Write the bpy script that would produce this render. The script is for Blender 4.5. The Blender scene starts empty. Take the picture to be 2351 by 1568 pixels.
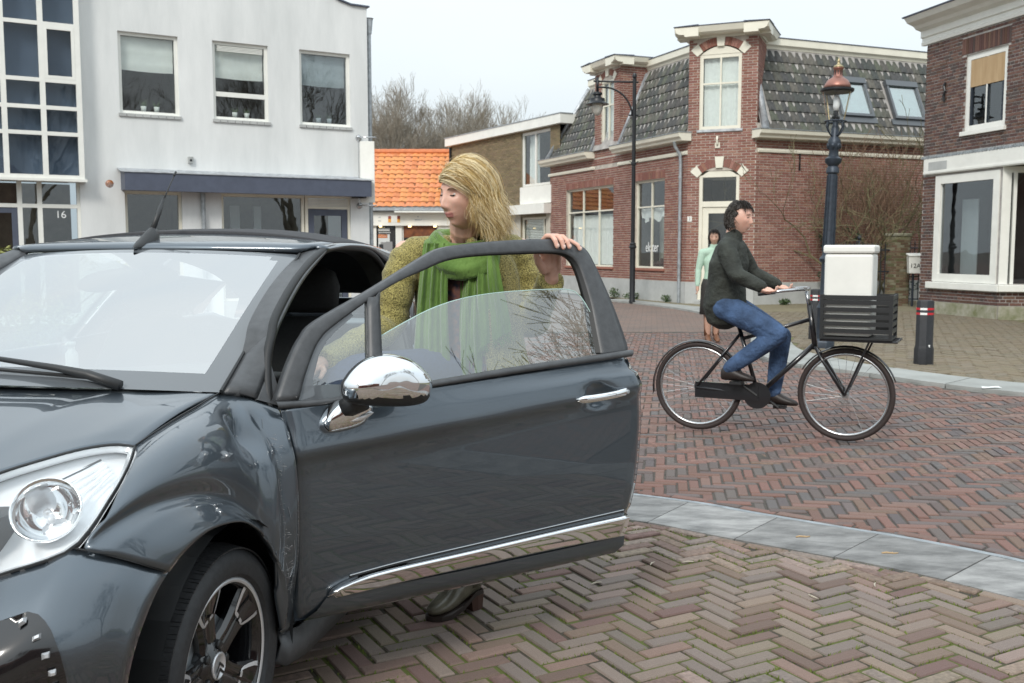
import bpy, bmesh, math, random
from mathutils import Vector, Matrix
random.seed(7)
R=math.radians
scene=bpy.context.scene
col=scene.collection
# ---------------------------------------------------------------- camera
cam_d=bpy.data.cameras.new('camera'); cam=bpy.data.objects.new('camera',cam_d); col.objects.link(cam)
cam.location=(0,0,1.38); cam.rotation_euler=(R(90-5.25),0,0)
cam_d.sensor_width=36; cam_d.lens=36*2285/2351; cam_d.clip_end=2000; cam_d.clip_start=.05
cam_d.dof.use_dof=True; cam_d.dof.focus_distance=3.4; cam_d.dof.aperture_fstop=9
scene.camera=cam
# ---------------------------------------------------------------- world / sun
SUN_EL=R(38); SUN_AZ=Vector((-.35,-.94))       # the sun stands behind the camera, to its left
w=bpy.data.worlds.new('World'); scene.world=w; w.use_nodes=True
nt=w.node_tree; nt.nodes.clear()
wo=nt.nodes.new('ShaderNodeOutputWorld'); bg=nt.nodes.new('ShaderNodeBackground')
sky=nt.nodes.new('ShaderNodeTexSky'); sky.sky_type='NISHITA'; sky.sun_disc=False
sky.sun_elevation=SUN_EL; sky.sun_rotation=math.atan2(SUN_AZ.x,SUN_AZ.y); sky.dust_density=4; sky.air_density=1.2
# overcast: the clear sky is mostly hidden by an even sheet of thin cloud
tc=nt.nodes.new('ShaderNodeTexCoord'); nz=nt.nodes.new('ShaderNodeTexNoise'); nz.inputs['Scale'].default_value=1.6; nz.inputs['Detail'].default_value=5
mp=nt.nodes.new('ShaderNodeMapping'); mp.inputs['Scale'].default_value=(1,1,2.5)
rp=nt.nodes.new('ShaderNodeValToRGB'); rp.color_ramp.elements[0].position=.3; rp.color_ramp.elements[0].color=(7.7,8.75,9.45,1)
rp.color_ramp.elements[1].position=.75; rp.color_ramp.elements[1].color=(8.9,9.55,9.8,1)
mx=nt.nodes.new('ShaderNodeMixRGB'); mx.inputs[0].default_value=.9
nt.links.new(tc.outputs['Generated'],mp.inputs[0]); nt.links.new(mp.outputs[0],nz.inputs['Vector']); nt.links.new(nz.outputs['Fac'],rp.inputs[0])
nt.links.new(sky.outputs[0],mx.inputs[1]); nt.links.new(rp.outputs[0],mx.inputs[2]); nt.links.new(mx.outputs[0],bg.inputs[0])
# standard overcast sky: luminance rises from the horizon to the zenith
sx=nt.nodes.new('ShaderNodeSeparateXYZ'); nt.links.new(tc.outputs['Generated'],sx.inputs[0])
mr=nt.nodes.new('ShaderNodeMapRange'); mr.inputs[1].default_value=0; mr.inputs[2].default_value=1; mr.inputs[3].default_value=.069; mr.inputs[4].default_value=.150; nt.links.new(sx.outputs['Z'],mr.inputs[0]); nt.links.new(mr.outputs[0],bg.inputs[1])
nt.links.new(bg.outputs[0],wo.inputs[0])
sd=bpy.data.lights.new('sun','SUN'); sd.energy=1.5; sd.angle=R(14); sd.color=(1,.96,.9)
so=bpy.data.objects.new('sun',sd); col.objects.link(so)
sv=Vector((SUN_AZ.x*math.cos(SUN_EL),SUN_AZ.y*math.cos(SUN_EL),math.sin(SUN_EL)))
so.rotation_euler=sv.to_track_quat('Z','Y').to_euler(); so.location=(0,-20,30)
vs=scene.view_settings; vs.view_transform='Standard'; vs.look='None'; vs.gamma=1; vs.use_curve_mapping=False; vs.exposure=.43
scene.render.resolution_x=1024; scene.render.resolution_y=683
# ---------------------------------------------------------------- helpers
def V(*a): return Vector(a)
class MB:
    """collects faces; build() links them as one mesh object"""
    def __init__(s): s.v=[]; s.f=[]; s.c=[]; s.m=[]
    def add(s,vs,fs,c=None,m=0):
        o=len(s.v); s.v+= [tuple(p) for p in vs]
        for q in fs: s.f.append(tuple(i+o for i in q)); s.c.append(c); s.m.append(m)
    def box(s,lo,hi,c=None,m=0):
        (x0,y0,z0),(x1,y1,z1)=lo,hi
        s.hexa([(x0,y0,z0),(x1,y0,z0),(x1,y1,z0),(x0,y1,z0),(x0,y0,z1),(x1,y0,z1),(x1,y1,z1),(x0,y1,z1)],c,m)
    def hexa(s,p,c=None,m=0):
        s.add(p,[(0,3,2,1),(4,5,6,7),(0,1,5,4),(1,2,6,5),(2,3,7,6),(3,0,4,7)],c,m)
    def cbox(s,ctr,dim,rz=0,c=None,m=0):
        cs,sn=math.cos(rz),math.sin(rz); a,b,h=dim[0]/2,dim[1]/2,dim[2]/2
        p=[]
        for z in (-h,h):
            for x,y in ((-a,-b),(a,-b),(a,b),(-a,b)): p.append((ctr[0]+x*cs-y*sn,ctr[1]+x*sn+y*cs,ctr[2]+z))
        s.hexa(p,c,m)
    def prism(s,poly,ax,d0,d1,c=None,m=0):
        """poly: 2-D points; ax(u,v,w)->point ; extruded w=d0..d1"""
        n=len(poly); vs=[ax(x,y,d0) for x,y in poly]+[ax(x,y,d1) for x,y in poly]
        s.add(vs,[tuple(range(n))[::-1],tuple(range(n,2*n))]+[(i,(i+1)%n,n+(i+1)%n,n+i) for i in range(n)],c,m)
    def grid(s,rows,closed=False,c=None,m=0,capa=False,capb=False):
        n=len(rows[0]); vs=[p for r_ in rows for p in r_]; fs=[]
        for i in range(len(rows)-1):
            for j in range(n if closed else n-1):
                k=(j+1)%n; fs.append((i*n+j,i*n+k,(i+1)*n+k,(i+1)*n+j))
        if capa: fs.append(tuple(range(n))[::-1])
        if capb: fs.append(tuple(range((len(rows)-1)*n,len(rows)*n)))
        s.add(vs,fs,c,m)
    def lathe(s,prof,ctr=(0,0,0),n=20,c=None,m=0,M=None,capa=True,capb=True):
        rows=[]
        for r_,z in prof:
            row=[]
            for i in range(n):
                a=2*math.pi*i/n; p=Vector((r_*math.cos(a),r_*math.sin(a),z))
                if M: p=M@p
                row.append(tuple(p+Vector(ctr)))
            rows.append(row)
        s.grid(rows,True,c,m,capa,capb)
    def tube(s,pts,rad,n=8,c=None,m=0,cap=True):
        pts=[Vector(p) for p in pts]; rows=[]
        if not hasattr(rad,'__len__'): rad=[rad]*len(pts)
        up=None
        for i,p in enumerate(pts):
            t=(pts[min(i+1,len(pts)-1)]-pts[max(i-1,0)])
            if t.length<1e-9: t=Vector((0,0,1))
            t.normalize()
            if up is None:
                up=t.orthogonal().normalized()
            up=(up-t*up.dot(t))
            if up.length<1e-6: up=t.orthogonal()
            up.normalize(); sd_=t.cross(up)
            rows.append([tuple(p+(up*math.cos(2*math.pi*k/n)+sd_*math.sin(2*math.pi*k/n))*rad[i]) for k in range(n)])
        s.grid(rows,True,c,m,cap,cap)
    def mesh(s,name,mats,smooth=False,autosmooth=None):
        me=bpy.data.meshes.new(name); me.from_pydata(s.v,[],s.f)
        if not isinstance(mats,(list,tuple)): mats=[mats]
        for m_ in mats: me.materials.append(m_)
        me.polygons.foreach_set('material_index',s.m)
        if any(c is not None for c in s.c):
            at=me.color_attributes.new('col','FLOAT_COLOR','CORNER'); buf=[]
            for q,c in zip(s.f,s.c):
                cc=list(c or (.5,.5,.5))+[1]; buf+=cc*len(q)
            at.data.foreach_set('color',buf)
        bm=bmesh.new(); bm.from_mesh(me); bmesh.ops.recalc_face_normals(bm,faces=bm.faces); bm.to_mesh(me); bm.free()
        if smooth: me.shade_smooth()
        if autosmooth is not None:
            me.shade_smooth(); me.set_sharp_from_angle(angle=R(autosmooth))
        me.update(); return me
    def build(s,name,mats,parent=None,smooth=False,autosmooth=None,bevel=0,subsurf=0,solid=0):
        o=bpy.data.objects.new(name,s.mesh(name,mats,smooth,autosmooth)); col.objects.link(o); o.parent=parent
        if solid: md=o.modifiers.new('solid','SOLIDIFY'); md.thickness=solid; md.offset=-1
        if bevel: md=o.modifiers.new('bevel','BEVEL'); md.width=bevel; md.segments=2; md.limit_method='ANGLE'; md.angle_limit=R(40)
        if subsurf: md=o.modifiers.new('sub','SUBSURF'); md.levels=subsurf; md.render_levels=subsurf
        return o
def empty(name,loc=(0,0,0),rz=0):
    o=bpy.data.objects.new(name,None); o.empty_display_size=.2; col.objects.link(o); o.location=loc; o.rotation_euler=(0,0,rz); return o
def tag(o,label=None,cat=None,group=None,kind=None):
    if label: o['label']=label
    if cat: o['category']=cat
    if group: o['group']=group
    if kind: o['kind']=kind
    return o
def copy_tree(o,parent=None,keep=True):
    c=o.copy(); col.objects.link(c); c.parent=parent
    for ch in [x for x in bpy.data.objects if x.parent==o]: copy_tree(ch,c)
    return c
def lerp(a,b,t): return a+(b-a)*t
def crom(P,n,closed=False):
    """Catmull-Rom through P, n points per span"""
    P=[Vector(p) for p in P]; out=[]; m=len(P)
    for i in range(m if closed else m-1):
        if closed: p0,p1,p2,p3=P[i-1],P[i],P[(i+1)%m],P[(i+2)%m]
        else:
            p1,p2=P[i],P[i+1]; p0=P[i-1] if i>0 else p1*2-p2; p3=P[i+2] if i+2<m else p2*2-p1
        for k in range(n):
            t=k/n; out.append(.5*((2*p1)+(p2-p0)*t+(2*p0-5*p1+4*p2-p3)*t*t+(3*p1-p0-3*p2+p3)*t**3))
    if not closed: out.append(P[-1])
    return out
def resample(P,n):
    """n+1 points evenly by length along polyline P"""
    P=[Vector(p) for p in P]; L=[0]
    for a,b in zip(P,P[1:]): L.append(L[-1]+(b-a).length)
    out=[];j=0
    for i in range(n+1):
        t=L[-1]*i/n
        while j<len(P)-2 and L[j+1]<t: j+=1
        d=L[j+1]-L[j]; out.append(P[j].lerp(P[j+1],(t-L[j])/d if d>1e-12 else 0))
    return out
def curve(P,n): return resample(crom(P,12),n)
# ---------------------------------------------------------------- materials
def mat(name,base,rough=.6,metal=0,var=.0,vscale=6,bump=0,bscale=40,attr=False,coat=0,spec=.5,base2=None,detail=4,stretch=None,emit=0,trans=0,sheen=0,sss=0,objrand=0):
    m=bpy.data.materials.new(name); m.use_nodes=True; N=m.node_tree.nodes; K=m.node_tree.links; b=N['Principled BSDF']
    b.inputs['Base Color'].default_value=(*base,1); b.inputs['Roughness'].default_value=rough; b.inputs['Metallic'].default_value=metal
    b.inputs['Specular IOR Level'].default_value=spec
    if coat: b.inputs['Coat Weight'].default_value=coat; b.inputs['Coat Roughness'].default_value=.04
    if sheen: b.inputs['Sheen Weight'].default_value=sheen; b.inputs['Sheen Roughness'].default_value=.4
    if sss: b.inputs['Subsurface Weight'].default_value=sss; b.inputs['Subsurface Radius'].default_value=(.012,.005,.003)
    tcn=N.new('ShaderNodeTexCoord'); vec=tcn.outputs['Object']
    if stretch:
        mp_=N.new('ShaderNodeMapping'); mp_.inputs['Scale'].default_value=stretch; K.new(vec,mp_.inputs[0]); vec=mp_.outputs[0]
    src=None
    if attr:
        at=N.new('ShaderNodeAttribute'); at.attribute_name='col'; src=at.outputs['Color']
    if var or base2:
        nz_=N.new('ShaderNodeTexNoise'); nz_.inputs['Scale'].default_value=vscale; nz_.inputs['Detail'].default_value=detail; nz_.inputs['Roughness'].default_value=.65
        K.new(vec,nz_.inputs['Vector'])
        r_=N.new('ShaderNodeValToRGB'); K.new(nz_.outputs['Fac'],r_.inputs[0]); r_.color_ramp.elements[0].position=.32; r_.color_ramp.elements[1].position=.68
        if attr:
            r_.color_ramp.elements[0].color=(1-var,1-var,1-var,1); r_.color_ramp.elements[1].color=(1+var,1+var,1+var,1)
            mu=N.new('ShaderNodeMixRGB'); mu.blend_type='MULTIPLY'; mu.inputs[0].default_value=1; K.new(src,mu.inputs[1]); K.new(r_.outputs[0],mu.inputs[2]); src=mu.outputs[0]
        else:
            b2=base2 or tuple(min(1,x*(1+var)) for x in base); b1=base if base2 else tuple(x*(1-var) for x in base)
            r_.color_ramp.elements[0].color=(*b1,1); r_.color_ramp.elements[1].color=(*b2,1); src=r_.outputs[0]
    if objrand:
        oi=N.new('ShaderNodeObjectInfo'); hv=N.new('ShaderNodeHueSaturation'); ma=N.new('ShaderNodeMapRange'); ma.inputs[3].default_value=1-objrand; ma.inputs[4].default_value=1+objrand
        K.new(oi.outputs['Random'],ma.inputs[0]); K.new(ma.outputs[0],hv.inputs['Value'])
        if src: K.new(src,hv.inputs['Color'])
        else: hv.inputs['Color'].default_value=(*base,1)
        src=hv.outputs[0]
    if src: K.new(src,b.inputs['Base Color'])
    if bump:
        nb=N.new('ShaderNodeTexNoise'); nb.inputs['Scale'].default_value=bscale; nb.inputs['Detail'].default_value=5; K.new(vec,nb.inputs['Vector'])
        bp=N.new('ShaderNodeBump'); bp.inputs['Strength'].default_value=bump; bp.inputs['Distance'].default_value=.01; K.new(nb.outputs['Fac'],bp.inputs['Height']); K.new(bp.outputs[0],b.inputs['Normal'])
    if trans: b.inputs['Transmission Weight'].default_value=trans
    if emit: b.inputs['Emission Color'].default_value=(*base,1); b.inputs['Emission Strength'].default_value=emit
    return m
def glass(name,tint=(.9,.95,.94),refl=.06,rough=0.0,ior=1.5,boost=1.0,ripple=0):
    """thin pane: see-through plus a Fresnel mirror"""
    m=bpy.data.materials.new(name); m.use_nodes=True; N=m.node_tree.nodes; K=m.node_tree.links; N.clear()
    o=N.new('ShaderNodeOutputMaterial'); t=N.new('ShaderNodeBsdfTransparent'); g=N.new('ShaderNodeBsdfGlossy'); x=N.new('ShaderNodeMixShader'); fr=N.new('ShaderNodeFresnel')
    t.inputs[0].default_value=(*tint,1); g.inputs['Roughness'].default_value=rough; fr.inputs[0].default_value=ior
    ma=N.new('ShaderNodeMath'); ma.operation='MULTIPLY_ADD'; ma.inputs[1].default_value=boost; ma.inputs[2].default_value=refl; ma.use_clamp=True
    gm_=N.new('ShaderNodeNewGeometry'); mi=N.new('ShaderNodeMapRange'); mi.inputs[3].default_value=ior; mi.inputs[4].default_value=1/ior; K.new(gm_.outputs['Backfacing'],mi.inputs[0]); K.new(mi.outputs[0],fr.inputs[0])
    K.new(fr.outputs[0],ma.inputs[0]); K.new(ma.outputs[0],x.inputs[0]); K.new(t.outputs[0],x.inputs[1]); K.new(g.outputs[0],x.inputs[2]); K.new(x.outputs[0],o.inputs[0])
    if ripple:
        tcn=N.new('ShaderNodeTexCoord'); nb=N.new('ShaderNodeTexNoise'); nb.inputs['Scale'].default_value=1.7; K.new(tcn.outputs['Object'],nb.inputs['Vector'])
        bp=N.new('ShaderNodeBump'); bp.inputs['Strength'].default_value=ripple; bp.inputs['Distance'].default_value=.05; K.new(nb.outputs['Fac'],bp.inputs['Height']); K.new(bp.outputs[0],g.inputs['Normal'])
    return m
M={}
M['white_paint']=mat('white_paint',(.78,.78,.73),.45,var=.05,vscale=3)
M['cream_paint']=mat('cream_paint',(.74,.71,.60),.45,var=.05,vscale=3)
M['stucco']=mat('stucco',(.60,.617,.61),.85,base2=(.755,.767,.757),vscale=1.5,bump=.15,bscale=60,detail=10,stretch=(1,1,.22))
M['mortar']=mat('mortar',(.47,.425,.37),.95,var=.2,vscale=8)
M['mortar_dark']=mat('mortar_dark',(.36,.34,.32),.95,var=.25,vscale=5)
M['brick']=mat('brick',(.3,.1,.07),.9,attr=True,var=.18,vscale=30,bump=.2,bscale=90)
M['paver']=mat('paver',(.2,.12,.1),.85,attr=True,var=.28,vscale=45,bump=.35,bscale=160)
M['tile']=mat('tile',(.07,.07,.065),.85,attr=True,var=.35,vscale=9,bump=.25,bscale=60)
M['tile_orange']=mat('tile_orange',(.6,.18,.05),.6,attr=True,var=.15,vscale=6)
M['glass']=glass('window_glass',(.95,.97,.965),.02,boost=1.1,ripple=.012)
M['dark_glass']=glass('dark_window_glass',(.78,.82,.84),.05,boost=1.3,ripple=.03)
M['window_grey']=mat('window_grey',(.13,.14,.15),.45,.4)
M['bay_glass']=glass('bay_glass',(.55,.60,.66),.0,boost=.9,ripple=.03)
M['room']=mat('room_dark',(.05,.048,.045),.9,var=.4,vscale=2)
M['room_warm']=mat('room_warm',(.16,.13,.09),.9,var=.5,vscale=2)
M['curtain']=mat('curtain',(.78,.80,.78),.9,var=.06,vscale=12)
M['blind']=mat('blind',(.72,.74,.71),.85,var=.04)
M['zinc']=mat('zinc',(.38,.41,.43),.5,.6,var=.25,vscale=10)
M['lead']=mat('lead',(.42,.44,.46),.55,.5,var=.3,vscale=8)
M['slate_blue']=mat('slate_blue',(.075,.088,.125),.5,var=.1)
M['black_metal']=mat('black_metal',(.02,.022,.025),.4,.3,var=.2,vscale=20)
M['blue_metal']=mat('blue_black_metal',(.035,.045,.06),.45,.4,var=.25,vscale=15)
M['concrete']=mat('concrete',(.36,.37,.36),.9,var=.2,vscale=3,bump=.2,bscale=50)
M['plinth']=mat('plinth_render',(.42,.43,.42),.9,var=.12,vscale=2.5,bump=.15,bscale=60)
M['mossy']=mat('mossy_concrete',(.40,.38,.32),.95,base2=(.17,.18,.09),vscale=5,bump=.3,bscale=50,detail=8)
M['wood_raw']=mat('plywood',(.50,.36,.21),.8,base2=(.38,.25,.13),vscale=9,stretch=(1,1,.12))
M['copper']=mat('copper',(.36,.17,.13),.42,.75,base2=(.24,.12,.10),vscale=8)
M['brass']=mat('brass',(.42,.34,.2),.4,.9)
M['amber']=mat('amber_lens',(.75,.22,.02),.2,coat=.6)
M['letter_white']=mat('letter_white',(.85,.86,.85),.6)
M['bark']=mat('bark',(.22,.195,.155),.95,var=.3,vscale=5)
M['bark_green']=mat('bark_green',(.17,.15,.075),.95,base2=(.11,.10,.06),vscale=8)
M['twig']=mat('twig',(.20,.13,.085),.9,var=.2)
M['leaf']=mat('leaf',(.05,.085,.025),.6,var=.35,vscale=14)
M['ivy']=mat('ivy',(.02,.045,.018),.5,var=.35,vscale=14)
M['moss']=mat('moss',(.12,.15,.03),.95,var=.4,vscale=40)
M['chrome']=mat('chrome',(.82,.83,.84),.04,1)
M['steel']=mat('steel',(.55,.56,.57),.25,1)
class F:
    """facade frame: point(s along, o outwards, z)"""
    def __init__(s,O,d,n): s.O=Vector((*O[:2],0)); s.d=Vector((d[0],d[1],0)).normalized(); s.n=Vector((n[0],n[1],0)).normalized()
    def p(s,a,o,z): return s.O+s.d*a+s.n*o+Vector((0,0,z))
    def box(s,mb,a0,a1,o0,o1,z0,z1,c=None,m=0):
        mb.hexa([s.p(a0,o0,z0),s.p(a1,o0,z0),s.p(a1,o1,z0),s.p(a0,o1,z0),s.p(a0,o0,z1),s.p(a1,o0,z1),s.p(a1,o1,z1),s.p(a0,o1,z1)],c,m)
    def sub(s,base): return F((s.O-Vector((*base[:2],0))),s.d,s.n)
# ================================================================ GROUND
def inpoly(x,y,P):
    c=False; j=len(P)-1
    for i in range(len(P)):
        xi,yi=P[i][0],P[i][1]; xj,yj=P[j][0],P[j][1]
        if (yi>y)!=(yj>y) and x<(xj-xi)*(y-yi)/(yj-yi)+xi: c=not c
        j=i
    return c
def inview(x,y,z=0,mg=.02):
    cp,sp=math.cos(R(5.25)),math.sin(R(5.25)); d=y*cp+(1.38-z)*sp
    if d<.3: return False
    u=x/d*2285/2351; v=((z-1.38)*cp+y*sp)/d*2285/2351
    return abs(u)<.5+mg and abs(v)<.3335+mg
def offset_line(P,o):
    out=[]
    for i,p in enumerate(P):
        t=(P[min(i+1,len(P)-1)]-P[max(i-1,0)]).normalized(); out.append(p+Vector((t.y,-t.x,0))*o)
    return out
near_up=crom([V(-4.2,6.5,0),V(-2.6,6.45,0),V(-.8,6.15,0),V(.2,5.78,0),V(.95,5.40,0),V(1.27,5.15,0),V(1.66,4.86,0),V(1.93,4.66,0),V(2.28,4.32,0),V(2.62,3.86,0),V(2.85,3.3,0),V(2.95,2.6,0),V(2.98,1.6,0),V(2.98,-3,0),V(2.98,-7,0)],10)
near_lo=offset_line(near_up,.52)      # the pavement side of the stone band
far_out=crom([V(-9,57,0),V(-.6,35.6,0),V(3.0,26.3,0),V(3.6,24.6,0),V(4.05,22.5,0),V(4.25,20,0),V(4.05,17,0),V(3.45,14.3,0),V(3.22,12.85,0),V(3.34,12.0,0),V(3.62,11.5,0),V(3.95,10.95,0),V(4.3,10.2,0),V(4.9,9.4,0),V(6.2,8.2,0),V(9,6.2,0),V(20,0,0)],10)
far_in=crom([V(-8.3,57.4,0),V(.05,36,0),V(3.55,26.5,0),V(4.25,24.6,0),V(4.95,22.6,0),V(5.08,19.6,0),V(4.62,16.7,0),V(4.2,15.0,0),V(3.95,13.4,0),V(4.17,12.05,0),V(4.47,11.3,0),V(4.83,10.62,0),V(5.3,10.05,0),V(5.75,9.65,0),V(6.75,8.72,0),V(9.45,6.75,0),V(20.5,.6,0)],10)
M['sand']=mat('joint_sand',(.055,.05,.045),.95,base2=(.10,.085,.06),vscale=25,detail=8)
def joint_mat(name,c1,c2,moss,thr):
    m=mat(name,c1,.95,base2=c2,vscale=22,detail=8,bump=.5,bscale=120); N=m.node_tree.nodes; K=m.node_tree.links; b=N['Principled BSDF']
    src=b.inputs['Base Color'].links[0].from_socket
    n=N.new('ShaderNodeTexNoise'); n.inputs['Scale'].default_value=5; n.inputs['Detail'].default_value=7; K.new(N['Texture Coordinate'].outputs['Object'],n.inputs['Vector'])
    r_=N.new('ShaderNodeValToRGB'); r_.color_ramp.elements[0].position=thr; r_.color_ramp.elements[1].position=thr+.12; K.new(n.outputs['Fac'],r_.inputs[0])
    x=N.new('ShaderNodeMixRGB'); K.new(r_.outputs[0],x.inputs[0]); K.new(src,x.inputs[1]); x.inputs[2].default_value=(*moss,1); K.new(x.outputs[0],b.inputs['Base Color']); return m
M['joint_moss']=joint_mat('joint_moss',(.032,.027,.02),(.075,.064,.042),(.085,.105,.02),.42)
M['joint_road']=joint_mat('joint_road',(.06,.052,.046),(.10,.088,.075),(.08,.08,.04),.66)
M['joint_far']=joint_mat('joint_far',(.12,.10,.06),(.16,.14,.09),(.14,.145,.05),.45)
M['slab']=mat('stone_slab',(.10,.10,.098),.75,base2=(.36,.355,.345),vscale=4.5,detail=14,bump=.3,bscale=120,stretch=(.7,1.7,1),objrand=.2)
M['slab_far']=mat('concrete_band',(.36,.37,.355),.9,base2=(.25,.255,.24),vscale=1.6,detail=9,bump=.15,bscale=70,objrand=.08)
M['far_brick_tex']=None
def sheet(name,pts,z,m):
    mb=MB(); mb.add([(p[0],p[1],z) for p in pts],[tuple(range(len(pts)))]); o=mb.build(name,m); o['kind']='structure'; return o
# the wide ground, then the road sheet, the two pavements
def brick_sheet_mat(name,ca,cb,cm,rot,bw=.21,bh=.07):
    m=bpy.data.materials.new(name); m.use_nodes=True; N=m.node_tree.nodes; K=m.node_tree.links; b=N['Principled BSDF']; b.inputs['Roughness'].default_value=.9
    t=N.new('ShaderNodeTexCoord'); mp_=N.new('ShaderNodeMapping'); mp_.inputs['Rotation'].default_value=(0,0,rot); K.new(t.outputs['Object'],mp_.inputs[0])
    br=N.new('ShaderNodeTexBrick'); br.inputs['Scale'].default_value=1; br.inputs['Brick Width'].default_value=bw; br.inputs['Row Height'].default_value=bh; br.inputs['Mortar Size'].default_value=.007
    br.inputs['Color1'].default_value=(*ca,1); br.inputs['Color2'].default_value=(*cb,1); br.inputs['Mortar'].default_value=(*cm,1); K.new(mp_.outputs[0],br.inputs[0])
    n=N.new('ShaderNodeTexNoise'); n.inputs['Scale'].default_value=1.2; n.inputs['Detail'].default_value=6; K.new(t.outputs['Object'],n.inputs['Vector'])
    r_=N.new('ShaderNodeValToRGB'); r_.color_ramp.elements[0].color=(.75,.75,.75,1); r_.color_ramp.elements[1].color=(1.25,1.25,1.2,1); K.new(n.outputs['Fac'],r_.inputs[0])
    x=N.new('ShaderNodeMixRGB'); x.blend_type='MULTIPLY'; x.inputs[0].default_value=1; K.new(br.outputs['Color'],x.inputs[1]); K.new(r_.outputs[0],x.inputs[2]); K.new(x.outputs[0],b.inputs['Base Color']); return m
M['road_far']=brick_sheet_mat('road_far_brick',(.21,.135,.11),(.15,.12,.11),(.10,.085,.07),R(8))
M['pave_far']=brick_sheet_mat('pavement_far_brick',(.215,.185,.12),(.18,.15,.10),(.13,.12,.06),R(-30))
ROAD_Y=17.
g=sheet('ground',[(-400,-200),(400,-200),(400,700),(-400,700)],-.06,mat('ground_far',(.14,.12,.10),.95,var=.2,vscale=.5))
# road: near part carries real bricks, far part is textured
road_poly=[p for p in near_up]+[V(20,-7,0)]+list(reversed([p for p in far_out if p.y<ROAD_Y]))+[V(-14,ROAD_Y,0),V(-14,6.5,0)]
road=sheet('road',[(-14,6.0),(-4.2,5.95)]+[(p.x-.02,p.y-.05) for p in near_up[1:-1]]+[(2.98,-7),(22,-7),(22,ROAD_Y),(-14,ROAD_Y)],-.0195,M['joint_road'])
road2=sheet('road',[(-60,ROAD_Y-.02),(30,ROAD_Y-.02),(30,120),(-60,120)],-.016,M['road_far'])
pav=sheet('pavement',[(-14,5.98)]+[(p.x,p.y) for p in near_lo]+[(2.4,-7),(-14,-7)],-.0065,M['joint_moss'])
fp=[p for p in far_in]+[V(60,0,0),V(60,60,0)]
fpav=sheet('pavement',[(p.x,p.y) for p in fp],.008,M['joint_far'])
fpav2=sheet('pavement',[(p.x-.0,p.y) for p in fp if p.y>=16.2]+[(60,16.2)],.0165,M['pave_far']) if False else None
road3=sheet('road',[(3.06,-60),(60,-60),(60,2.5),(3.06,2.5)],-.013,M['road_far']); road4=sheet('road',[(-60,-60),(3.0,-60),(3.0,-4.4),(-60,-4.4)],-.0125,M['road_far'])
# --- herringbone
def herring(n,W,rot,poly,box,off=(0,0)):
    cs,sn=math.cos(rot),math.sin(rot); L=n*W; seen=[]
    x0,x1,y0,y1=box; rr=max(abs(x0),abs(x1),abs(y0),abs(y1))*1.5; cx,cy=(x0+x1)/2,(y0+y1)/2; k=int(max(x1-x0,y1-y0)*.75/W)+2
    for i in range(-k,k):
        for j in range(-k,k):
            t=(i-j)%(2*n)
            if t==0: a,b,hz=(i+n/2)*W,(j+.5)*W,True
            elif t==2*n-1: a,b,hz=(i+.5)*W,(j+n/2)*W,False
            else: continue
            x=cx+a*cs-b*sn; y=cy+a*sn+b*cs
            if x<x0 or x>x1 or y<y0 or y>y1: continue
            if poly(x,y): seen.append((x,y,rot if hz else rot+math.pi/2))
    return seen
def paver_mesh(c,name):
    mb=MB(); k=.5; q=.455; qy=.40; h=.5; zt=.40
    lo=[(-k,-k,-h),(k,-k,-h),(k,k,-h),(-k,k,-h)]; md=[(-k,-k,zt),(k,-k,zt),(k,k,zt),(-k,k,zt)]; tp=[(-q*1.05,-qy*1.08,h),(q*1.05,-qy*1.08,h),(q*1.05,qy*1.08,h),(-q*1.05,qy*1.08,h)]
    mb.add(lo+md+tp,[(i,(i+1)%4,4+(i+1)%4,4+i) for i in range(4)]+[(4+i,4+(i+1)%4,8+(i+1)%4,8+i) for i in range(4)]+[(8,9,10,11)],c)
    return mb.mesh(name,M['paver'])
def joined(mb,x,y,z,L,W,h,rot,c,tilt=(0,0),chamf=True):
    cs,sn=math.cos(rot),math.sin(rot); a,b=L/2,W/2; ch=.005
    def P(u,v,zz): return (x+u*cs-v*sn,y+u*sn+v*cs,zz+tilt[0]*u+tilt[1]*v)
    md=[P(-a,-b,z-ch),P(a,-b,z-ch),P(a,b,z-ch),P(-a,b,z-ch)]; lo=[P(-a,-b,z-h),P(a,-b,z-h),P(a,b,z-h),P(-a,b,z-h)]
    if chamf:
        tp=[P(-a+ch,-b+ch,z),P(a-ch,-b+ch,z),P(a-ch,b-ch,z),P(-a+ch,b-ch,z)]
        mb.add(lo+md+tp,[(i,(i+1)%4,4+(i+1)%4,4+i) for i in range(4)]+[(4+i,4+(i+1)%4,8+(i+1)%4,8+i) for i in range(4)]+[(8,9,10,11)],c)
    else:
        md=[(p[0],p[1],p[2]+ch) for p in md]; mb.add(lo+md,[(i,(i+1)%4,4+(i+1)%4,4+i) for i in range(4)]+[(4,5,6,7)],c)
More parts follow.
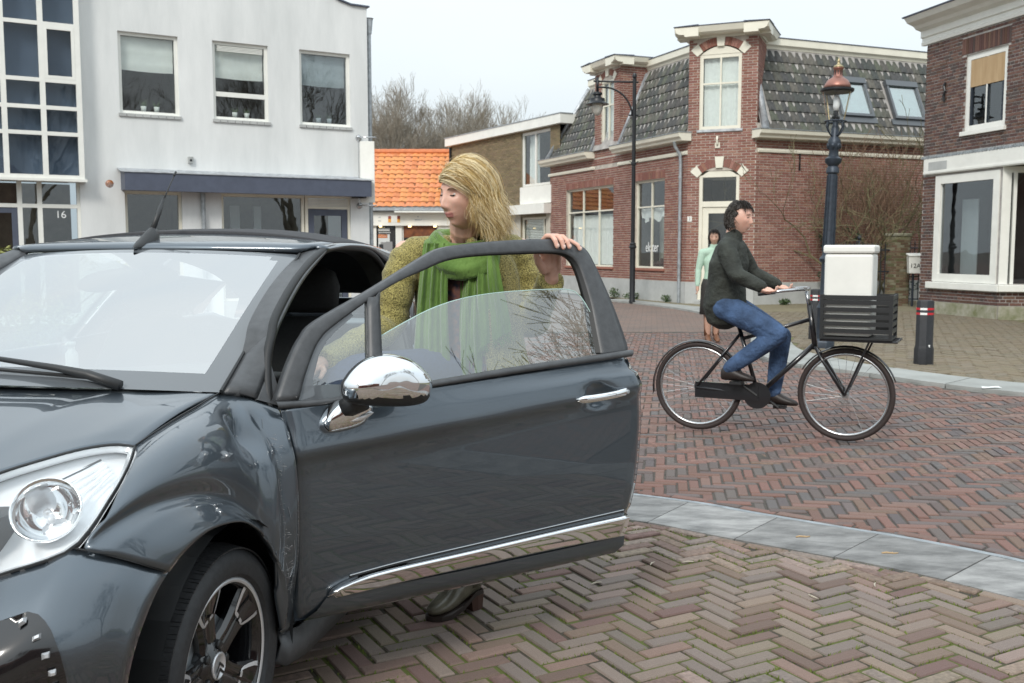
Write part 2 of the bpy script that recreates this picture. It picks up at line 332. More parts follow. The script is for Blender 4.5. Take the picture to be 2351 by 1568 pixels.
def lay(bricks,parent,pal,L,W,z,h,nind=300,jit=.0025,near=7.5):
    vis=[b for b in bricks if inview(b[0],b[1],0,-.005)]
    vis.sort(key=lambda b:b[0]**2+b[1]**2); ind=set(id(b) for b in vis[:nind])
    var=[paver_mesh(c,'brick') for c in pal]; mb=MB()
    for b in bricks:
        x,y,rt=b[:3]; l_=b[3] if len(b)>3 else L; w_=b[4] if len(b)>4 else W
        dz=random.gauss(0,jit); rj=rt+random.gauss(0,.012); x+=random.gauss(0,.0012); y+=random.gauss(0,.0012)
        l2=l_-.010-random.random()*.006; w2=w_-.010-random.random()*.005
        k=random.randrange(len(pal))
        if id(b) in ind:
            o=bpy.data.objects.new('brick',var[k]); col.objects.link(o); o.parent=parent; o.location=(x,y,z+dz-h/2); o.scale=(l2,w2,h); o.rotation_euler=(random.gauss(0,.012),random.gauss(0,.006),rj)
        else: joined(mb,x,y,z+dz,l2,w2,h,rj,pal[k],(random.gauss(0,.006),random.gauss(0,.012)),math.hypot(x,y)<near)
    o=mb.build('brick_paving',M['paver'],parent); o['kind']='stuff'; return o
def palette(cols,n,j=.12):
    out=[]
    for i in range(n):
        c=random.choice(cols); k=1+random.uniform(-j,j); out.append(tuple(max(.01,x*k*(1+random.uniform(-.04,.04))) for x in c))
    return out
kl=[(p.x,p.y) for p in near_lo]
in_lo=offset_line(near_lo,.012)
ppoly=[(-14,5.6)]+[(p.x,p.y) for p in in_lo]+[(2.2,-7),(-14,-7)]
nb_=herring(3,.0685,R(29),lambda x,y:inpoly(x,y,ppoly),(-3.0,3.2,-4.5,6.4))
# edge course of stretchers along the stone band
def edge_course(line,L,W):
    P=resample(line,max(1,int(sum((b-a).length for a,b in zip(line,line[1:]))/L))); out=[]
    for a,b in zip(P,P[1:]):
        m_=(a+b)/2; out.append((m_.x,m_.y,math.atan2(b.y-a.y,b.x-a.x),(b-a).length,W))
    return out
seg=[p for p in offset_line(near_lo,.034) if -3<p.x<3.2 and p.y>-4.5]
nb_+=edge_course(seg,.205,.066)
pal_near=palette([(.20,.14,.112),(.18,.122,.10),(.235,.18,.145),(.155,.104,.088),(.21,.165,.14),(.175,.145,.125)],16)
lay(nb_,pav,pal_near,.205,.0685,0.0,.05,300,.0022)
rpoly=[(p.x,p.y) for p in offset_line(near_up,-.10)]+[(20,-7)]+[(p.x,p.y) for p in reversed(offset_line(far_out,.06)) if p.y<ROAD_Y]+[(-14,ROAD_Y),(-14,6.5)]
rb=herring(3,.0685,R(-9),lambda x,y:inpoly(x,y,rpoly) and (inview(x,y,0,.5)),(-6,9.5,2.6,ROAD_Y))
seg=[p for p in offset_line(near_up,-.125) if -4<p.x and p.y>1]
rb+=edge_course(seg,.205,.066)
pal_road=palette([(.195,.112,.09),(.18,.102,.083),(.215,.135,.108),(.13,.108,.10),(.145,.118,.107),(.17,.117,.10),(.12,.107,.104),(.19,.122,.10)],18)
lay(rb,road,pal_road,.205,.0685,-.012,.045,300,.002)
# far pavement bricks
fpoly=[(p.x,p.y) for p in offset_line(far_in,-.05)]+[(60,0),(60,60)]
fb=herring(3,.0685,R(24),lambda x,y:inpoly(x,y,fpoly) and inview(x,y,0,.1),(3.6,9.6,8.0,22))
pal_far=palette([(.21,.175,.115),(.18,.145,.10),(.235,.20,.14),(.19,.165,.12),(.16,.125,.09)],14)
lay(fb,fpav,pal_far,.205,.0685,.022,.03,300,.002)
fpf=sheet('pavement',[(-8.3,57.4)]+[(p.x,p.y) for p in far_in if p.y>21.9]+[(12,21.9),(40,21.9),(40,60)],.0185,M['pave_far'])
# stone bands
def band(parent,A,B,z,th,step,m,name):
    n=max(1,int(sum((b-a).length for a,b in zip(A,A[1:]))/step)); PA=resample(A,n); k=len(A)
    tA=resample(A,n*4); tB=resample(B,n*4)
    for i in range(n):
        e=.012
        a0=tA[4*i].lerp(tA[4*i+1],e*2); a1=tA[4*i+4].lerp(tA[4*i+3],e*2); b0=tB[4*i].lerp(tB[4*i+1],e*2); b1=tB[4*i+4].lerp(tB[4*i+3],e*2)
        top=[a0,tA[4*i+1],tA[4*i+2],tA[4*i+3],a1,b1,tB[4*i+3],tB[4*i+2],tB[4*i+1],b0]
        c=sum(top,Vector())/10; mb=MB(); nn=10
        mb.add([(p.x-c.x,p.y-c.y,-th) for p in top]+[(p.x-c.x,p.y-c.y,0) for p in top],[tuple(range(nn,2*nn))]+[(q,(q+1)%nn,nn+(q+1)%nn,nn+q) for q in range(nn)])
        o=mb.build(name,m,parent); o.location=(c.x,c.y,z+random.gauss(0,.001))
kerb=sheet('kerb_bed',[(p.x,p.y) for p in near_up if p.y>-7]+[(p.x,p.y) for p in reversed(near_lo) if p.y>-7],-.010,M['sand'])
i0=[i for i,p in enumerate(near_up) if p.x>-3 and p.y>-1.5]; nu=[near_up[i] for i in i0]; nl=[near_lo[i] for i in i0]
band(kerb,offset_line(nu,.03),nl,.004,.03,.49,M['slab'],'slab')
mb=MB(); e0=offset_line(nu,-.006); e1=offset_line(nu,.022)
mb.grid([[(p.x,p.y,-.03) for p in e0],[(p.x,p.y,.003) for p in e0],[(p.x,p.y,.003) for p in e1],[(p.x,p.y,-.03) for p in e1]]); mb.build('steel_edge',M['zinc'],kerb)
mb=MB(); e0=offset_line(nu,-.052); e1=offset_line(nu,-.03)
mb.grid([[(p.x,p.y,-.03) for p in e0],[(p.x,p.y,-.008) for p in e0],[(p.x,p.y,-.008) for p in e1],[(p.x,p.y,-.03) for p in e1]]); mb.build('steel_edge',M['zinc'],kerb)
i1=[i for i,p in enumerate(far_out) if p.y>6 and p.y<27.5]; fo=[far_out[i] for i in i1]; fi=[far_in[i] for i in i1]
fk=sheet('kerb_bed',[(p.x,p.y) for p in fo]+[(p.x,p.y) for p in reversed(fi)],-.004,M['sand'])
band(fk,fo,fi,.026,.05,1.0,M['slab_far'],'slab')
# moss and grass tufts in the joints of the near pavement
mb=MB()
vis=[b for b in nb_ if inview(b[0],b[1],0,.05)]
for b in vis:
    if random.random()<.15: continue
    x,y,rt=b[:3]; side=random.choice((-1,1))
    for k in range(random.randint(4,22)):
        t=random.uniform(-.1,.1); ox=math.cos(rt)*t-math.sin(rt)*side*(.034+random.uniform(-.004,.004)); oy=math.sin(rt)*t+math.cos(rt)*side*(.034+random.uniform(-.004,.004))
        a=random.uniform(0,6.28); h=random.uniform(.002,.009); wd=random.uniform(.0015,.004)
        px,py=x+ox,y+oy
        mb.add([(px-wd*math.cos(a),py-wd*math.sin(a),-.006),(px+wd*math.cos(a),py+wd*math.sin(a),-.006),(px+random.uniform(-.008,.008),py+random.uniform(-.008,.008),h)],[(0,1,2)])
o=mb.build('joint_moss',M['moss']); tag(o,'green moss and grass blades growing in the joints of the brick pavement','moss',kind='stuff')
# twigs and litter lying about
def twig(name,x,y,z,L,a,label,m,r_=.004):
    mb=MB(); pts=[(-L/2,0,r_),( -L/5,.006,r_*1.2),(L/5,-.004,r_),(L/2,.003,r_*.9)]; mb.tube(pts,[r_,r_*1.15,r_,r_*.7],6)
    mb.tube([(L*.1,0,r_),(L*.2,.012,r_*1.3)],[r_*.7,r_*.4],5)
    o=mb.build(name,m,smooth=True); o.location=(x,y,z); o.rotation_euler=(0,0,a); tag(o,label,'twig'); return o
twig('twig',1.40,4.68,.004,.07,.1,'short brown twig lying on the grey stone band, on the slab closer to the car',M['wood_raw'])
twig('twig',1.72,4.42,.004,.075,.0,'short brown twig with a stub lying on the stone band farther from the car',M['wood_raw'])
for x,y,a in ((.78,4.30,.2),(.62,4.28,1.0),(1.20,3.86,2.),(.35,4.02,.5),(1.5,4.0,1.2)):
    mb=MB(); mb.tube([(-.025,0,.003),(0,.004,.004),(.025,0,.003)],[.002,.004,.002],5); o=mb.build('bark_chip',mat('chip',(.45,.40,.32),.9)); o.location=(x,y,.0015); o.rotation_euler=(0,0,a); tag(o,'pale bark chip lying on the mossy herringbone pavement','bark chip','pale chips scattered on the pavement')
mb=MB(); mb.add([(-.1,-.03,.002),(.02,-.04,.012),(.1,-.01,.003),(.08,.03,.015),(-.03,.04,.004),(-.09,.02,.012)],[(0,1,5),(1,4,5),(1,2,3),(1,3,4)]); o=mb.build('litter_paper',M['letter_white'],solid=.002); o.location=(4.72,9.72,.028); tag(o,'crumpled white scrap of paper lying on the concrete kerb band','litter')
# ================================================================ BUILDINGS
def holed(mb,fr,s0,s1,z0,z1,holes,o=0,c=None,m=0,reveal=.14):
    xs=sorted(set([s0,s1]+[h[k] for h in holes for k in (0,1) if s0<h[k]<s1])); zs=sorted(set([z0,z1]+[h[k] for h in holes for k in (2,3) if z0<h[k]<z1]))
    for a,b in zip(xs,xs[1:]):
        for u,v in zip(zs,zs[1:]):
            x,y=(a+b)/2,(u+v)/2
            if any(h[0]<x<h[1] and h[2]<y<h[3] for h in holes): continue
            mb.add([fr.p(a,o,u),fr.p(b,o,u),fr.p(b,o,v),fr.p(a,o,v)],[(0,1,2,3)],c,m)
    for h in holes:
        a,b,u,v=h; q=[(a,u),(b,u),(b,v),(a,v)]
        for k in range(4):
            (x0,y0),(x1,y1)=q[k],q[(k+1)%4]
            mb.add([fr.p(x0,o,y0),fr.p(x1,o,y1),fr.p(x1,o-reveal,y1),fr.p(x0,o-reveal,y0)],[(0,1,2,3)],c,m)
def unit_box(name,c,m):
    mb=MB(); mb.box((-.5,-.5,-.5),(.5,.5,.5),c); return mb.mesh(name,m)
class Bricks:
    """bricks of one thing: the ones that show largest become objects of their own"""
    def __init__(s,pal,m,nind=300): s.pal=pal; s.L=[]; s.m=m; s.nind=nind
    def wall(s,fr,s0,s1,z0,z1,holes=(),bl=.21,bh=.05,j=.0155,bond='cross',proud=.008,keep=None):
        n=int((z1-z0)/(bh+j))
        for r_ in range(n):
            z=z0+(r_+.5)*(bh+j)
            iv=[(s0,s1)]
            for h in holes:
                if h[2]<z<h[3]:
                    nw=[]
                    for a,b in iv:
                        if h[1]<=a or h[0]>=b: nw.append((a,b))
                        else:
                            if h[0]>a: nw.append((a,h[0]))
                            if h[1]<b: nw.append((h[1],b))
                    iv=nw
            L=bl; off=0
            if bond=='cross':
                if r_%2: L=(bl-j)/2; off=L*.5
                else: off=(r_//2%2)*bl*.5
            else: off=(r_%2)*(bl+j)*.5
            for a,b in iv:
                k=math.floor((a-off)/(L+j)); x=off+k*(L+j)
                while x<b:
                    lo=max(x,a); hi=min(x+L,b)
                    if hi-lo>.025 and (keep is None or keep((lo+hi)/2,z)): s.L.append((fr,(lo+hi)/2,z,hi-lo,bh,proud))
                    x+=L+j
    def soldier(s,fr,s0,s1,z0,z1,w=.052,j=.012,proud=.011):
        n=int((s1-s0)/(w+j)); st=(s1-s0)/n
        for i in range(n): s.L.append((fr,s0+(i+.5)*st,(z0+z1)/2,st-j,z1-z0,proud))
    def build(s,parent,base):
        var=[unit_box('brick',c,s.m) for c in s.pal]
        def key(b):
            p=b[0].p(b[1],0,b[2])+Vector((*base[:2],0)); d=(p-Vector((0,0,1.38))).length
            return d if inview(p.x,p.y,p.z,-.01) else 1e6+d
        L=sorted(s.L,key=key); mb=MB()
        for i,(fr,a,z,l,h,pr) in enumerate(L):
            k=random.randrange(len(s.pal)); pr+=random.uniform(-.0025,.0025)
            if i<s.nind:
                o=bpy.data.objects.new('brick',var[k]); col.objects.link(o); o.parent=parent
                o.location=fr.p(a,pr/2-.01,z); o.scale=(l,.02+pr,h); o.rotation_euler=(0,0,math.atan2(fr.d.y,fr.d.x))
            else:
                q=[(a-l/2,z-h/2),(a+l/2,z-h/2),(a+l/2,z+h/2),(a-l/2,z+h/2)]
                mb.add([fr.p(x,-.01,y) for x,y in q]+[fr.p(x,pr,y) for x,y in q],[(4,5,6,7)]+[(e,(e+1)%4,4+(e+1)%4,4+e) for e in range(4)],s.pal[k])
        if mb.f:
            o=mb.build('brickwork',s.m,parent); o['kind']='stuff'
def window(parent,fr,s0,s1,z0,z1,cols=(),rows=(),rec=.07,fw=.055,bw=.04,fm=None,gm=None,back=None,name='window',sill=None,depth=.06,glaze=True,skip=()):
    """frame mesh; panes, sill and what stands behind are its sub-parts. cols / rows = bar positions 0..1"""
    fm=fm or M['cream_paint']; gm=gm or M['glass']
    mb=MB(); o0,o1=-rec-depth,-rec
    fr.box(mb,s0,s0+fw,o0,o1,z0,z1); fr.box(mb,s1-fw,s1,o0,o1,z0,z1); fr.box(mb,s0+fw,s1-fw,o0,o1-.002,z0,z0+fw); fr.box(mb,s0+fw,s1-fw,o0,o1-.002,z1-fw,z1)
    cs=[s0+fw]+[lerp(s0,s1,c) for c in cols]+[s1-fw]; rs=[z0+fw]+[lerp(z0,z1,r_) for r_ in rows]+[z1-fw]
    for c in cs[1:-1]: fr.box(mb,c-bw/2,c+bw/2,o0,o1-.004,z0+fw,z1-fw)
    for r_ in rs[1:-1]: fr.box(mb,s0+fw,s1-fw,o0+.004,o1-.001,r_-bw/2,r_+bw/2)
    w_=mb.build(name,fm,parent)
    if glaze:
        for i in range(len(cs)-1):
            for k in range(len(rs)-1):
                a,b=cs[i],cs[i+1]; u,v=rs[k],rs[k+1]
                if (i,k) in skip: continue
                mb=MB(); fr.box(mb,a+.001,b-.001,o0+.018,o0+.024,u+.001,v-.001); mb.build('pane',gm,w_)
    if sill:
        mb=MB(); fr.box(mb,s0-.04,s1+.04,-rec-.05,sill[0],z0-sill[1],z0-.003); mb.build('sill',sill[2],w_,bevel=.006)
    if back:
        mb=MB(); q=[(s0,z0),(s1,z0),(s1,z1),(s0,z1)]; D=-rec-1.4
        mb.add([fr.p(x,o0-.01,y) for x,y in q]+[fr.p(x,D,y) for x,y in q],[(4,5,6,7)]+[(e,(e+1)%4,4+(e+1)%4,4+e) for e in range(4)]); mb.build('interior',back,w_)
    return w_
def drape(parent,fr,s0,s1,z0,z1,o,m,amp=.02,freq=60,name='curtain',scallop=0):
    mb=MB(); n=int((s1-s0)*freq); rows=[]
    for k in range(7):
        row=[]
        for i in range(n+1):
            s_=lerp(s0,s1,i/n); zb=z0+(scallop*abs(math.sin(i*.33)) if scallop else 0); z=lerp(zb,z1,k/6)
            row.append(fr.p(s_,o+amp*math.sin(i*1.3+math.sin(i*.37)*2+k*.2)*(1-.5*k/6),z))
        rows.append(row)
    mb.grid(rows); return mb.build(name,m,parent,smooth=True)
def text_mesh(txt,size,m,depth=.002):
    cu=bpy.data.curves.new('lettering','FONT'); cu.body=txt; cu.size=size; cu.extrude=depth; cu.align_x='CENTER'; cu.align_y='CENTER'
    ob=bpy.data.objects.new('lettering',cu); col.objects.link(ob); dg=bpy.context.evaluated_depsgraph_get(); me=bpy.data.meshes.new_from_object(ob.evaluated_get(dg)); bpy.data.objects.remove(ob)
    me.materials.clear(); me.materials.append(m); return me
def text_on(parent,fr,txt,s,o,z,size,m,name='lettering',flip=False,scale=(1,1,1)):
    ob=bpy.data.objects.new(name,text_mesh(txt,size,m)); col.objects.link(ob); ob.parent=parent
    # readable direction: viewer's right = cross(up, n) ... x axis
    x=Vector((0,0,1)).cross(fr.n); mtx=Matrix((x,Vector((0,0,1)),fr.n)).transposed().to_4x4(); mtx.translation=fr.p(s,o,z); ob.matrix_basis=mtx@Matrix.Diagonal((*scale,1)); return ob
def tile_mesh(w,l,c,m,flat=False,n=5):
    mb=MB(); prof=[]
    for i in range(n+1):
        t=i/n; x=(t-.5)*w*1.04
        z=(.014*math.sin(t*2*math.pi*1.0-.6) if not flat else (.012 if .12<t<.9 else .03))
        prof.append((x,z))
    th=.016
    rows=[[(x,-l/2,z-th) for x,z in prof],[(x,-l/2,z) for x,z in prof],[(x,l/2,z-.030) for x,z in prof]]
    mb.grid(rows,False,c); return mb
class Tiles:
    def __init__(s,pal,w,l,m,flat=False,nind=300):
        s.L=[]; s.w=w; s.l=l; s.nind=nind; s.m=m; s.mbs=[tile_mesh(w,l,c,m,flat) for c in pal]
    def slope(s,P,rows,cols,ok=lambda a,b:True,expo=.29,stag=0):
        """P(s,t)->(point,normal,d,up) with s metres along and t metres up the slope"""
        for r_ in range(rows):
            for c in range(cols):
                a=(c+.5)*s.w+(r_%2)*stag*s.w; b=(r_+.5)*expo
                if ok(a,b): s.L.append((P,a,b))
    def build(s,parent,base,name='tile'):
        ms=[mb.mesh(name,s.m,smooth=False) for mb in s.mbs]
        def key(q):
            p=q[0](q[1],q[2])[0]+Vector((*base[:2],0)); d=(p-Vector((0,0,1.38))).length; return d if inview(p.x,p.y,p.z,-.01) else 1e6+d
        big=MB()
        for i,(P,a,b) in enumerate(sorted(s.L,key=key)):
            pt,nn,d,up=P(a,b); k=random.randrange(len(ms)); nn=(nn+Vector((random.gauss(0,.007),random.gauss(0,.007),0))).normalized()
            X=(d+Vector((0,0,random.gauss(0,.012)))).normalized(); Y=nn.cross(X).normalized()
            if Y.dot(up)<0: X=-X; Y=nn.cross(X).normalized()
            mt=Matrix((X,Y,nn)).transposed().to_4x4(); mt.translation=pt+nn*(.03+random.gauss(0,.003))
            if i<s.nind:
                o=bpy.data.objects.new(name,ms[k]); col.objects.link(o); o.parent=parent; o.matrix_basis=mt
            else:
                mb=s.mbs[k]; off=len(big.v); big.v+=[tuple(mt@Vector(v)) for v in mb.v]; big.f+=[tuple(e+off for e in q) for q in mb.f]; big.c+=mb.c; big.m+=mb.m
        if big.f: o=big.build('tiling',s.m,parent); o['kind']='stuff'
def voussoirs(house,fr,s0,s1,zs,rise,bricks_col,th=.2):
    """segmental brick arch with white keystone and springers (parts of the house)"""
    w=(s1-s0)/2; r_=(w*w+rise*rise)/(2*rise); cz=zs+rise-r_; cx=(s0+s1)/2; a0=math.asin(w/r_)
    def blk(a,b,r1,r2,m,name,o=.022,c=None):
        mb=MB(); q=[]
        for rr,aa in ((r1,a),(r1,b),(r2,b),(r2,a)): q.append((cx+rr*math.sin(aa),cz+rr*math.cos(aa)))
        mb.add([fr.p(x,-.05,z) for x,z in q]+[fr.p(x,o,z) for x,z in q],[(4,5,6,7)]+[(e,(e+1)%4,4+(e+1)%4,4+e) for e in range(4)],c); mb.build(name,m,house)
    e=.035/r_
    blk(-a0-.10,-a0+.12,r_,r_+th+.03,M['cream_paint'],'springer_stone',.03); blk(a0-.12,a0+.10,r_,r_+th+.03,M['cream_paint'],'springer_stone',.03)
    blk(-.085/r_,.085/r_,r_-.02,r_+th+.06,M['cream_paint'],'keystone',.045)
    n=5
    for sg in (-1,1):
        lo,hi=.09/r_,a0-.125
        for i in range(n):
            a,b=lerp(lo,hi,i/n)+.004,lerp(lo,hi,(i+1)/n)-.004
            blk(min(sg*a,sg*b),max(sg*a,sg*b),r_+.004,r_+th,M['brick'],'arch_brick',.014,random.choice(bricks_col))
def swept(fr,prof,s0,s1,mb,c=None,m=0):
    """profile (o,z) swept along the facade"""
    n=len(prof); mb.add([fr.p(s0,o,z) for o,z in prof]+[fr.p(s1,o,z) for o,z in prof],[tuple(range(n))[::-1],tuple(range(n,2*n))]+[(i,(i+1)%n,n+(i+1)%n,n+i) for i in range(n)],c,m)
GUT=[(-.02,0),(.26,0),(.28,.05),(.34,.10),(.36,.19),(.33,.20),(-.02,.20)]
# ---------------------------------------------------------------- red corner house
LP=(4.447,25.5); dl=Vector((-.379,.9255,0)).normalized(); dr=Vector((dl.y,-dl.x,0)); dc=(dr-dl).normalized()
red=empty('corner_house',(*LP,0)); tag(red,'red brick corner house with grey tiled mansard roof and white cornices','house')
FL=F((0,0),dl,(-dl.y,dl.x)); FC=F((0,0),dc,(dc.y,-dc.x)); RP=dc*1.70; FR=F(RP,dr,(dr.y,-dr.x))
palr=palette([(.235,.105,.075),(.265,.13,.095),(.205,.088,.066),(.245,.118,.09),(.285,.15,.115),(.22,.10,.076)],14,.1)
hl=[(3.95,7.14,.88,3.27),(1.09,2.70,.88,3.27)]; hc=[(.27,1.31,4.38,6.44),(.30,1.31,.08,3.36)]
mb=MB()
holed(mb,FL,0,8.38,0,4.5,hl); holed(mb,FL,3.61,5.17,4.5,6.62,[(3.97,4.75,4.5,6.30)]); holed(mb,FC,0,1.70,0,6.65,hc); holed(mb,FR,0,12,0,4.5,[])
# flanks of tower and dormer, rear walls
for q in ([FC.p(0,0,4.3),FC.p(0,-1.4,4.3),FC.p(0,-1.4,6.65),FC.p(0,0,6.65)],[FC.p(1.7,0,4.3),FC.p(1.7,-1.4,4.3),FC.p(1.7,-1.4,6.65),FC.p(1.7,0,6.65)],[FL.p(3.61,0,4.3),FL.p(3.61,-1,4.3),FL.p(3.61,-1,6.62),FL.p(3.61,0,6.62)],[FL.p(5.17,0,4.3),FL.p(5.17,-1,4.3),FL.p(5.17,-1,6.62),FL.p(5.17,0,6.62)],[FL.p(8.38,0,0),FL.p(8.38,-8,0),FL.p(8.38,-8,4.5),FL.p(8.38,0,4.5)]): mb.add(q,[(0,1,2,3)])
rw=mb.build('wall',M['mortar'],red)
B=Bricks(palr,M['brick'])
B.wall(FL,0,8.38,.57,3.79,hl+[(0,8.38,3.46,3.47)]+[(3.95,7.14,3.27,3.47),(1.09,2.70,3.27,3.47)])
B.wall(FL,0,8.38,3.89,4.12); B.wall(FL,0,3.61,4.12,4.3,bond='s'); B.wall(FL,3.61,5.17,4.12,6.60,[(3.97,4.75,4.4,6.48)])
B.soldier(FL,3.95,7.14,3.28,3.46); B.soldier(FL,1.09,2.70,3.28,3.46)
arch=lambda s_,z:not ((.12<s_<1.45 and (6.36<z<6.66 if z>5 else 3.28<z<3.62)))
B.wall(FC,0,1.70,.57,6.62,hc+[(.2,1.4,6.4,6.56),(.22,1.4,3.3,3.5)],bond='s',keep=lambda s_,z:not(.15<s_<1.43 and 3.3<z<3.55) and not(.15<s_<1.43 and 6.38<z<6.6))
B.wall(FR,0,10,.57,3.78,[],bond='s'); B.wall(FR,0,10,3.89,4.13,[],bond='s')
Fs=F(FC.p(1.7,0,0),-FC.n,FC.d); B.wall(Fs,0,1.3,4.3,6.6,bond='s')
Fs2=F(FL.p(3.61,0,0),-FL.n,-FL.d); B.wall(Fs2,0,.9,4.3,6.6,bond='s')
B.build(rw,LP)
mb=MB()
FL.box(mb,0,8.4,-.05,.035,0,.56); FC.box(mb,-.012,.29,-.05,.037,0,.565); FC.box(mb,1.33,1.715,-.05,.037,0,.565); FR.box(mb,0,12,-.05,.035,0,.56); mb.build('plinth',M['plinth'],red)
# string courses, gutters, cornices
for fr,a,b in ((FL,.02,3.66),(FL,5.15,8.45),(FR,.05,12)):
    mb=MB(); swept(fr,[(-.02,3.79),(.05,3.79),(.06,3.84),(.035,3.88),(-.02,3.89)],a,b,mb); mb.build('string_course',M['cream_paint'],red)
def gutter(fr,a,b,z=4.12):
    mb=MB(); swept(fr,[(o,z+h) for o,h in GUT],a,b,mb); g_=mb.build('gutter',M['cream_paint'],red); mb=MB(); swept(fr,[(-.02,z+.202),(.375,z+.196),(.375,z+.212),(-.02,z+.222)],a-.015,b+.015,mb); mb.build('zinc_lip',M['zinc'],g_)
gutter(FL,-.12,3.60); gutter(FL,5.18,8.62); gutter(FR,-.12,12)
def cornice(fr,a,b,z,oo,h=.22):
    mb=MB(); swept(fr,[(-.3,z),(.05,z),(.05,z+.05),(oo-.12,z+.06),(oo-.05,z+.10),(oo,z+h-.02),(oo,z+h),(-.3,z+h)],a,b,mb); c_=mb.build('cornice',M['cream_paint'],red)
    mb=MB(); swept(fr,[(-.3,z+h+.001),(oo+.02,z+h+.001),(oo+.02,z+h+.018),(-.3,z+h+.04)],a-.02,b+.02,mb); mb.build('zinc_lip',M['slate_blue'],c_)
cornice(FC,-.30,2.0,6.62,.38,.24)
cs_=F(FC.p(1.7,0,0),-FC.n,FC.d); cornice(cs_,-.38,1.5,6.621,.30,.238); cs2=F(FC.p(0,0,0),-FC.n,-FC.d); cornice(cs2,-.38,1.5,6.621,.30,.238)
cornice(FL,3.36,5.45,6.60,.33,.23); cs3=F(FL.p(3.61,0,0),-FL.n,-FL.d); cornice(cs3,-.33,1.0,6.601,.26,.228); cs4=F(FL.p(5.17,0,0),-FL.n,FL.d); cornice(cs4,-.33,1.0,6.601,.26,.228)
FL9=F(FL.p(0,-.95,0),FL.d,FL.n); FR9=F(FR.p(0,-.95,0),FR.d,FR.n)
for fr,a,b in ((FL9,-.6,7.25),(FR9,.1,12)):
    mb=MB(); swept(fr,[(-.4,6.50),(.08,6.50),(.10,6.56),(.16,6.60),(.16,6.77),(-.4,6.77)],a,b,mb); c_=mb.build('cornice',M['cream_paint'],red); mb=MB(); swept(fr,[(-.4,6.772),(.18,6.772),(.18,6.79),(-.4,6.80)],a,b,mb); mb.build('zinc_lip',M['slate_blue'],c_)
# mansard roof
up_=V(0,0,1)
def mans(fr,s0):
    e=Vector((0,0,0)); t=(fr.n*-.97+up_*2.18); SL=t.length; t=t/SL; nn=(t.cross(fr.d)); nn=nn if nn.dot(fr.n)>0 else -nn
    return (lambda a,b:(fr.p(s0+a,.08,4.33)+t*b,nn,fr.d,t)),SL
PLs,SL=mans(FL,.02); PRs,SL=mans(FR,.02)
mb=MB()
mb.add([PLs(.06,0)[0],PLs(8.4,0)[0],PLs(7.25,SL)[0],PLs(.06,SL)[0]],[(0,1,2,3)]); mb.add([PRs(.06,0)[0],PRs(11.5,0)[0],PRs(11.5,SL)[0],PRs(.3,SL)[0]],[(0,1,2,3)])
A_=PLs(7.25,SL)[0]; B_=PLs(8.4,0)[0]; mb.add([B_,FL.p(8.4,-8,4.33),FL.p(7.25,-7,6.5),A_],[(0,1,2,3)])
top=[FL.p(7.3,-.9,6.52),FL.p(-.3,-.9,6.52),FC.p(.1,-.5,6.52),FC.p(1.6,-.5,6.52),FR.p(.3,-.9,6.52),FR.p(11.5,-.9,6.52),FR.p(11.5,-8,6.52),FL.p(7.3,-9,6.52)]; mb.add(top,[tuple(range(8))])
rf=mb.build('roof',M['mortar_dark'],red)
palt=palette([(.07,.07,.064),(.088,.087,.077),(.058,.06,.056),(.105,.10,.087),(.078,.083,.066),(.096,.093,.08)],12,.15)
T=Tiles(palt,.215,.34,M['tile'])
T.slope(PLs,8,39,lambda a,b:not(3.42<a<5.36) and a<8.35-1.1*b/SL,.288); T.slope(PRs,8,50,lambda a,b:.28+.25*b/SL<a<10.7 and not(2.55<a<3.75 and .42<b<1.66) and not(4.3<a<5.5 and .42<b<1.66),.288)
T.build(rf,LP)
def flash(pts,name='lead_flashing',r_=.075):
    mb=MB(); mb.tube(pts,r_,6); mb.build(name,M['lead'],red,smooth=True)
nL=PLs(0,0)[1]
flash([PLs(8.42,-.02)[0]+nL*.03,PLs(7.9,SL*.45)[0]+nL*.03,PLs(7.27,SL)[0]+nL*.03]); flash([PRs(.16,0)[0]+PRs(0,0)[1]*.05,PRs(.35,SL)[0]+PRs(0,0)[1]*.05],r_=.09)
flash([PLs(3.52,0)[0]+nL*.03,PLs(3.53,SL*.95)[0]+nL*.02],r_=.045); flash([PLs(5.22,0)[0]+nL*.03,PLs(5.22,SL*.9)[0]+nL*.02],r_=.045)
for (a0,a1) in ((2.62,3.68),(4.38,5.44)):       # roof windows
    b0,b1=.50,1.58; P0,nn,d_,t_=PRs(a0,b0); 
    def bx(mb,x0,x1,y0,y1,h0,h1): mb.hexa([PRs(x,y)[0]+nn*h for h in (h0,h1) for x,y in ((x0,y0),(x1,y0),(x1,y1),(x0,y1))])
    mb=MB(); f_=.07; bx(mb,a0,a0+f_,b0,b1,.02,.12); bx(mb,a1-f_,a1,b0,b1,.02,.12); bx(mb,a0+f_,a1-f_,b0,b0+f_,.02,.118); bx(mb,a0-.01,a1+.01,b1-.10,b1+.06,.02,.14); bx(mb,a0-.1,a1+.1,b0-.16,b0,.02,.055)
    sk=mb.build('roof_window',M['window_grey'],red); mb=MB(); bx(mb,a0+f_,a1-f_,b0+f_,b1-.1,.07,.078); mb.build('pane',glass('skylight_glass',(.75,.85,.85),.28,boost=1.6),sk); mb=MB(); bx(mb,a0+f_,a1-f_,b0+f_,b1-.1,.03,.035); mb.build('blind',M['blind'],sk)
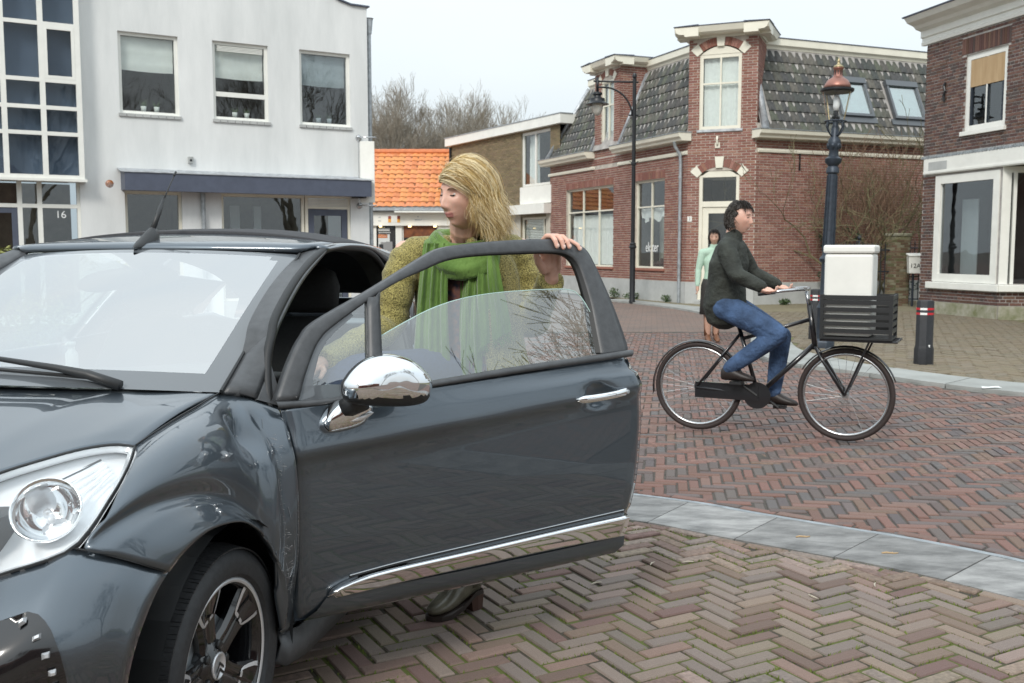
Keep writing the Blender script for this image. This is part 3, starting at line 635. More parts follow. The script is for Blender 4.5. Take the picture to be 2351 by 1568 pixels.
# windows of the house
w1=window(red,FL,3.95,7.14,.88,3.27,(1/3,2/3),(.70,),sill=(.05,.06,mat('sill_tile',(.32,.13,.09),.7)),back=M['room'])
drape(w1,FL,4.05,7.05,.95,2.45,-.22,M['curtain'],.03,22); 
w2=window(red,FL,1.09,2.70,.88,3.27,(.5,),(.70,),sill=(.05,.06,mat('sill_tile2',(.32,.13,.09),.7)),back=M['room'])
drape(w2,FL,1.18,2.62,2.12,2.52,-.2,M['curtain'],.05,16,'valance',.16); drape(w2,FL,1.18,2.62,.95,2.5,-.75,mat('inner_curtain',(.33,.33,.28),.9),.03,20)
text_on(w2,FL,'ekster',1.87,-.085,1.45,.30,M['letter_white'],scale=(.9,1.25,1))
mb=MB()                                     # things on the window ledge read as one dark arrangement of pots
for i in range(7):
    s_=1.3+i*.19; h=random.uniform(.06,.2); mb.lathe([(.03,.0),(.06,.05),(.045,h),(.02,h+.03)],FL.p(s_,-.4,.95),7)
mb.build('ledge_ornament',mat('ornament',(.10,.06,.06),.6,var=.5,vscale=4),w2)
ud=window(red,FL,3.97,4.75,4.42,6.30,(.5,),(.62,),rec=.03,fw=.08,fm=M['cream_paint'],back=M['room']); drape(ud,FL,4.05,4.68,4.5,6.2,-.16,M['curtain'],.015,40)
voussoirs(red,FL,3.97,4.75,6.30,.14,palr,.17)
mb=MB(); mb.prism([(3.97+.78*i/10,6.29+.15*math.sin(math.pi*i/10)) for i in range(11)]+[(4.75,6.25),(3.97,6.25)],lambda x,y,w_:FL.p(x,w_,y),-.09,-.005); mb.build('window_head',M['cream_paint'],red)
uc=window(red,FC,.27,1.31,4.38,6.22,(.5,),(.615,),rec=.03,fw=.085,fm=M['cream_paint'],back=M['room']); drape(uc,FC,.36,1.22,4.46,6.15,-.16,M['curtain'],.012,40)
mb=MB(); mb.prism([(.27+1.04*i/12,6.222+.20*math.sin(math.pi*i/12)) for i in range(13)],lambda x,y,w_:FC.p(x,w_,y),-.09,-.02); mb.build('window_head',M['cream_paint'],red)
voussoirs(red,FC,.27,1.31,6.24,.19,palr)
mb=MB(); FC.box(mb,.22,1.36,-.05,.04,4.32,4.38); mb.build('lead_sill',M['lead'],red)
voussoirs(red,FC,.30,1.31,3.25,.20,palr)
mb=MB(); FC.box(mb,.30,.385,-.12,-.02,.1,3.25); FC.box(mb,1.225,1.31,-.12,-.02,.1,3.25); FC.box(mb,.385,1.225,-.12,-.022,2.46,2.60); mb.prism([(.30+1.01*i/12,3.2+.22*math.sin(math.pi*i/12)) for i in range(13)],lambda x,y,w_:FC.p(x,w_,y),-.12,-.018); dfm=mb.build('door_frame',M['cream_paint'],red)
mb=MB(); FC.box(mb,.387,1.223,-.10,-.092,2.6,3.2); mb.build('pane',M['glass'],dfm); mb=MB(); FC.box(mb,.387,1.223,-1.2,-1.19,.2,3.2); mb.build('interior',M['room'],dfm)
mb=MB(); FC.box(mb,.387,.54,-.10,-.05,.2,2.455); FC.box(mb,1.09,1.223,-.10,-.05,.2,2.455); FC.box(mb,.54,1.09,-.10,-.052,2.30,2.455); FC.box(mb,.54,1.09,-.10,-.052,.2,.66); FC.box(mb,.60,1.03,-.06,-.043,.28,.58)
dd=mb.build('door',M['cream_paint'],red,bevel=.004); mb=MB(); FC.box(mb,.541,1.089,-.08,-.073,.66,2.3); mb.build('pane',M['glass'],dd); mb=MB(); mb.tube([FC.p(.45,-.05,1.2),FC.p(.45,0,1.2),FC.p(.57,0,1.2)],.012,6); FC.box(mb,.43,.47,-.05,-.04,1.05,1.32); mb.build('handle',M['steel'],dd)
mb=MB(); FC.box(mb,.29,1.32,-.1,.25,0,.12); mb.build('door_step',M['concrete'],red,bevel=.01)
mb=MB(); FC.box(mb,.02,.135,0,.02,2.10,2.23); npl=mb.build('house_number_plate',M['white_paint'],red); text_on(npl,FC,'2',.078,.022,2.165,.10,M['slate_blue'])
mb=MB(); mb.tube([FL.p(.25,.25,4.13),FL.p(.25,.22,4.0),FL.p(.22,.09,3.8),FL.p(.22,.07,3.6),FL.p(.22,.07,.02)],.045,10); 
for z in (3.2,2.1,1.0): mb.tube([FL.p(.22,.07,z),FL.p(.22,.07,z+.06)],.054,10)
mb.build('downpipe',M['zinc'],red,autosmooth=40)
mb=MB(); FR.box(mb,1.29,1.325,0,.03,3.38,3.79); mb.build('wall_anchor',M['black_metal'],red)
mb=MB(); mb.tube([FC.p(.75,0,4.0),FC.p(.75,.08,4.02),FC.p(.75,.1,4.12),FC.p(.75,.07,4.2)],.028,8); FC.box(mb,.69,.81,0,.03,3.92,4.05); mb.build('wall_hook',M['cream_paint'],red)
# ---------------------------------------------------------------- olive brick flat-roofed building
OB=Vector((*LP,0))+dl*8.40; do=V(-.489,.872,0); olive=empty('flat_roof_house',(OB.x,OB.y,0)); tag(olive,'olive brown brick flat-roofed house with white fascia and upper window bay','house')
FO=F((0,0),do,(-.872,-.489)); mb=MB(); ho=[(.0,1.95,3.55,5.40),(.25,1.95,.9,2.5),(5.05,5.6,4.45,4.88)]
holed(mb,FO,-.6,7.55,0,5.45,ho); q=[FO.p(7.55,0,0),FO.p(7.55,-7,0),FO.p(7.55,-7,5.45),FO.p(7.55,0,5.45)]; mb.add(q,[(0,1,2,3)]); mb.add([FO.p(-.6,0,5.45),FO.p(7.55,0,5.45),FO.p(7.55,-7,5.45),FO.p(-.6,-7,5.45)],[(0,1,2,3)]); ow=mb.build('wall',mat('olive_mortar',(.22,.19,.13),.95,var=.15),olive)
Bo=Bricks(palette([(.20,.155,.085),(.235,.185,.105),(.17,.13,.075),(.22,.165,.10),(.255,.20,.12)],10,.1),M['brick']); Bo.wall(FO,1.96,7.55,2.95,5.44,ho,bond='s'); Bo.wall(FO,-.6,-.02,2.95,5.44,ho,bond='s'); Bo.build(ow,(OB.x,OB.y))
mb=MB(); FO.box(mb,-.9,7.7,-.3,.18,5.45,5.75); FO.box(mb,-.9,7.7,-7,-.3,5.45,5.75); fa=mb.build('fascia',M['white_paint'],olive); mb=MB(); FO.box(mb,-.92,7.72,-.3,.2,5.752,5.78); mb.build('zinc_lip',M['zinc'],fa)
mb=MB(); FO.box(mb,-.1,1.97,-.02,.03,2.95,3.54); FO.box(mb,-.1,3.1,-.02,.30,2.60,2.92); mb.build('white_panel',M['white_paint'],olive)
mb=MB(); FO.box(mb,1.96,7.5,-.02,.012,0,2.6); FO.box(mb,-.4,.24,-.02,.012,0,2.6); FO.box(mb,.24,1.96,-.02,.012,0,.88); mb.build('render_panel',mat('render_beige',(.50,.47,.40),.9,var=.06),olive)
wo_=window(olive,FO,0,1.95,3.55,5.40,(.55,),(),fw=.09,bw=.08,fm=M['white_paint'],back=M['room']); drape(wo_,FO,1.15,1.8,3.65,5.3,-.3,M['curtain'],.03,25)
wo2=window(olive,FO,.25,1.95,.9,2.5,(.15,),(),fw=.07,fm=M['cream_paint'],back=M['room_warm'])
mb=MB()
for i in range(26): FO.box(mb,.6,1.9,-.20,-.18,1.0+i*.055,1.035+i*.055)
mb.build('venetian_blind',M['blind'],wo2)
window(olive,FO,5.05,5.6,4.45,4.88,(),(),fm=M['white_paint'],back=M['room'])
mb=MB(); mb.tube([FO.p(7.45,.06,0),FO.p(7.45,.06,5.4)],.05,8); mb.build('downpipe',M['black_metal'],olive)
# ---------------------------------------------------------------- shop with the orange roof
shop=empty('tiled_shop',(-4.4,38,0)); tag(shop,'low white shop under a bright orange pantile roof','shop'); FS=F((0,0),(1,0),(0,-1))
mb=MB(); hs=[(-.75,-.02,.4,2.3),(.22,1.6,.3,2.4)]
holed(mb,FS,-3.5,3.2,0,3.0,hs); mb.add([FS.p(-3.5,0,0),FS.p(-3.5,-8,0),FS.p(-3.5,-8,3),FS.p(-3.5,0,3)],[(0,1,2,3)]); mb.build('wall',M['white_paint'],shop)
ts=(V(0,3.1,2.3)); SS=ts.length; ts=ts/SS; ns=V(1,0,0).cross(ts); PS=lambda a,b:(V(-3.9+a,-.35,3.02)+ts*b,ns,V(1,0,0),ts)
mb=MB(); mb.add([PS(0,0)[0],PS(7.6,0)[0],PS(7.6,SS)[0],PS(0,SS)[0],V(3.7,6,3.0),V(-3.9,6,3.0)],[(0,1,2,3),(3,2,4,5)]); sr=mb.build('roof',mat('roof_underlay',(.22,.085,.035),.9),shop)
Ts=Tiles(palette([(.58,.20,.06),(.63,.245,.08),(.52,.17,.055),(.60,.22,.085)],8,.08),.27,.40,M['tile_orange']); Ts.slope(PS,12,28,lambda a,b:True,.322); Ts.build(sr,(-4.4,38))
mb=MB()
for i in range(19): mb.lathe([(.12,-.22),(.13,.22)],PS(.2+i*.4,SS)[0]+V(0,0,.0),8,M=Matrix.Rotation(R(90),4,'Y'),c=(.55,.16,.05))
mb.build('ridge_tile',M['tile_orange'],sr)
mb=MB(); FS.box(mb,-3.6,3.3,0,.35,2.86,3.04); mb.build('gutter',M['zinc'],shop)
mb=MB(); FS.box(mb,-3.5,3.2,.01,.12,2.3,2.80); FS.box(mb,.0,3.0,.0,.5,2.78,2.84,m=0); sg=mb.build('sign_board',M['white_paint'],shop)
mb=MB(); FS.box(mb,-.28,.17,.121,.130,2.42,2.66,m=2); FS.box(mb,-.28,-.17,.130,.133,2.55,2.66,m=0); FS.box(mb,.06,.17,.130,.133,2.55,2.66,m=0); FS.box(mb,-.28,-.17,.130,.133,2.42,2.549,m=1); FS.box(mb,.06,.17,.130,.133,2.42,2.549,m=1); mb.build('sign_emblem',[mat('sign_red',(.28,.05,.03),.6),mat('sign_orange',(.75,.36,.05),.6),M['white_paint']],sg)
mb=MB()
for x,w_,z in ((-.60,.08,2.60),(-.60,.11,2.46),(.85,.06,2.62),(.85,.26,2.50)): FS.box(mb,x-w_/2,x+w_/2,.121,.1225,z,z+.03)
mb.build('faint_lettering',M['zinc'],sg)
mb=MB()
for s_ in (-.55,.55,1.5): mb.lathe([(.06,.0),(.05,.05),(.02,.06)],FS.p(s_,.3,2.24),8)
mb.build('spot_lamp',mat('spot_lit',(1,.75,.35),.5,emit=3),shop)
wn=window(shop,FS,-.75,-.02,.4,2.3,(),(),fm=M['black_metal'],back=M['room'])
mb=MB(); FS.box(mb,-.69,-.08,-.09,-.07,.5,2.2,m=0); FS.box(mb,-.25,-.08,-.07,-.067,.5,2.2,m=1); FS.box(mb,-.69,-.2,-.067,-.064,1.98,2.10,m=1); FS.box(mb,-.69,-.34,-.067,-.063,1.84,1.97,m=2); FS.box(mb,-.60,-.15,-.07,-.066,1.2,1.7,m=3); FS.box(mb,-.66,-.5,-.066,-.063,1.35,1.6,m=1); FS.box(mb,-.62,-.4,-.066,-.063,1.68,1.74,m=0)
for i in range(11): FS.box(mb,-.67+i*.042,-.64+i*.042,-.064,-.0625,2.02,2.06,m=0)
mb.build('poster',[mat('poster_white',(.62,.64,.63),.5),mat('poster_black',(.02,.02,.022),.5),mat('poster_orange',(.55,.17,.04),.5),mat('poster_grey',(.25,.25,.25),.5)],wn)
text_on(wn,FS,'BACK IN BUSINESS',-.515,-.061,1.905,.040,M['letter_white'])
wn=window(shop,FS,.22,1.6,.3,2.4,(.6,),(),fm=M['white_paint'],back=M['room_warm'])
mb=MB(); FS.box(mb,.29,1.5,-.06,-.045,1.85,2.32); mb.build('brown_banner',mat('banner_brown',(.24,.075,.02),.6,base2=(.10,.03,.012),vscale=7),wn)
# ---------------------------------------------------------------- white rendered building
WP=(-3.06,21.5); white=empty('white_building',(*WP,0)); tag(white,'white rendered two-storey building with glazed stair bay and slate blue awning','building')
FW=F((0,0),(-.866,-.5),(.5,-.866)); hw=[(3.88,4.97,3.95,5.46),(2.13,3.23,3.95,5.46),(.39,1.48,3.95,5.46),(3.89,4.94,0,2.5),(.42,3.13,0,2.5),(5.72,9.5,0,2.68)]
mb=MB(); holed(mb,FW,0,9.5,0,6.46,hw,reveal=.12); mb.prism([(0,6.46),(.36,6.465),(.62,6.53),(.95,6.68),(1.4,6.95),(2.0,7.12),(3,7.2),(9.5,7.2),(9.5,6.46)],lambda x,y,w_:FW.p(x,w_,y),-.25,0)
mb.add([FW.p(0,0,0),FW.p(0,-9,0),FW.p(0,-9,6.46),FW.p(0,0,6.46)],[(0,1,2,3)]); mb.add([FW.p(0,-.25,6.4),FW.p(9.5,-.25,6.4),FW.p(9.5,-9,6.4),FW.p(0,-9,6.4)],[(0,1,2,3)]); mb.build('wall',M['stucco'],white)
mb=MB(); cp=[(-.05,6.462),(.36,6.467),(.62,6.535),(.95,6.685),(1.4,6.955),(2.0,7.125),(3,7.205),(9.5,7.205)]
for (a,z0),(b,z1) in zip(cp,cp[1:]): mb.hexa([FW.p(a,-.3,z0),FW.p(b,-.3,z1),FW.p(b,.05,z1),FW.p(a,.05,z0),FW.p(a,-.3,z0+.03),FW.p(b,-.3,z1+.03),FW.p(b,.05,z1+.03),FW.p(a,.05,z0+.03)])
mb.build('roof_edge',M['slate_blue'],white)
mb=MB(); mb.lathe([(.06,-.3),(.09,.0),(.11,.02)],FW.p(-.09,-.12,6.25),8); mb.tube([FW.p(-.09,-.12,6.0),FW.p(-.09,-.12,0)],.045,8); mb.build('downpipe',M['zinc'],white)
for i,(a,b) in enumerate(((3.88,4.97),(2.13,3.23),(.39,1.48))):
    wv=window(white,FW,a,b,3.95,5.46,() ,(.33,) if i==1 else (),rec=.06,fw=.06,bw=.09,fm=M['white_paint'],gm=M['glass'] if i<2 else M['dark_glass'],back=M['room'])
    mb=MB()
    for k in range(8):
        s0=lerp(a-.03,b+.03,k/8)+.006; s1=lerp(a-.03,b+.03,(k+1)/8)-.006; mb=MB(); FW.box(mb,s0,s1,-.08,.035,3.89,3.948); mb.build('sill_brick',M['plinth'],wv)
    zt=5.40; zb=4.78; mb=MB()
    rows=[]
    for k in range(9):
        z=lerp(zt,zb,k/8); rows.append([FW.p(lerp(a+.07,b-.07,j/10),-.17-.012*((k%3)==2)-.01*math.sin(j*.6),z-.012*math.sin(math.pi*j/10)*(k==8)) for j in range(11)])
    mb.grid(rows); mb.build('roman_blind',M['blind'],wv,smooth=True)
    if i==1:
        mb=MB()
        for k in range(4): FW.box(mb,a+.1,b-.1,-.06,-.045,5.28+k*.028,5.296+k*.028)
        mb.build('vent_slats',M['white_paint'],wv)
    for k in range(2):
        s_=lerp(a,b,.35+.22*k); mb=MB(); mb.lathe([(.04,0),(.055,.11),(.05,.11)],FW.p(s_,-.25,4.02),10); pt=mb.build('plant_pot',M['blind'],wv,smooth=True)
        mb=MB()
        for q in range(26):
            an=random.uniform(0,6.28); h=random.uniform(.04,.16); c0=FW.p(s_,-.25,4.12); e=c0+V(math.cos(an)*.1,math.sin(an)*.05,h); mb.add([c0+V(.008,0,0),c0-V(.008,0,0),e],[(0,1,2)])
        mb.build('pot_plant',M['leaf'],wv)
mb=MB(); swept(FW,[(-.02,2.51),(.42,2.50),(.45,2.49),(.45,2.82),(.40,2.825),(-.02,2.90)],.12,5.0,mb); aw=mb.build('awning',M['slate_blue'],white); mb=MB(); swept(FW,[(-.02,2.902),(.40,2.828),(.47,2.822),(.47,2.836),(.4,2.846),(-.02,2.93)],.08,5.06,mb); mb.build('lead_flashing',M['lead'],aw)
window(white,FW,3.89,4.94,.35,2.5,(),(),fm=M['cream_paint'],gm=M['dark_glass'],back=M['room_warm'])
wsh=window(white,FW,1.42,3.13,.35,2.5,(),(),fm=M['cream_paint'],gm=M['dark_glass'],back=M['room_warm'])
mb=MB(); FW.box(mb,2.55,2.75,-.9,-.85,.5,2.3); FW.box(mb,2.1,2.25,-.9,-.85,.5,2.3); mb.build('blind_panel',M['blind'],wsh)
mb=MB(); FW.box(mb,.42,1.40,-.12,-.05,2.46,2.5); FW.box(mb,.42,.47,-.12,-.05,0,2.46); FW.box(mb,1.34,1.40,-.12,-.05,0,2.46); FW.box(mb,.47,1.34,-.12,-.052,2.24,2.29); fdr=mb.build('door_frame',M['cream_paint'],white)
mb=MB()
for k in range(5): FW.box(mb,.48,1.33,-.09,-.06,2.30+k*.03,2.318+k*.03)
mb.build('vent_slats',M['cream_paint'],fdr)
mb=MB(); FW.box(mb,.48,.60,-.11,-.06,.02,2.23); FW.box(mb,1.21,1.33,-.11,-.06,.02,2.23); FW.box(mb,.6,1.21,-.11,-.062,2.1,2.23); FW.box(mb,.6,1.21,-.11,-.062,.02,.3); ddo=mb.build('door',M['slate_blue'],white); mb=MB(); FW.box(mb,.6,1.21,-.09,-.085,.3,2.1); mb.build('pane',M['dark_glass'],ddo); mb=MB(); FW.box(mb,.5,1.3,-1.2,-1.19,0,2.3); mb.build('interior',M['room_warm'],ddo)
for a,b in ((1.42,3.13),(3.89,4.94)):
    mb=MB(); FW.box(mb,a,b,-.10,-.02,0,.34); mb.build('shop_plinth',M['plinth'],white)
mb=MB(); mb.tube([FW.p(3.5,.06,0),FW.p(3.5,.06,2.49)],.045,8); mb.build('downpipe',M['zinc'],white)
mb=MB(); mb.lathe([(.075,0),(.075,.03),(.07,.06),(.04,.085)],FW.p(5.2,.0,2.62),14,M=Matrix.Rotation(R(90),4,FW.d)); mb.build('alarm_light',M['amber'],white,smooth=True)
mb=MB(); FW.box(mb,3.66,3.76,0,.06,3.06,3.19); FW.box(mb,3.69,3.73,.06,.075,3.10,3.14,m=1); mb.build('sensor_box',[M['concrete'],M['black_metal']],white,bevel=.01)
mb=MB(); mb.lathe([(.04,0),(.04,.03),(.025,.07)],FW.p(.28,.35,2.46),10); FW.box(mb,.18,.40,.0,.3,2.47,2.5); mb.build('camera_dome',M['black_metal'],white)
# stair bay
mb=MB(); vs_=[5.70,6.30,6.93,7.7,8.4,9.2]; zs_=[2.70,3.47,3.93,4.41,5.40,6.3,7.1]
for k,s_ in enumerate(vs_): FW.box(mb,s_-.045,s_+.045,-.05,.25,2.66,7.15)
for k,z in enumerate(zs_): FW.box(mb,5.66,9.24,-.05,.248,z-.035,z+.035)
FW.box(mb,5.62,9.3,-.05,.285,2.62,2.67)
bay=mb.build('stair_bay_frame',M['white_paint'],white)
for (a,b) in zip(vs_,vs_[1:]):
    for (u,v) in zip(zs_,zs_[1:]):
        mb=MB(); FW.box(mb,a+.046,b-.046,.19,.197,u+.036,v-.036); mb.build('pane',M['bay_glass'],bay)
mb=MB(); FW.box(mb,5.747,6.254,.2,.25,4.446,4.50); FW.box(mb,5.747,6.254,.2,.25,5.31,5.365); FW.box(mb,5.747,5.80,.2,.252,4.5,5.31); FW.box(mb,6.2,6.254,.2,.252,4.5,5.31); mb.build('casement',M['white_paint'],bay)
mb=MB(); FW.box(mb,5.75,9.2,-1.5,-1.49,2.7,7.1); mb.build('interior',M['room'],bay)
mb=MB()
for s_ in (5.73,6.40,6.73,7.6,8.5,9.45): FW.box(mb,s_-.04,s_+.04,-.16,-.06,0,2.66)
FW.box(mb,5.69,9.49,-.16,-.062,2.15,2.22); FW.box(mb,5.69,9.49,-.16,-.062,.0,.2); gf=mb.build('entrance_frame',M['white_paint'],white)
for a,b in ((5.77,6.36),(6.44,6.69),(7.64,8.46),(8.54,9.41)):
    for u,v in ((.2,2.15),(2.22,2.64)):
        mb=MB(); FW.box(mb,a,b,-.13,-.124,u,v); mb.build('pane',M['dark_glass'],gf)
mb=MB(); FW.box(mb,6.77,7.56,-.13,-.124,2.22,2.64); mb.build('pane',M['dark_glass'],gf)
mb=MB(); FW.box(mb,5.75,9.45,-1.3,-1.29,0,2.66); mb.build('interior',M['room_warm'],gf)
mb=MB(); FW.box(mb,6.77,6.87,-.15,-.08,.02,2.15); FW.box(mb,7.46,7.56,-.15,-.08,.02,2.15); FW.box(mb,6.87,7.46,-.15,-.082,2.05,2.15); FW.box(mb,6.87,7.46,-.15,-.082,.02,.25); dd=mb.build('door',M['slate_blue'],white); mb=MB(); FW.box(mb,6.87,7.46,-.12,-.115,.25,2.05); mb.build('pane',M['dark_glass'],dd)
text_on(gf,FW,'16',6.05,-.118,2.03,.19,M['letter_white'])
# blank hanging banner sign on two brackets at the right-hand corner
bs=empty('banner_sign',(-3.2,21.25,2.4)); tag(bs,'blank white banner stretched between two steel wall brackets','sign')
mb=MB(); mb.box((0,-.012,-.02),(.30,.012,1.26)); mb.build('banner',M['white_paint'],bs,bevel=.005)
for z in (-.08,1.34):
    mb=MB(); mb.tube([(-.06,.12,z),(-.06,-.02,z),(.34,-.02,z)],.014,8); mb.lathe([(.075,0),(.06,.03),(.02,.05)],(-.06,.14,z),12,M=Matrix.Rotation(R(90),4,'X')); mb.build('bracket',M['steel'],bs,smooth=True)
mb=MB(); mb.tube([(-.03,-.02,-.08),(-.03,-.02,1.34)],.008,6); mb.build('rod',M['steel'],bs)
# ---------------------------------------------------------------- brown brick house on the right
QP=(9.58,19.64); brown=empty('brown_house',(*QP,0)); tag(brown,'weathered dark brown brick house with white shop window and heavy cornice','house')
FQ=F((0,0),(-.237,.9715),(-.9715,-.237)); FB=F((0,0),(.975,-.22),(-.22,-.975))
mb=MB(); hq=[(.06,2.0,.71,2.95)]; hu=[(0.0,1.2,3.80,5.34)]
holed(mb,FQ,0,2.44,0,3.02,hq,reveal=.12); holed(mb,FQ,-7,2.46,3.02,6.2,hu,reveal=.12); holed(mb,FB,0,6,0,.72,[]); 
for q in ([FQ.p(2.44,0,0),FQ.p(2.44,-8,0),FQ.p(2.44,-8,6.2),FQ.p(2.44,0,6.2)],[FQ.p(-7,0,3.02),FQ.p(2.44,0,3.02),FQ.p(2.44,-6,3.02),FQ.p(-7,-6,3.02)],[FQ.p(-7,0,6.2),FQ.p(2.46,0,6.2),FQ.p(2.46,-8,6.2),FQ.p(-7,-8,6.2)]): mb.add(q,[(0,1,2,3)])
bwl=mb.build('wall',M['mortar_dark'],brown)
Bq=Bricks(palette([(.105,.055,.045),(.13,.07,.055),(.085,.045,.04),(.15,.085,.065),(.09,.06,.055),(.12,.06,.045)],12,.15),M['brick'])
Bq.wall(FQ,2.0,2.44,.28,3.0); Bq.wall(FQ,0,2.0,.28,.55); Bq.wall(FB,0,4,.28,.55); Bq.wall(FQ,-1.5,2.46,3.42,5.8,hu+[(-.08,1.33,5.35,5.69)]); Bq.soldier(FQ,-.08,1.33,5.36,5.68,w=.05); Bq.build(bwl,QP)
mb=MB(); FQ.box(mb,0,2.45,-.05,.05,0,.275); FB.box(mb,.012,6,-.05,.05,0,.275); mb.build('plinth',M['mossy'],brown)
mb=MB(); FQ.box(mb,-7,2.36,-.02,.06,3.0,3.34); FQ.box(mb,-7,2.36,.06,.075,3.02,3.06); hd=mb.build('shop_fascia',M['white_paint'],brown)
mb=MB(); FQ.box(mb,1.6,2.2,.0605,.063,3.08,3.26); mb.build('filler_patch',M['plinth'],hd)
mb=MB(); FQ.box(mb,-7,2.44,-.02,.05,3.345,3.40)
for i in range(90): FQ.box(mb,2.40-i*.1,2.44-i*.1,.05,.075,3.345,3.39)
mb.build('frieze',M['zinc'],brown)
ws=window(brown,FQ,.06,2.0,.71,2.95,(),(),rec=-.02,fw=.17,fm=M['white_paint'],gm=M['dark_glass'],back=M['room'],depth=.08)
mb=MB(); FQ.box(mb,1.25,1.75,-.5,-.48,.85,2.45); mb.build('leaning_board',M['white_paint'],ws)
mb=MB(); FQ.box(mb,-.1,2.12,-.05,.10,.56,.70); FB.box(mb,0.0,6,-.05,.12,.562,.698); mb.build('sill',M['white_paint'],brown,bevel=.012)
mb=MB(); FB.box(mb,.0,.16,-.1,.02,.705,3.0); FB.box(mb,.16,6,-.1,.02,2.88,3.0); FB.box(mb,.2,.26,-.1,.045,.705,2.9); cb=mb.build('shop_front_frame',M['white_paint'],brown); mb=MB(); FB.box(mb,.16,6,-.06,-.05,.705,2.88); mb.build('pane',M['dark_glass'],cb); mb=MB(); FB.box(mb,.16,6,-1.0,-.99,.7,2.9); mb.build('interior',M['room'],cb)
wu=window(brown,FQ,0.0,1.2,3.80,5.34,(.5,),(),rec=.03,fw=.11,fm=M['white_paint'],gm=M['dark_glass'],back=M['room'],sill=(.07,.09,M['white_paint']))
mb=MB(); FQ.box(mb,.12,1.08,-.045,-.032,4.68,5.22); mb.build('plywood_board',M['wood_raw'],wu)
mb=MB(); FQ.box(mb,.12,.17,-.075,-.036,3.92,4.68); FQ.box(mb,1.03,1.08,-.075,-.036,3.92,4.68); FQ.box(mb,.57,.63,-.075,-.036,3.92,4.68); mb.build('inner_frame',M['blue_metal'],wu)
mb=MB(); swept(FQ,[(-.05,5.80),(.04,5.80),(.05,5.86),(.03,5.88),(.03,5.95),(.07,5.97),(.07,6.10),(.20,6.14),(.26,6.2),(.42,6.26),(.50,6.36),(-.05,6.36)],-7,2.62,mb); cn=mb.build('cornice',M['white_paint'],brown); mb=MB(); swept(FQ,[(-.2,6.362),(.52,6.362),(.53,6.39),(-.2,6.42)],-7,2.66,mb); mb.build('zinc_lip',M['slate_blue'],cn)
mb=MB(); mb.tube([FQ.p(1.8,.03,4.5),FQ.p(1.82,.04,4.62),FQ.p(1.78,.04,4.72),FQ.p(1.82,.04,4.82),FQ.p(1.79,.03,4.9)],[.02,.03,.022,.03,.02],8); mb.build('wall_anchor',M['black_metal'],brown)
# ---------------------------------------------------------------- houses across the square behind the camera (seen mirrored in paint and chrome)
def back_house(x,y,w,h,rh,rz,c,label):
    e=empty('brick_house',(x,y,0),rz); tag(e,label,'house'); fr=F((0,0),(1,0),(0,1))
    hs_=[(-w/2+w*(k+.25)/3,-w/2+w*(k+.25)/3+1.1,z,z+1.5) for k in range(3) for z in (.9,3.6)]
    mb=MB(); holed(mb,fr,-w/2,w/2,0,h,hs_); mb.box((-w/2,-7,0),(w/2,-.01,h)); mb.build('wall',brick_sheet_mat('far_brick',c,tuple(v*.8 for v in c),tuple(v*.7 for v in c),0),e)
    mb=MB(); mb.add([(-w/2-.2,.3,h),(w/2+.2,.3,h),(w/2+.2,-3.5,h+rh),(-w/2-.2,-3.5,h+rh),(-w/2-.2,-7.3,h),(w/2+.2,-7.3,h)],[(0,1,2,3),(3,2,5,4),(0,3,4),(1,5,2)]); mb.build('roof',mat('far_roof',(.20,.07,.04),.8,var=.2),e)
    for (a,b,u,v) in hs_: window(e,fr,a,b,u,v,(.5,),(.65,),fm=M['white_paint'],gm=M['dark_glass'])
back_house(-9,-24,7,5.6,3.4,R(8),(.20,.08,.06),'red brick terraced house with orange roof, leftmost of the row across the square')
back_house(-1.4,-25,7,6.2,3.6,R(2),(.16,.07,.06),'dark brick terraced house with steep roof in the middle of the row across the square')
back_house(6.2,-24.5,7,5.4,3.2,R(-5),(.22,.10,.07),'red brick terraced house beside the dark brick one across the square')
back_house(15,-20,8,5.8,3.4,R(-35),(.17,.08,.06),'brick end house standing at an angle to the row across the square')
# ================================================================ CAR (local axes: x = its left, y = rearwards from the front axle, z up)
def car_paint():
    m=mat('car_paint',(.082,.102,.122),.38,.82); N=m.node_tree.nodes; K=m.node_tree.links; b=N['Principled BSDF']; o=[x for x in N if x.type=='OUTPUT_MATERIAL'][0]
    g=N.new('ShaderNodeBsdfGlossy'); g.inputs['Roughness'].default_value=.012; g.inputs['Color'].default_value=(1,1,1,1); f=N.new('ShaderNodeFresnel'); f.inputs[0].default_value=1.6; x=N.new('ShaderNodeMixShader'); gm_=N.new('ShaderNodeNewGeometry'); mi=N.new('ShaderNodeMapRange'); mi.inputs[3].default_value=1.6; mi.inputs[4].default_value=1/1.6; K.new(gm_.outputs['Backfacing'],mi.inputs[0]); K.new(mi.outputs[0],f.inputs[0])
    K.new(f.outputs[0],x.inputs[0]); K.new(b.outputs[0],x.inputs[1]); K.new(g.outputs[0],x.inputs[2]); K.new(x.outputs[0],o.inputs[0])
    vo=N.new('ShaderNodeTexNoise'); vo.inputs['Scale'].default_value=900; bp=N.new('ShaderNodeBump'); bp.inputs['Strength'].default_value=.12; bp.inputs['Distance'].default_value=.001; K.new(N['Texture Coordinate'].outputs['Object'],vo.inputs['Vector']); K.new(vo.outputs['Fac'],bp.inputs['Height']); K.new(bp.outputs[0],b.inputs['Normal']); return m
M['paint']=car_paint()
M['trim']=mat('satin_black_trim',(.055,.058,.062),.42,var=.2,vscale=30,bump=.06,bscale=300)
M['plastic']=mat('black_plastic',(.018,.019,.02),.45,bump=.05,bscale=400)
M['rubber']=mat('rubber',(.014,.015,.016),.55)
M['tyre']=mat('tyre_rubber',(.022,.023,.025),.6,var=.3,vscale=60,bump=.1,bscale=200)
M['gloss_black']=mat('gloss_black',(.008,.008,.009),.12,coat=.8)
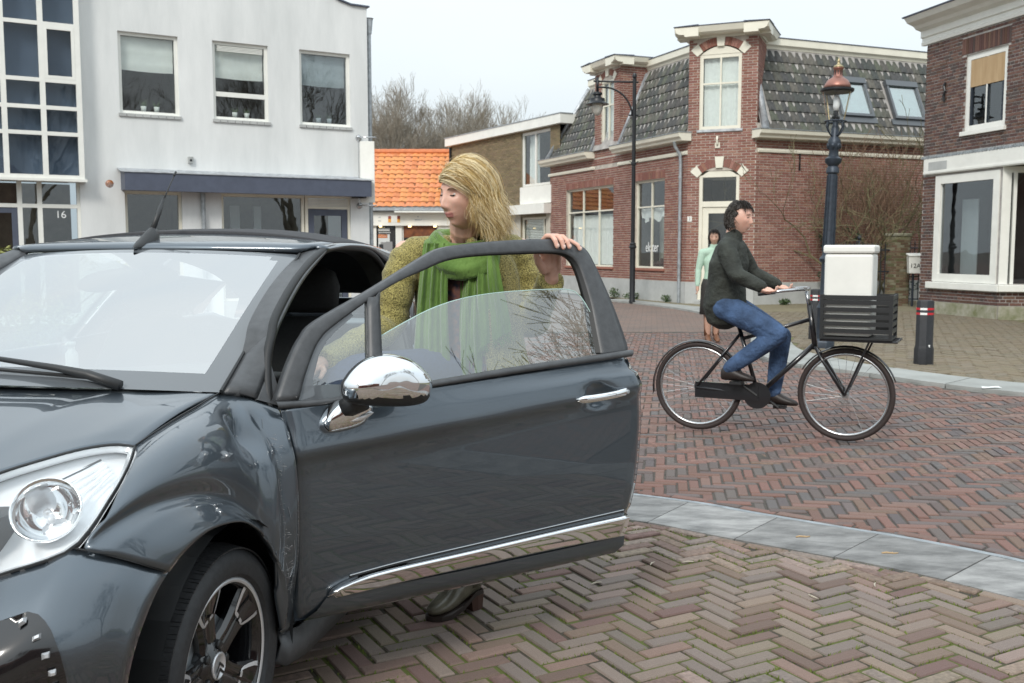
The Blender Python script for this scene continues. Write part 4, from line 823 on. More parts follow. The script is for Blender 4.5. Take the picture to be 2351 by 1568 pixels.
M['polished']=mat('polished_alloy',(.72,.73,.75),.36,.7)
M['fabric']=mat('roof_fabric',(.045,.046,.05),.9,var=.25,vscale=180,bump=.2,bscale=500)
M['frit']=mat('glass_border',(.10,.11,.12),.10,coat=.7)
M['interior']=mat('car_interior',(.012,.012,.013),.8,var=.3,vscale=50)
M['wsglass']=glass('windscreen_glass',(.84,.92,.89),.53,boost=1.0)
M['doorglass']=glass('door_glass',(.84,.92,.88),.24,boost=1.0)
M['lens']=glass('lamp_lens',(.97,.98,.98),.05,boost=1.0)
M['lamp_white']=mat('lamp_housing',(.90,.92,.94),.22,.15,coat=.6)
M['cloth_seat']=mat('seat_cloth',(.02,.02,.022),.85,var=.2,vscale=80)
CAR=empty('car',(-1.52,2.637,0),R(-11)); tag(CAR,'dark grey soft-top hatchback with dented wing and its door wide open','car')
def coons(T,Bm,Lf,Rt,nu,nv,fn=None):
    T,Bm=curve(T,nu),curve(Bm,nu); Lf,Rt=curve(Lf,nv),curve(Rt,nv); rows=[]
    for j in range(nv+1):
        v=j/nv; row=[]
        for i in range(nu+1):
            u=i/nu
            p=T[i]*(1-v)+Bm[i]*v+Lf[j]*(1-u)+Rt[j]*u-(T[0]*(1-u)*(1-v)+T[-1]*u*(1-v)+Bm[0]*(1-u)*v+Bm[-1]*u*v)
            if fn: p=fn(p,u,v)
            row.append(p)
        rows.append(row)
    return rows
def mirx(rows): return [[Vector((-p.x,p.y,p.z)) for p in r_] for r_ in rows]
def panel(name,rows,m,parent=CAR,solid=.006,smooth=True,both=False):
    mb=MB(); mb.grid(rows)
    o=mb.build(name,m,parent,smooth=smooth)
    return o
def orient(o,towards):
    """make the panel's normals face away from point `towards` (inside)"""
    me=o.data; bm=bmesh.new(); bm.from_mesh(me); bm.faces.ensure_lookup_table()
    s=sum(((f.calc_center_median()-Vector(towards)).dot(f.normal)>0) for f in bm.faces)
    if s<len(bm.faces)/2: bmesh.ops.reverse_faces(bm,faces=bm.faces)
    bm.to_mesh(me); bm.free(); me.update(); return o
INS=(0,1.0,.6)
def skin(name,rows,m,parent=CAR,th=.008,inside=INS):
    o=orient(panel(name,rows,m,parent),inside); md=o.modifiers.new('solid','SOLIDIFY'); md.thickness=th; md.offset=-1; return o
V3=lambda L:[Vector(p) for p in L]
seam=V3([(.645,-.139,.907),(.660,-.085,.927),(.665,.010,.946),(.660,.132,.960),(.650,.281,.976)])
hl_rear=V3([(.645,-.139,.905),(.675,-.207,.884),(.700,-.287,.857),(.715,-.359,.830),(.725,-.432,.797),(.710,-.480,.761)])
bseam=V3([(.710,-.480,.761),(.760,-.450,.741),(.800,-.402,.711),(.828,-.333,.670)])
arch=V3([(.828,-.333,.670),(.838,-.278,.702),(.845,-.177,.721),(.848,-.058,.708),(.848,.031,.679),(.843,.134,.615),(.838,.204,.538),(.834,.253,.475),(.828,.279,.371),(.815,.272,.292)])
rear=V3([(.79,.372,.925),(.818,.338,.881),(.836,.318,.811),(.842,.315,.742),(.840,.318,.600),(.830,.340,.440),(.812,.386,.275)])
archfront=V3([(.828,-.333,.670),(.828,-.382,.646),(.822,-.419,.604),(.815,-.456,.545),(.80,-.465,.469),(.785,-.46,.36),(.775,-.44,.24)])
# --- bonnet
rear_e=V3([(.650,.281,.977),(.58,.272,.984),(.46,.252,.988),(.33,.236,.992),(.16,.224,.997),(0,.218,.999)]); front_e=V3([(.645,-.139,.908),(.60,-.150,.914),(.55,-.207,.912),(.49,-.275,.897),(.43,-.338,.878),(.30,-.46,.835),(.15,-.56,.80),(0,-.59,.785)])
hr=curve(rear_e,30); hf=curve(front_e,30)
half=[]
for i in range(31):
    a,b=hr[i],hf[i]; row=[]
    for j in range(25):
        t=j/24; p=a.lerp(b,t); x=abs(p.x)
        p.z+=math.sin(math.pi*t)*(.016+.022*(1-x/.65)); 
        cr=lerp(.40,.30,t); p.z+=.0035*math.exp(-((x-cr)/.045)**2)*(1-.3*t)-.007*math.exp(-((x-.53)/.09)**2)*math.sin(math.pi*min(1,t*1.2))
        row.append(p)
    half.append(row)
full=[[Vector((-p.x,p.y,p.z)) for p in r_] for r_ in half]+[r_ for r_ in reversed(half[:-1])]
skin('bonnet',full,M['paint'])
# --- wings
def wing_fn(dent):
    def fn(p,u,v):
        q=p.copy(); b=math.sin(math.pi*min(1,v*1.0))
        q.x+=.050*b*(.55+.45*math.sin(math.pi*u)); q.z+=.030*math.sin(math.pi*min(1,v*1.6))*(1-.4*u) if v<.625 else 0
        # lip round the wheel arch
        q.x+=.012*math.exp(-((1-v)/.10)**2)*(1 if u<.96 else .3)-.005*math.exp(-((v-.80)/.08)**2)
        if dent:
            def g(a0,z0,sa,sz): return math.exp(-((q.y-a0)/sa)**2-((q.z-z0)/sz)**2)
            d1=g(.215,.875,.062,.050); d2=g(.292,.80,.030,.16); d3=g(.12,.845,.05,.035)
            q.x-=.036*d1+.016*d2*min(1,(1-u)*14); q.z-=.016*d1
            q.x+=.010*g(.262,.868,.018,.045)-.008*g(.285,.90,.016,.02)-.010*g(.27,.70,.022,.07)+.006*g(.245,.74,.014,.06)
            q.x-=.006*g(.27,.55,.02,.12)
        return q
    return fn
top_w=seam+V3([(.70,.318,.968),(.79,.372,.925)])
def wing(dent,nu=56,nv=44):
    fr_=hl_rear[:-1]+bseam; return coons(top_w,arch+V3([(.812,.386,.275)]),fr_,rear,nu,nv,wing_fn(dent))
wl=wing(True); wg=skin('wing',wl,M['paint'],inside=(0,.1,.5)); wg['label']='dented and scratched left front wing'
skin('wing',mirx(wing(False,28,22)),M['paint'],inside=(0,.1,.5))
# scratches on the dented wing
mb=MB(); random.seed(11)
def wpt(u,v):
    i=min(54,int(u*56)); j=min(42,int(v*44)); fu,fv=u*56-i,v*44-j
    p=wl[j][i]*(1-fu)*(1-fv)+wl[j][i+1]*fu*(1-fv)+wl[j+1][i]*(1-fu)*fv+wl[j+1][i+1]*fu*fv
    n=(wl[j][i+1]-wl[j][i]).cross(wl[j+1][i]-wl[j][i]); n.normalize(); n=n if n.x>0 else -n
    return p+n*.0012
for k in range(75):
    v=random.uniform(.16,.80); u=.955-.02*math.sin(v*5)+random.gauss(0,.012); u=min(.985,u); L=random.uniform(.006,.028); dv=random.uniform(-.006,.010); wd=random.uniform(.0003,.0009)
    a,b=wpt(u,v),wpt(max(.5,u-L),min(.95,max(.05,v+dv))); mb.add([a+V(0,0,wd),a-V(0,0,wd),b],[(0,1,2)])
for ln in ([(.90+.0*t,.10+.6*t) for t in [i/14 for i in range(15)]],[(.965-.015*math.sin(6*t),.2+.6*t) for t in [i/14 for i in range(15)]],[(.93+.05*t,.62+.26*t) for t in [i/10 for i in range(11)]]):
    for (u0,v0),(u1,v1) in zip(ln,ln[1:]):
        if random.random()<.5: continue
        a,b=wpt(u0,v0),wpt(u1,v1); mb.add([a+V(0,.0007,0),a-V(0,.0007,0),b-V(0,.0005,0),b+V(0,.0005,0)],[(0,1,2,3)])
sc=mb.build('scratch_marks',mat('scratched_paint',(.34,.35,.36),.6),wg); sc['kind']='stuff'
# --- bumper
Tb=V3([(.828,-.333,.667),(.800,-.402,.708),(.760,-.450,.738),(.710,-.482,.757),(.670,-.512,.738),(.620,-.538,.724),(.56,-.56,.708),(.40,-.64,.68),(.2,-.70,.665),(0,-.715,.66)])
Bb=V3([(.775,-.44,.24),(.70,-.56,.21),(.5,-.70,.2),(.25,-.76,.2),(0,-.775,.2)])
def bump_fn(p,u,v):
    q=p.copy(); s=math.sin(math.pi*v); f=(1-u)
    d=Vector((.55*f+.1,-.9,0)).normalized(); q+=d*(.055*s*(.35+.65*min(1,u*4)))
    q.x+=.010*math.exp(-(u/.03)**2); q+=d*.012*math.exp(-((v-.30)/.10)**2)*min(1,u*5)
    return q
bl=coons(Tb,Bb,archfront,V3([(0,-.715,.66),(0,-.78,.5),(0,-.79,.35),(0,-.775,.2)]),40,26,bump_fn)
br_=mirx(bl); fullb=[list(reversed(a))+b[1:] for a,b in zip([r_ for r_ in bl],[list(reversed(r_)) for r_ in br_])]
fullb=[r1+list(reversed(r2))[1:] for r1,r2 in zip(bl,br_)]
bump=skin('bumper',fullb,M['paint'],inside=(0,0,.45))
# grille
mb=MB()
for k in range(5):
    z=.30+k*.055; mb.add([(-.36,-.80-.004,z),(.36,-.80-.004,z),(.36,-.80-.004,z+.022),(-.36,-.80-.004,z+.022)],[(0,1,2,3)]); mb.box((-.34,-.855,z),(.34,-.84,z+.02))
mb.box((-.37,-.842,.26),(.37,-.832,.60)); mb.build('grille',M['gloss_black'],CAR)
# fog lamp / running light panel on each side
def bpt(u,v,off=0):
    i=min(39,int(u*40)); j=min(25,int(v*26)); fu,fv=u*40-i,v*26-j
    p=bl[j][i]*(1-fu)*(1-fv)+bl[j][i+1]*fu*(1-fv)+bl[j+1][i]*(1-fu)*fv+bl[j+1][i+1]*fu*fv
    n=(bl[j][i+1]-bl[j][i]).cross(bl[j+1][i]-bl[j][i]).normalized(); n=n if n.dot(p-Vector((0,0,.45)))>0 else -n
    return p+n*off
def tabl(tab,x):
    if x<=tab[0][0]: return tab[0][1]
    for (x0,a),(x1,b) in zip(tab,tab[1:]):
        if x<=x1: return lerp(a,b,(x-x0)/(x1-x0))
    return tab[-1][1]
def drl(sg):
    ed=[(.168,.30),(.19,.262),(.22,.232),(.28,.197),(.35,.170),(.42,.150),(.5,.136),(.62,.128),(.72,.135)]; rows=[]
    for k in range(17):
        v=lerp(.17,.72,(k/16)**1.2); u0=tabl(ed,v); rows.append([bpt(lerp(u0,.46,(i/10)),v+(.02*(1-i/10) if k==0 else 0),.0045) for i in range(11)])
    rows=rows if sg>0 else mirx(rows); p=orient(panel('fog_lamp_panel',rows,M['gloss_black']),(0,0,.45))
    for (v,u) in ((.212,.262),(.278,.224),(.334,.199),(.388,.180),(.440,.166),(.495,.157),(.555,.152)):
        q=[bpt(u+du,v+dv,.010) for du,dv in ((-.006,.002),(.008,.008),(.005,.026),(-.009,.020))]
        n=(q[1]-q[0]).cross(q[3]-q[0]).normalized(); n=n if n.y<0 else -n; ap=sum(q,Vector())/4+n*.012
        mb=MB(); mb.add(q+[x.lerp(ap,.5)+n*.004 for x in q],[(0,1,5,4),(1,2,6,5),(2,3,7,6),(3,0,4,7),(4,5,6,7)])
        if sg<0: mb.v=[(-x,y,z) for x,y,z in mb.v]
        mb.build('running_light',M['polished'],p)
drl(1); drl(-1)
# --- headlights
hl_top=V3([(.645,-.139,.905),(.60,-.152,.911),(.55,-.209,.909),(.49,-.277,.894),(.43,-.340,.875),(.36,-.42,.845),(.29,-.49,.81)])
hl_bot=hl_rear+V3([(.670,-.510,.741),(.620,-.536,.727),(.56,-.556,.711),(.45,-.61,.71),(.36,-.61,.73),(.29,-.55,.765)])
def lamp(sg):
    n=26; T_,B_=curve(hl_top,n),curve(hl_bot,n); nv=10
    cen=sum(T_+B_,Vector())/(2*n+2); out=Vector((.45,-.75,.5)).normalized()
    def surf(off,bul,shr):
        rows=[]
        for j in range(nv+1):
            v=j/nv; row=[]
            for i in range(n+1):
                p=T_[i].lerp(B_[i],v); p=cen+(p-cen)*shr; row.append(p+out*(bul*math.sin(math.pi*v)*max(0,math.sin(math.pi*i/n))**.6+off))
            rows.append(row)
        return rows if sg>0 else mirx(rows)
    hous=orient(panel('headlight',surf(-.055,-.02,.97),M['lamp_white']),(0,.3,.6))
    mb=MB(); rim=T_+list(reversed(B_))
    inn=[cen+(p-cen)*.93-out*.012 for p in rim]; mid=[cen+(p-cen)*.97-out*.05 for p in rim]
    ro=[rim,inn,mid] if sg>0 else mirx([rim,inn,mid]); mb.grid(ro,True); mb.build('bezel',M['lamp_white'],hous,smooth=True)
    lens=orient(panel('lens',surf(.002,.035,.995),M['lens'],hous),(0,.3,.6))
    for (cx,cy,cz,rad,nm) in ((.595,-.405,.812,.070,'reflector_bowl'),(.47,-.49,.795,.052,'reflector_bowl')):
        mb=MB(); Mx=Vector((.36*sg,-.74,.56)).to_track_quat('Z','Y').to_matrix().to_4x4(); c0=Vector((cx*sg,cy,cz))
        mb.lathe([(rad*1.06,.012),(rad*1.04,.018),(rad,.018),(rad*.92,-.01),(rad*.72,-.04),(rad*.4,-.058),(.012,-.062)],c0,32,M=Mx,capa=False); bw=mb.build(nm,M['chrome'] if rad>.06 else M['lamp_white'],hous,smooth=True)
        mb=MB(); mb.lathe([(.0,.0),(.009,-.004),(.011,-.02),(.011,-.05)],c0,14,M=Mx,capa=False); mb.build('bulb_shield',M['polished'],bw,smooth=True)
    for k in range(5):
        v0=.25+k*.12; mb=MB(); a=T_[4].lerp(B_[4],v0); b=T_[10].lerp(B_[10],v0); a=cen+(a-cen)*.92-out*.03; b=cen+(b-cen)*.9-out*.035
        if sg<0: a.x*=-1; b.x*=-1
        mb.tube([a,b],.004,6); mb.build('reflector_rib',M['chrome'],hous)
    # shut line
    mb=MB(); rr=[p+out*.001 for p in rim]; rr=[Vector((p.x*sg,p.y,p.z)) for p in rr]; mb.tube(rr+[rr[0]],.0038,5); mb.build('gasket',M['rubber'],hous)
lamp(1); lamp(-1)
# shut lines between panels
def gap(pts,name='shut_line',r_=.0022,parent=CAR):
    mb=MB(); mb.tube(curve(pts,40),r_,5); mb.build(name,M['rubber'],parent)
gap([p+V(.004,0,.004) for p in seam]); gap([p+V(.006,-.003,0) for p in bseam])
# --- windscreen
wss=V3([(.655,.277,.980),(.635,.472,1.076),(.600,.739,1.202),(.555,1.087,1.363)]); wsc=V3([(0,.13,1.005),(0,.36,1.115),(0,.64,1.245),(0,1.0,1.382)])
nt_=30; sd_=curve(wss,nt_); cc_=curve(wsc,nt_)
rows=[]
for j in range(nt_+1):
    s_,c_=sd_[j],cc_[j]; row=[]
    for i in range(41):
        t=(i/40-.5)*2; row.append(Vector((s_.x*t,lerp(c_.y,s_.y,t*t),lerp(c_.z,s_.z,t*t))))
    rows.append(row)
mb=MB(); mb.grid(rows)
for k in range(len(mb.f)):
    j,i=divmod(k,40); t=abs(i+.5-20)
    corner=(t>15.5 and (j<5 or j>26) and math.hypot((t-15.5)/2.4,((5-j) if j<5 else (j-25))/4)>1)
    if t>17.6 or j<3 or j>28 or corner: mb.m[k]=1
ws=mb.build('windscreen',[M['wsglass'],M['frit']],CAR,smooth=True); orient(ws,INS)
mb=MB(); mb.tube([p+V(.004,0,.003) for p in sd_],.006,6); mb.build('windscreen_seal',M['rubber'],ws)
mb=MB(); rows_=[]
for k in range(1,8):
    ph=math.pi*k/8; rows_.append([Vector((-.05+.115*math.sin(ph)*math.cos(t),.86+.02*math.sin(ph)*math.sin(t)+.03*math.cos(t)*math.sin(ph),1.275+.04*math.cos(ph)+.018*math.cos(t)*math.sin(ph))) for t in [q*2*math.pi/16 for q in range(16)]])
mb.grid(rows_,True,capa=True,capb=True); mb.build('rear_view_mirror',M['plastic'],CAR,smooth=True)
# cowl
mb=MB(); A1=[Vector((p.x,p.y-.02,p.z-.018)) for p in rear_e]; A1=curve(A1,20); C1=[Vector((rows[0][40-i].x,rows[0][40-i].y+.01,rows[0][40-i].z-.006)) for i in range(21)]
hl_=[[a,b] for a,b in zip(A1,C1)]; mb.grid(hl_); mb.grid([[Vector((-p.x,p.y,p.z)) for p in r_] for r_ in hl_]); mb.build('cowl',M['plastic'],CAR)
# --- A pillars, screen header, roof sides
po=V3([(.738,.342,.954),(.737,.421,1.044),(.730,.470,1.110),(.716,.560,1.177),(.684,.811,1.292),(.645,1.133,1.380)])
def strip(name,A,B,m,n=24,bul=.012,parent=CAR,both=True,th=.03):
    A,B=curve(A,n),curve(B,n); rows=[]
    for a,b in zip(A,B):
        nn=Vector((.7,-.2,.5)).normalized(); rows.append([a.lerp(b,k/6)+nn*bul*math.sin(math.pi*k/6) for k in range(7)])
    o=skin(name,rows,m,parent,th)
    if both: skin(name,mirx(rows),m,parent,th)
    return o
strip('pillar',[p+V(.003,.002,.002) for p in wss]+V3([(.553,1.10,1.37)]),po,M['trim'],th=.012)
mb=MB(); tri=[(.742,.338,.952),(.80,.385,.925),(.742,.43,1.04)]
for sg in (1,-1):
    mb=MB(); mb.add([(x*sg,y,z) for x,y,z in tri]+[(x*sg-.01*sg,y,z) for x,y,z in tri],[(0,1,2),(3,5,4),(0,3,4,1),(1,4,5,2),(2,5,3,0)]); mb.build('pillar_foot',M['trim'],CAR)
edge=V3([(.553,1.092,1.366),(.60,1.12,1.398),(.602,1.38,1.407),(.598,1.752,1.399),(.585,2.248,1.345),(.565,2.62,1.255),(.55,2.86,1.12)])
cen_=V3([(0,1.008,1.388),(0,1.06,1.410),(0,1.40,1.452),(0,1.85,1.458),(0,2.35,1.420),(0,2.72,1.320),(0,2.93,1.15)])
E_,C_=curve(edge,60),curve(cen_,60)
def roofrow(j,k=0): 
    e,c=E_[j],C_[j]; return [Vector((e.x*t,lerp(c.y,e.y,t*t),lerp(c.z,e.z,abs(t)**2.3)+k*(1-t**4))) for t in [(i/24-.5)*2 for i in range(25)]]
skin('roof_header',[roofrow(j) for j in range(0,10)],M['paint'],th=.02,inside=(0,1.5,.8))
fab=skin('soft_top',[roofrow(j,.010) for j in range(9,61)],M['fabric'],th=.02,inside=(0,1.8,.7))
apt=V3([(.645,1.133,1.380),(.635,1.419,1.396),(.630,1.665,1.386),(.63,1.832,1.345),(.645,1.96,1.29)])
rail_e=V3([(.605,1.121,1.398),(.602,1.38,1.407),(.598,1.752,1.399),(.592,2.05,1.373),(.588,2.2,1.35)])
strip('roof_rail',rail_e,apt+V3([(.66,2.10,1.24)]),M['paint'],bul=.008,th=.02)
# --- side behind the door: sill, quarter panel, rear window band
def quarter(sg):
    def side_x(a,z):
        x=.845-.05*max(0,(z-.72)/.28)**2-.02*max(0,(.45-z)/.25)**2+.012*math.exp(-((z-.6)/.12)**2)
        if a>2.75: x-=.36*((a-2.75)/.42)**2
        return x
    rows=[]
    A_=[1.69+1.47*i/34 for i in range(35)]
    for j in range(17):
        row=[]
        for a in A_:
            zb=.26; d=a-2.46
            if abs(d)<.345: zb=max(zb,.315+math.sqrt(max(0,.345**2-d*d)))
            zt=.985+.045*(a-1.69)/1.2-(.12*max(0,(a-2.9)/.26)); z=lerp(zt,zb,j/16); row.append(Vector((side_x(a,z)*sg,a,z)))
        rows.append(row)
    q=skin('quarter_panel',rows,M['paint'],inside=(0,2.4,.6))
    # glass band above it
    bt=[Vector((.79*sg,1.72+1.15*i/12,.99+.045*i/12)) for i in range(13)]; tp=[Vector((lerp(.655,.56,i/12)*sg,2.0+.72*i/12,lerp(1.29,1.21,i/12))) for i in range(13)]
    skin('quarter_window',[bt,[b.lerp(t,.5)+V(.012*sg,0,0) for b,t in zip(bt,tp)],tp],M['gloss_black'],inside=(0,2.3,1))
    mb=MB(); pts=[(.80,.30,.30),(.815,.33,.275),(.822,.42,.26),(.822,1.2,.255),(.815,2.08,.26)]; 
    prof=[[Vector((x*sg,y,z)) for x,y,z in pts],[Vector(((x+.015)*sg,y,z-.05)) for x,y,z in pts],[Vector(((x+.012)*sg,y-.03 if k<2 else y,z-.09)) for k,(x,y,z) in enumerate(pts)],[Vector(((x-.10)*sg,y,z-.095)) for x,y,z in pts]]
    mb.grid(prof); mb.build('side_skirt',M['trim'],CAR,smooth=True,solid=.01)
    mb=MB(); rows=[]
    for i in range(9):
        a=lerp(.40,1.69,i/8); rows.append([Vector((.76*sg,a,.42)),Vector((.80*sg,a,.36)),Vector((.80*sg,a,.26))])
    mb.grid(rows); mb.build('sill',M['paint'],CAR,smooth=True)
    # arch liners
    for (ya,rad) in ((0,.36),(2.46,.35)):
        mb=MB(); rr=[]
        for k in range(17):
            an=math.pi*(k/16)*1.16-.25; rr.append([Vector((x*sg,ya+rad*1.04*math.cos(an)-.02*(ya==0),.32+rad*1.04*math.sin(an))) for x in (.828,.55)])
        mb.grid(rr); mb.add([r_[1] for r_ in rr],[tuple(range(17))]); mb.build('wheel_arch_liner',M['plastic'],CAR)
quarter(1); quarter(-1)
mb=MB(); rows=[]
for j in range(11):
    z=lerp(1.0,.26,j/10); x=.70-.05*max(0,(z-.72)/.28)**2; rows.append([Vector((x*t,3.10+.10*(1-t**4)+.03*math.sin(math.pi*j/10)*(j>4),z)) for t in [(i/16-.5)*2 for i in range(17)]])
skin('tailgate',rows,M['paint'],inside=(0,2,.6))
for sg in (1,-1):
    mb=MB(); mb.grid([[Vector((.815*sg,2.84,z)),Vector((.78*sg,2.98,z)),Vector((.70*sg,3.11,z))] for z in (.93,.86,.79,.73)]); tl=mb.build('tail_light',mat('tail_lens',(.35,.01,.01),.15,coat=.8),CAR,smooth=True); tl.location=(.012*sg,.012,0)
mb=MB(); mb.grid([[Vector((x,2.86+.08*(1-(x/.6)**2),1.12)) for x in (-.56,-.28,0,.28,.56)],[Vector((x,3.06+.08*(1-(x/.6)**2),1.0)) for x in (-.68,-.34,0,.34,.68)]]); mb.build('boot_lid',M['paint'],CAR,smooth=True,solid=.01)
# closed door on the far side
rows=[]
for j in range(13):
    z=lerp(.97,.275,j/12); rows.append([Vector((-(.845-.03*max(0,(z-.72)/.25)**2-.025*max(0,(.42-z)/.17)**2),a,z)) for a in [lerp(.37,1.685,i/14) for i in range(15)]])
fd=skin('door',rows,M['paint'],inside=(0,1,.6)); fd['label']='closed door on the far side'
rows=[[Vector((-.79,.47+1.2*i/12,.98)) for i in range(13)],[Vector((-lerp(.70,.64,i/12),.95+.98*i/12 if i else .80,lerp(1.24,1.37,min(1,i/4))-.07*max(0,(i-9)/3))) for i in range(13)]]
skin('door_window',rows,M['doorglass'],fd,inside=(0,1,.8))
mb=MB(); 
for k in range(9):
    t=k/8; 
rowsm=[]
for k in range(9):
    ph=math.pi*(k/8-.5); rowsm.append([Vector((-.93-.10*math.cos(ph)*math.cos(q*math.pi/6),.47+.06*math.cos(ph)*math.sin(q*math.pi/6),1.02+.075*math.sin(ph))) for q in range(12)])
mb.grid(rowsm,True); mb.box((-.86,.45,.95),(-.78,.50,.99)); mb.build('mirror',M['gloss_black'],fd,smooth=True)
# --- underbody, cabin
mb=MB(); mb.box((-.72,-.6,.17),(.72,2.95,.24)); mb.box((-.50,-.62,.24),(.50,.30,.80)); mb.build('underbody',M['plastic'],CAR)
mb=MB(); mb.box((-.74,.30,.24),(.74,.38,.90)); mb.box((-.78,2.25,.24),(.78,2.32,.95)); mb.build('bulkhead',M['interior'],CAR)
mb=MB(); rows=[]
for j in range(8):
    t=j/7; rows.append([Vector((x,lerp(.30,.82,t),lerp(.985,.80,max(0,(t-.5)*2)**2)+.02*math.sin(math.pi*t)+.03*math.exp(-((x-.36)/.15)**2)*math.exp(-((t-.75)/.25)**2))) for x in [-.70+1.4*i/20 for i in range(21)]])
mb.grid(rows); mb.build('dashboard',mat('dash_top',(.06,.063,.066),.7),CAR,smooth=True,solid=.02)
swm=MB(); ctr=Vector((.36,.87,.92)); q=Vector((0,.42,.9)).to_track_quat('Z','Y').to_matrix()
swm.tube([ctr+q@Vector((.185*math.cos(t),.185*math.sin(t),0)) for t in [i*2*math.pi/32 for i in range(33)]],.015,8,cap=False); swm.tube([ctr+q@Vector((-.18,0,0)),ctr+q@Vector((.18,0,0))],.022,8); swm.tube([ctr,ctr+q@Vector((0,-.18,0))],.022,8); swm.build('steering_wheel',M['plastic'],CAR,smooth=True)
def seat(x):
    mb=MB(); sec=[]
    for (y,z,w_,t) in ((1.02,.46,.24,.07),(1.15,.50,.25,.08),(1.40,.48,.25,.09)): sec.append([Vector((x+w_*math.cos(a),y,z+t*math.sin(a))) for a in [i*math.pi/6 for i in range(12)]])
    mb.grid(sec,True,capa=True,capb=True); sec=[]
    for (y,z,w_,t) in ((1.42,.46,.22,.07),(1.50,.68,.25,.08),(1.58,.90,.24,.07),(1.63,1.06,.19,.06),(1.645,1.10,.13,.045)): sec.append([Vector((x+w_*math.cos(a),y+t*math.sin(a),z)) for a in [i*math.pi/6 for i in range(12)]])
    mb.grid(sec,True,capa=True,capb=True); s_=mb.build('seat',M['cloth_seat'],CAR,smooth=True)
    mb=MB(); sec=[]
    for (y,z,w_,t) in ((1.63,1.12,.10,.035),(1.63,1.15,.135,.05),(1.64,1.23,.14,.055),(1.65,1.29,.115,.045),(1.655,1.31,.06,.02)): sec.append([Vector((x+w_*math.cos(a),y+t*math.sin(a),z)) for a in [i*math.pi/6 for i in range(12)]])
    mb.grid(sec,True,capa=True,capb=True); mb.build('headrest',M['cloth_seat'],s_,smooth=True)
seat(.36); seat(-.36)
mb=MB(); mb.box((-.62,2.05,.40),(.62,2.12,1.02)); mb.box((-.62,1.80,.40),(.62,2.1,.55)); mb.build('rear_bench',M['cloth_seat'],CAR,bevel=.03)
# weather strip round the door opening
lo=[(.80,.40,.30),(.805,.37,.55),(.80,.37,.80),(.762,.37,.93),(.728,.43,1.045),(.718,.485,1.12),(.70,.57,1.185),(.668,.82,1.295),(.63,1.14,1.378),(.618,1.42,1.388),(.615,1.65,1.375),(.62,1.81,1.32),(.65,1.88,1.2),(.74,1.80,.98),(.79,1.70,.8),(.80,1.69,.5),(.80,1.66,.36),(.80,1.5,.345),(.80,.8,.345),(.80,.5,.335)]
mb=MB(); mb.tube(crom(V3(lo),6,True)+[Vector(lo[0])],.014,8); mb.build('weather_strip',M['rubber'],CAR,smooth=True)
lo2=[(x-.035,y,z-.012 if z>1 else z) for x,y,z in lo]; mb=MB(); a_=crom(V3(lo),5,True); b_=crom(V3(lo2),5,True); mb.grid([a_+[a_[0]],b_+[b_[0]],[p+V(-.05,0,0) for p in b_+[b_[0]]]]); mb.build('door_opening',M['trim'],CAR,smooth=True)
# --- aerial, wipers
ae=MB(); rows=[]
for (y,z,w_,h) in ((1.03,1.398,.004,.004),(1.07,1.404,.022,.020),(1.12,1.411,.028,.045),(1.155,1.417,.026,.060),(1.18,1.422,.020,.058),(1.19,1.424,.012,.02)): rows.append([Vector((w_*math.cos(a),y,z+h*max(0,math.sin(a)))) for a in [i*math.pi/8 for i in range(9)]])
ae.grid(rows); ab=ae.build('aerial',M['plastic'],CAR,smooth=True); ab.location=(-.035,-.05,-.012)
mb=MB(); mb.tube([(0,1.165,1.468),(0,1.21,1.53),(0,1.25,1.585)],[.011,.010,.006],8); mb.tube([(0,1.25,1.585),(0,1.33,1.678)],.0026,6); mb.tube([(0,1.33,1.678),(0,1.345,1.695)],.0042,6); mb.build('mast',M['plastic'],ab,smooth=True)
def wspt(t,v,off):
    j=min(nt_-1,int(v*nt_)); r_=rows_ws[j]; i=min(39,max(0,int((t*.5+.5)*40))); p=r_[i]; return p+Vector((0,-.55,.83))*off
rows_ws=rows_keep=None
sdw,ccw=sd_,cc_
def wspt(t,v,off):
    j=min(nt_,int(v*nt_)); s_,c_=sdw[j],ccw[j]; return Vector((s_.x*t,lerp(c_.y,s_.y,t*t),lerp(c_.z,s_.z,t*t)))+Vector((0,-.45,.85))*off
for (t0,v0,t1,v1,tp) in ((.62,.00,-.05,.10,.5),(-.15,.0,-.80,.10,.5)):
    arm=MB(); p0=wspt(t0,v0,.012); p1=wspt(t1,v1,.035); mid=p0.lerp(p1,.45)+V(0,-.01,.014)
    arm.tube([p0,p0.lerp(mid,.5)+V(0,0,.006),mid,p1],[.016,.014,.010,.007],8); wp=arm.build('wiper',M['plastic'],CAR,smooth=True)
    bd=MB(); a=wspt(t0-.10,.035,.012); b=wspt(t1-.42 if t1>-.5 else -.98,.10,.012); c=wspt((t0-.1+t1-.42)/2,.075,.012)
    bd.tube(curve([a,c,b],12),.006,6); bd.build('blade',M['rubber'],wp)
# --- small glass bottle on the dashboard
mb=MB(); mb.lathe([(.018,0),(.019,.01),(.019,.055),(.010,.066),(.010,.078),(.013,.078),(.013,.09)],(0,0,0),14); bt=mb.build('glass_bottle',mat('bottle_glass',(.85,.88,.88),.15,trans=.3),None,smooth=True)
tag(bt,'small glass bottle standing on the dashboard behind the windscreen','bottle')
wm=CAR.matrix_basis@Vector((.10,.41,1.012)); bt.location=wm
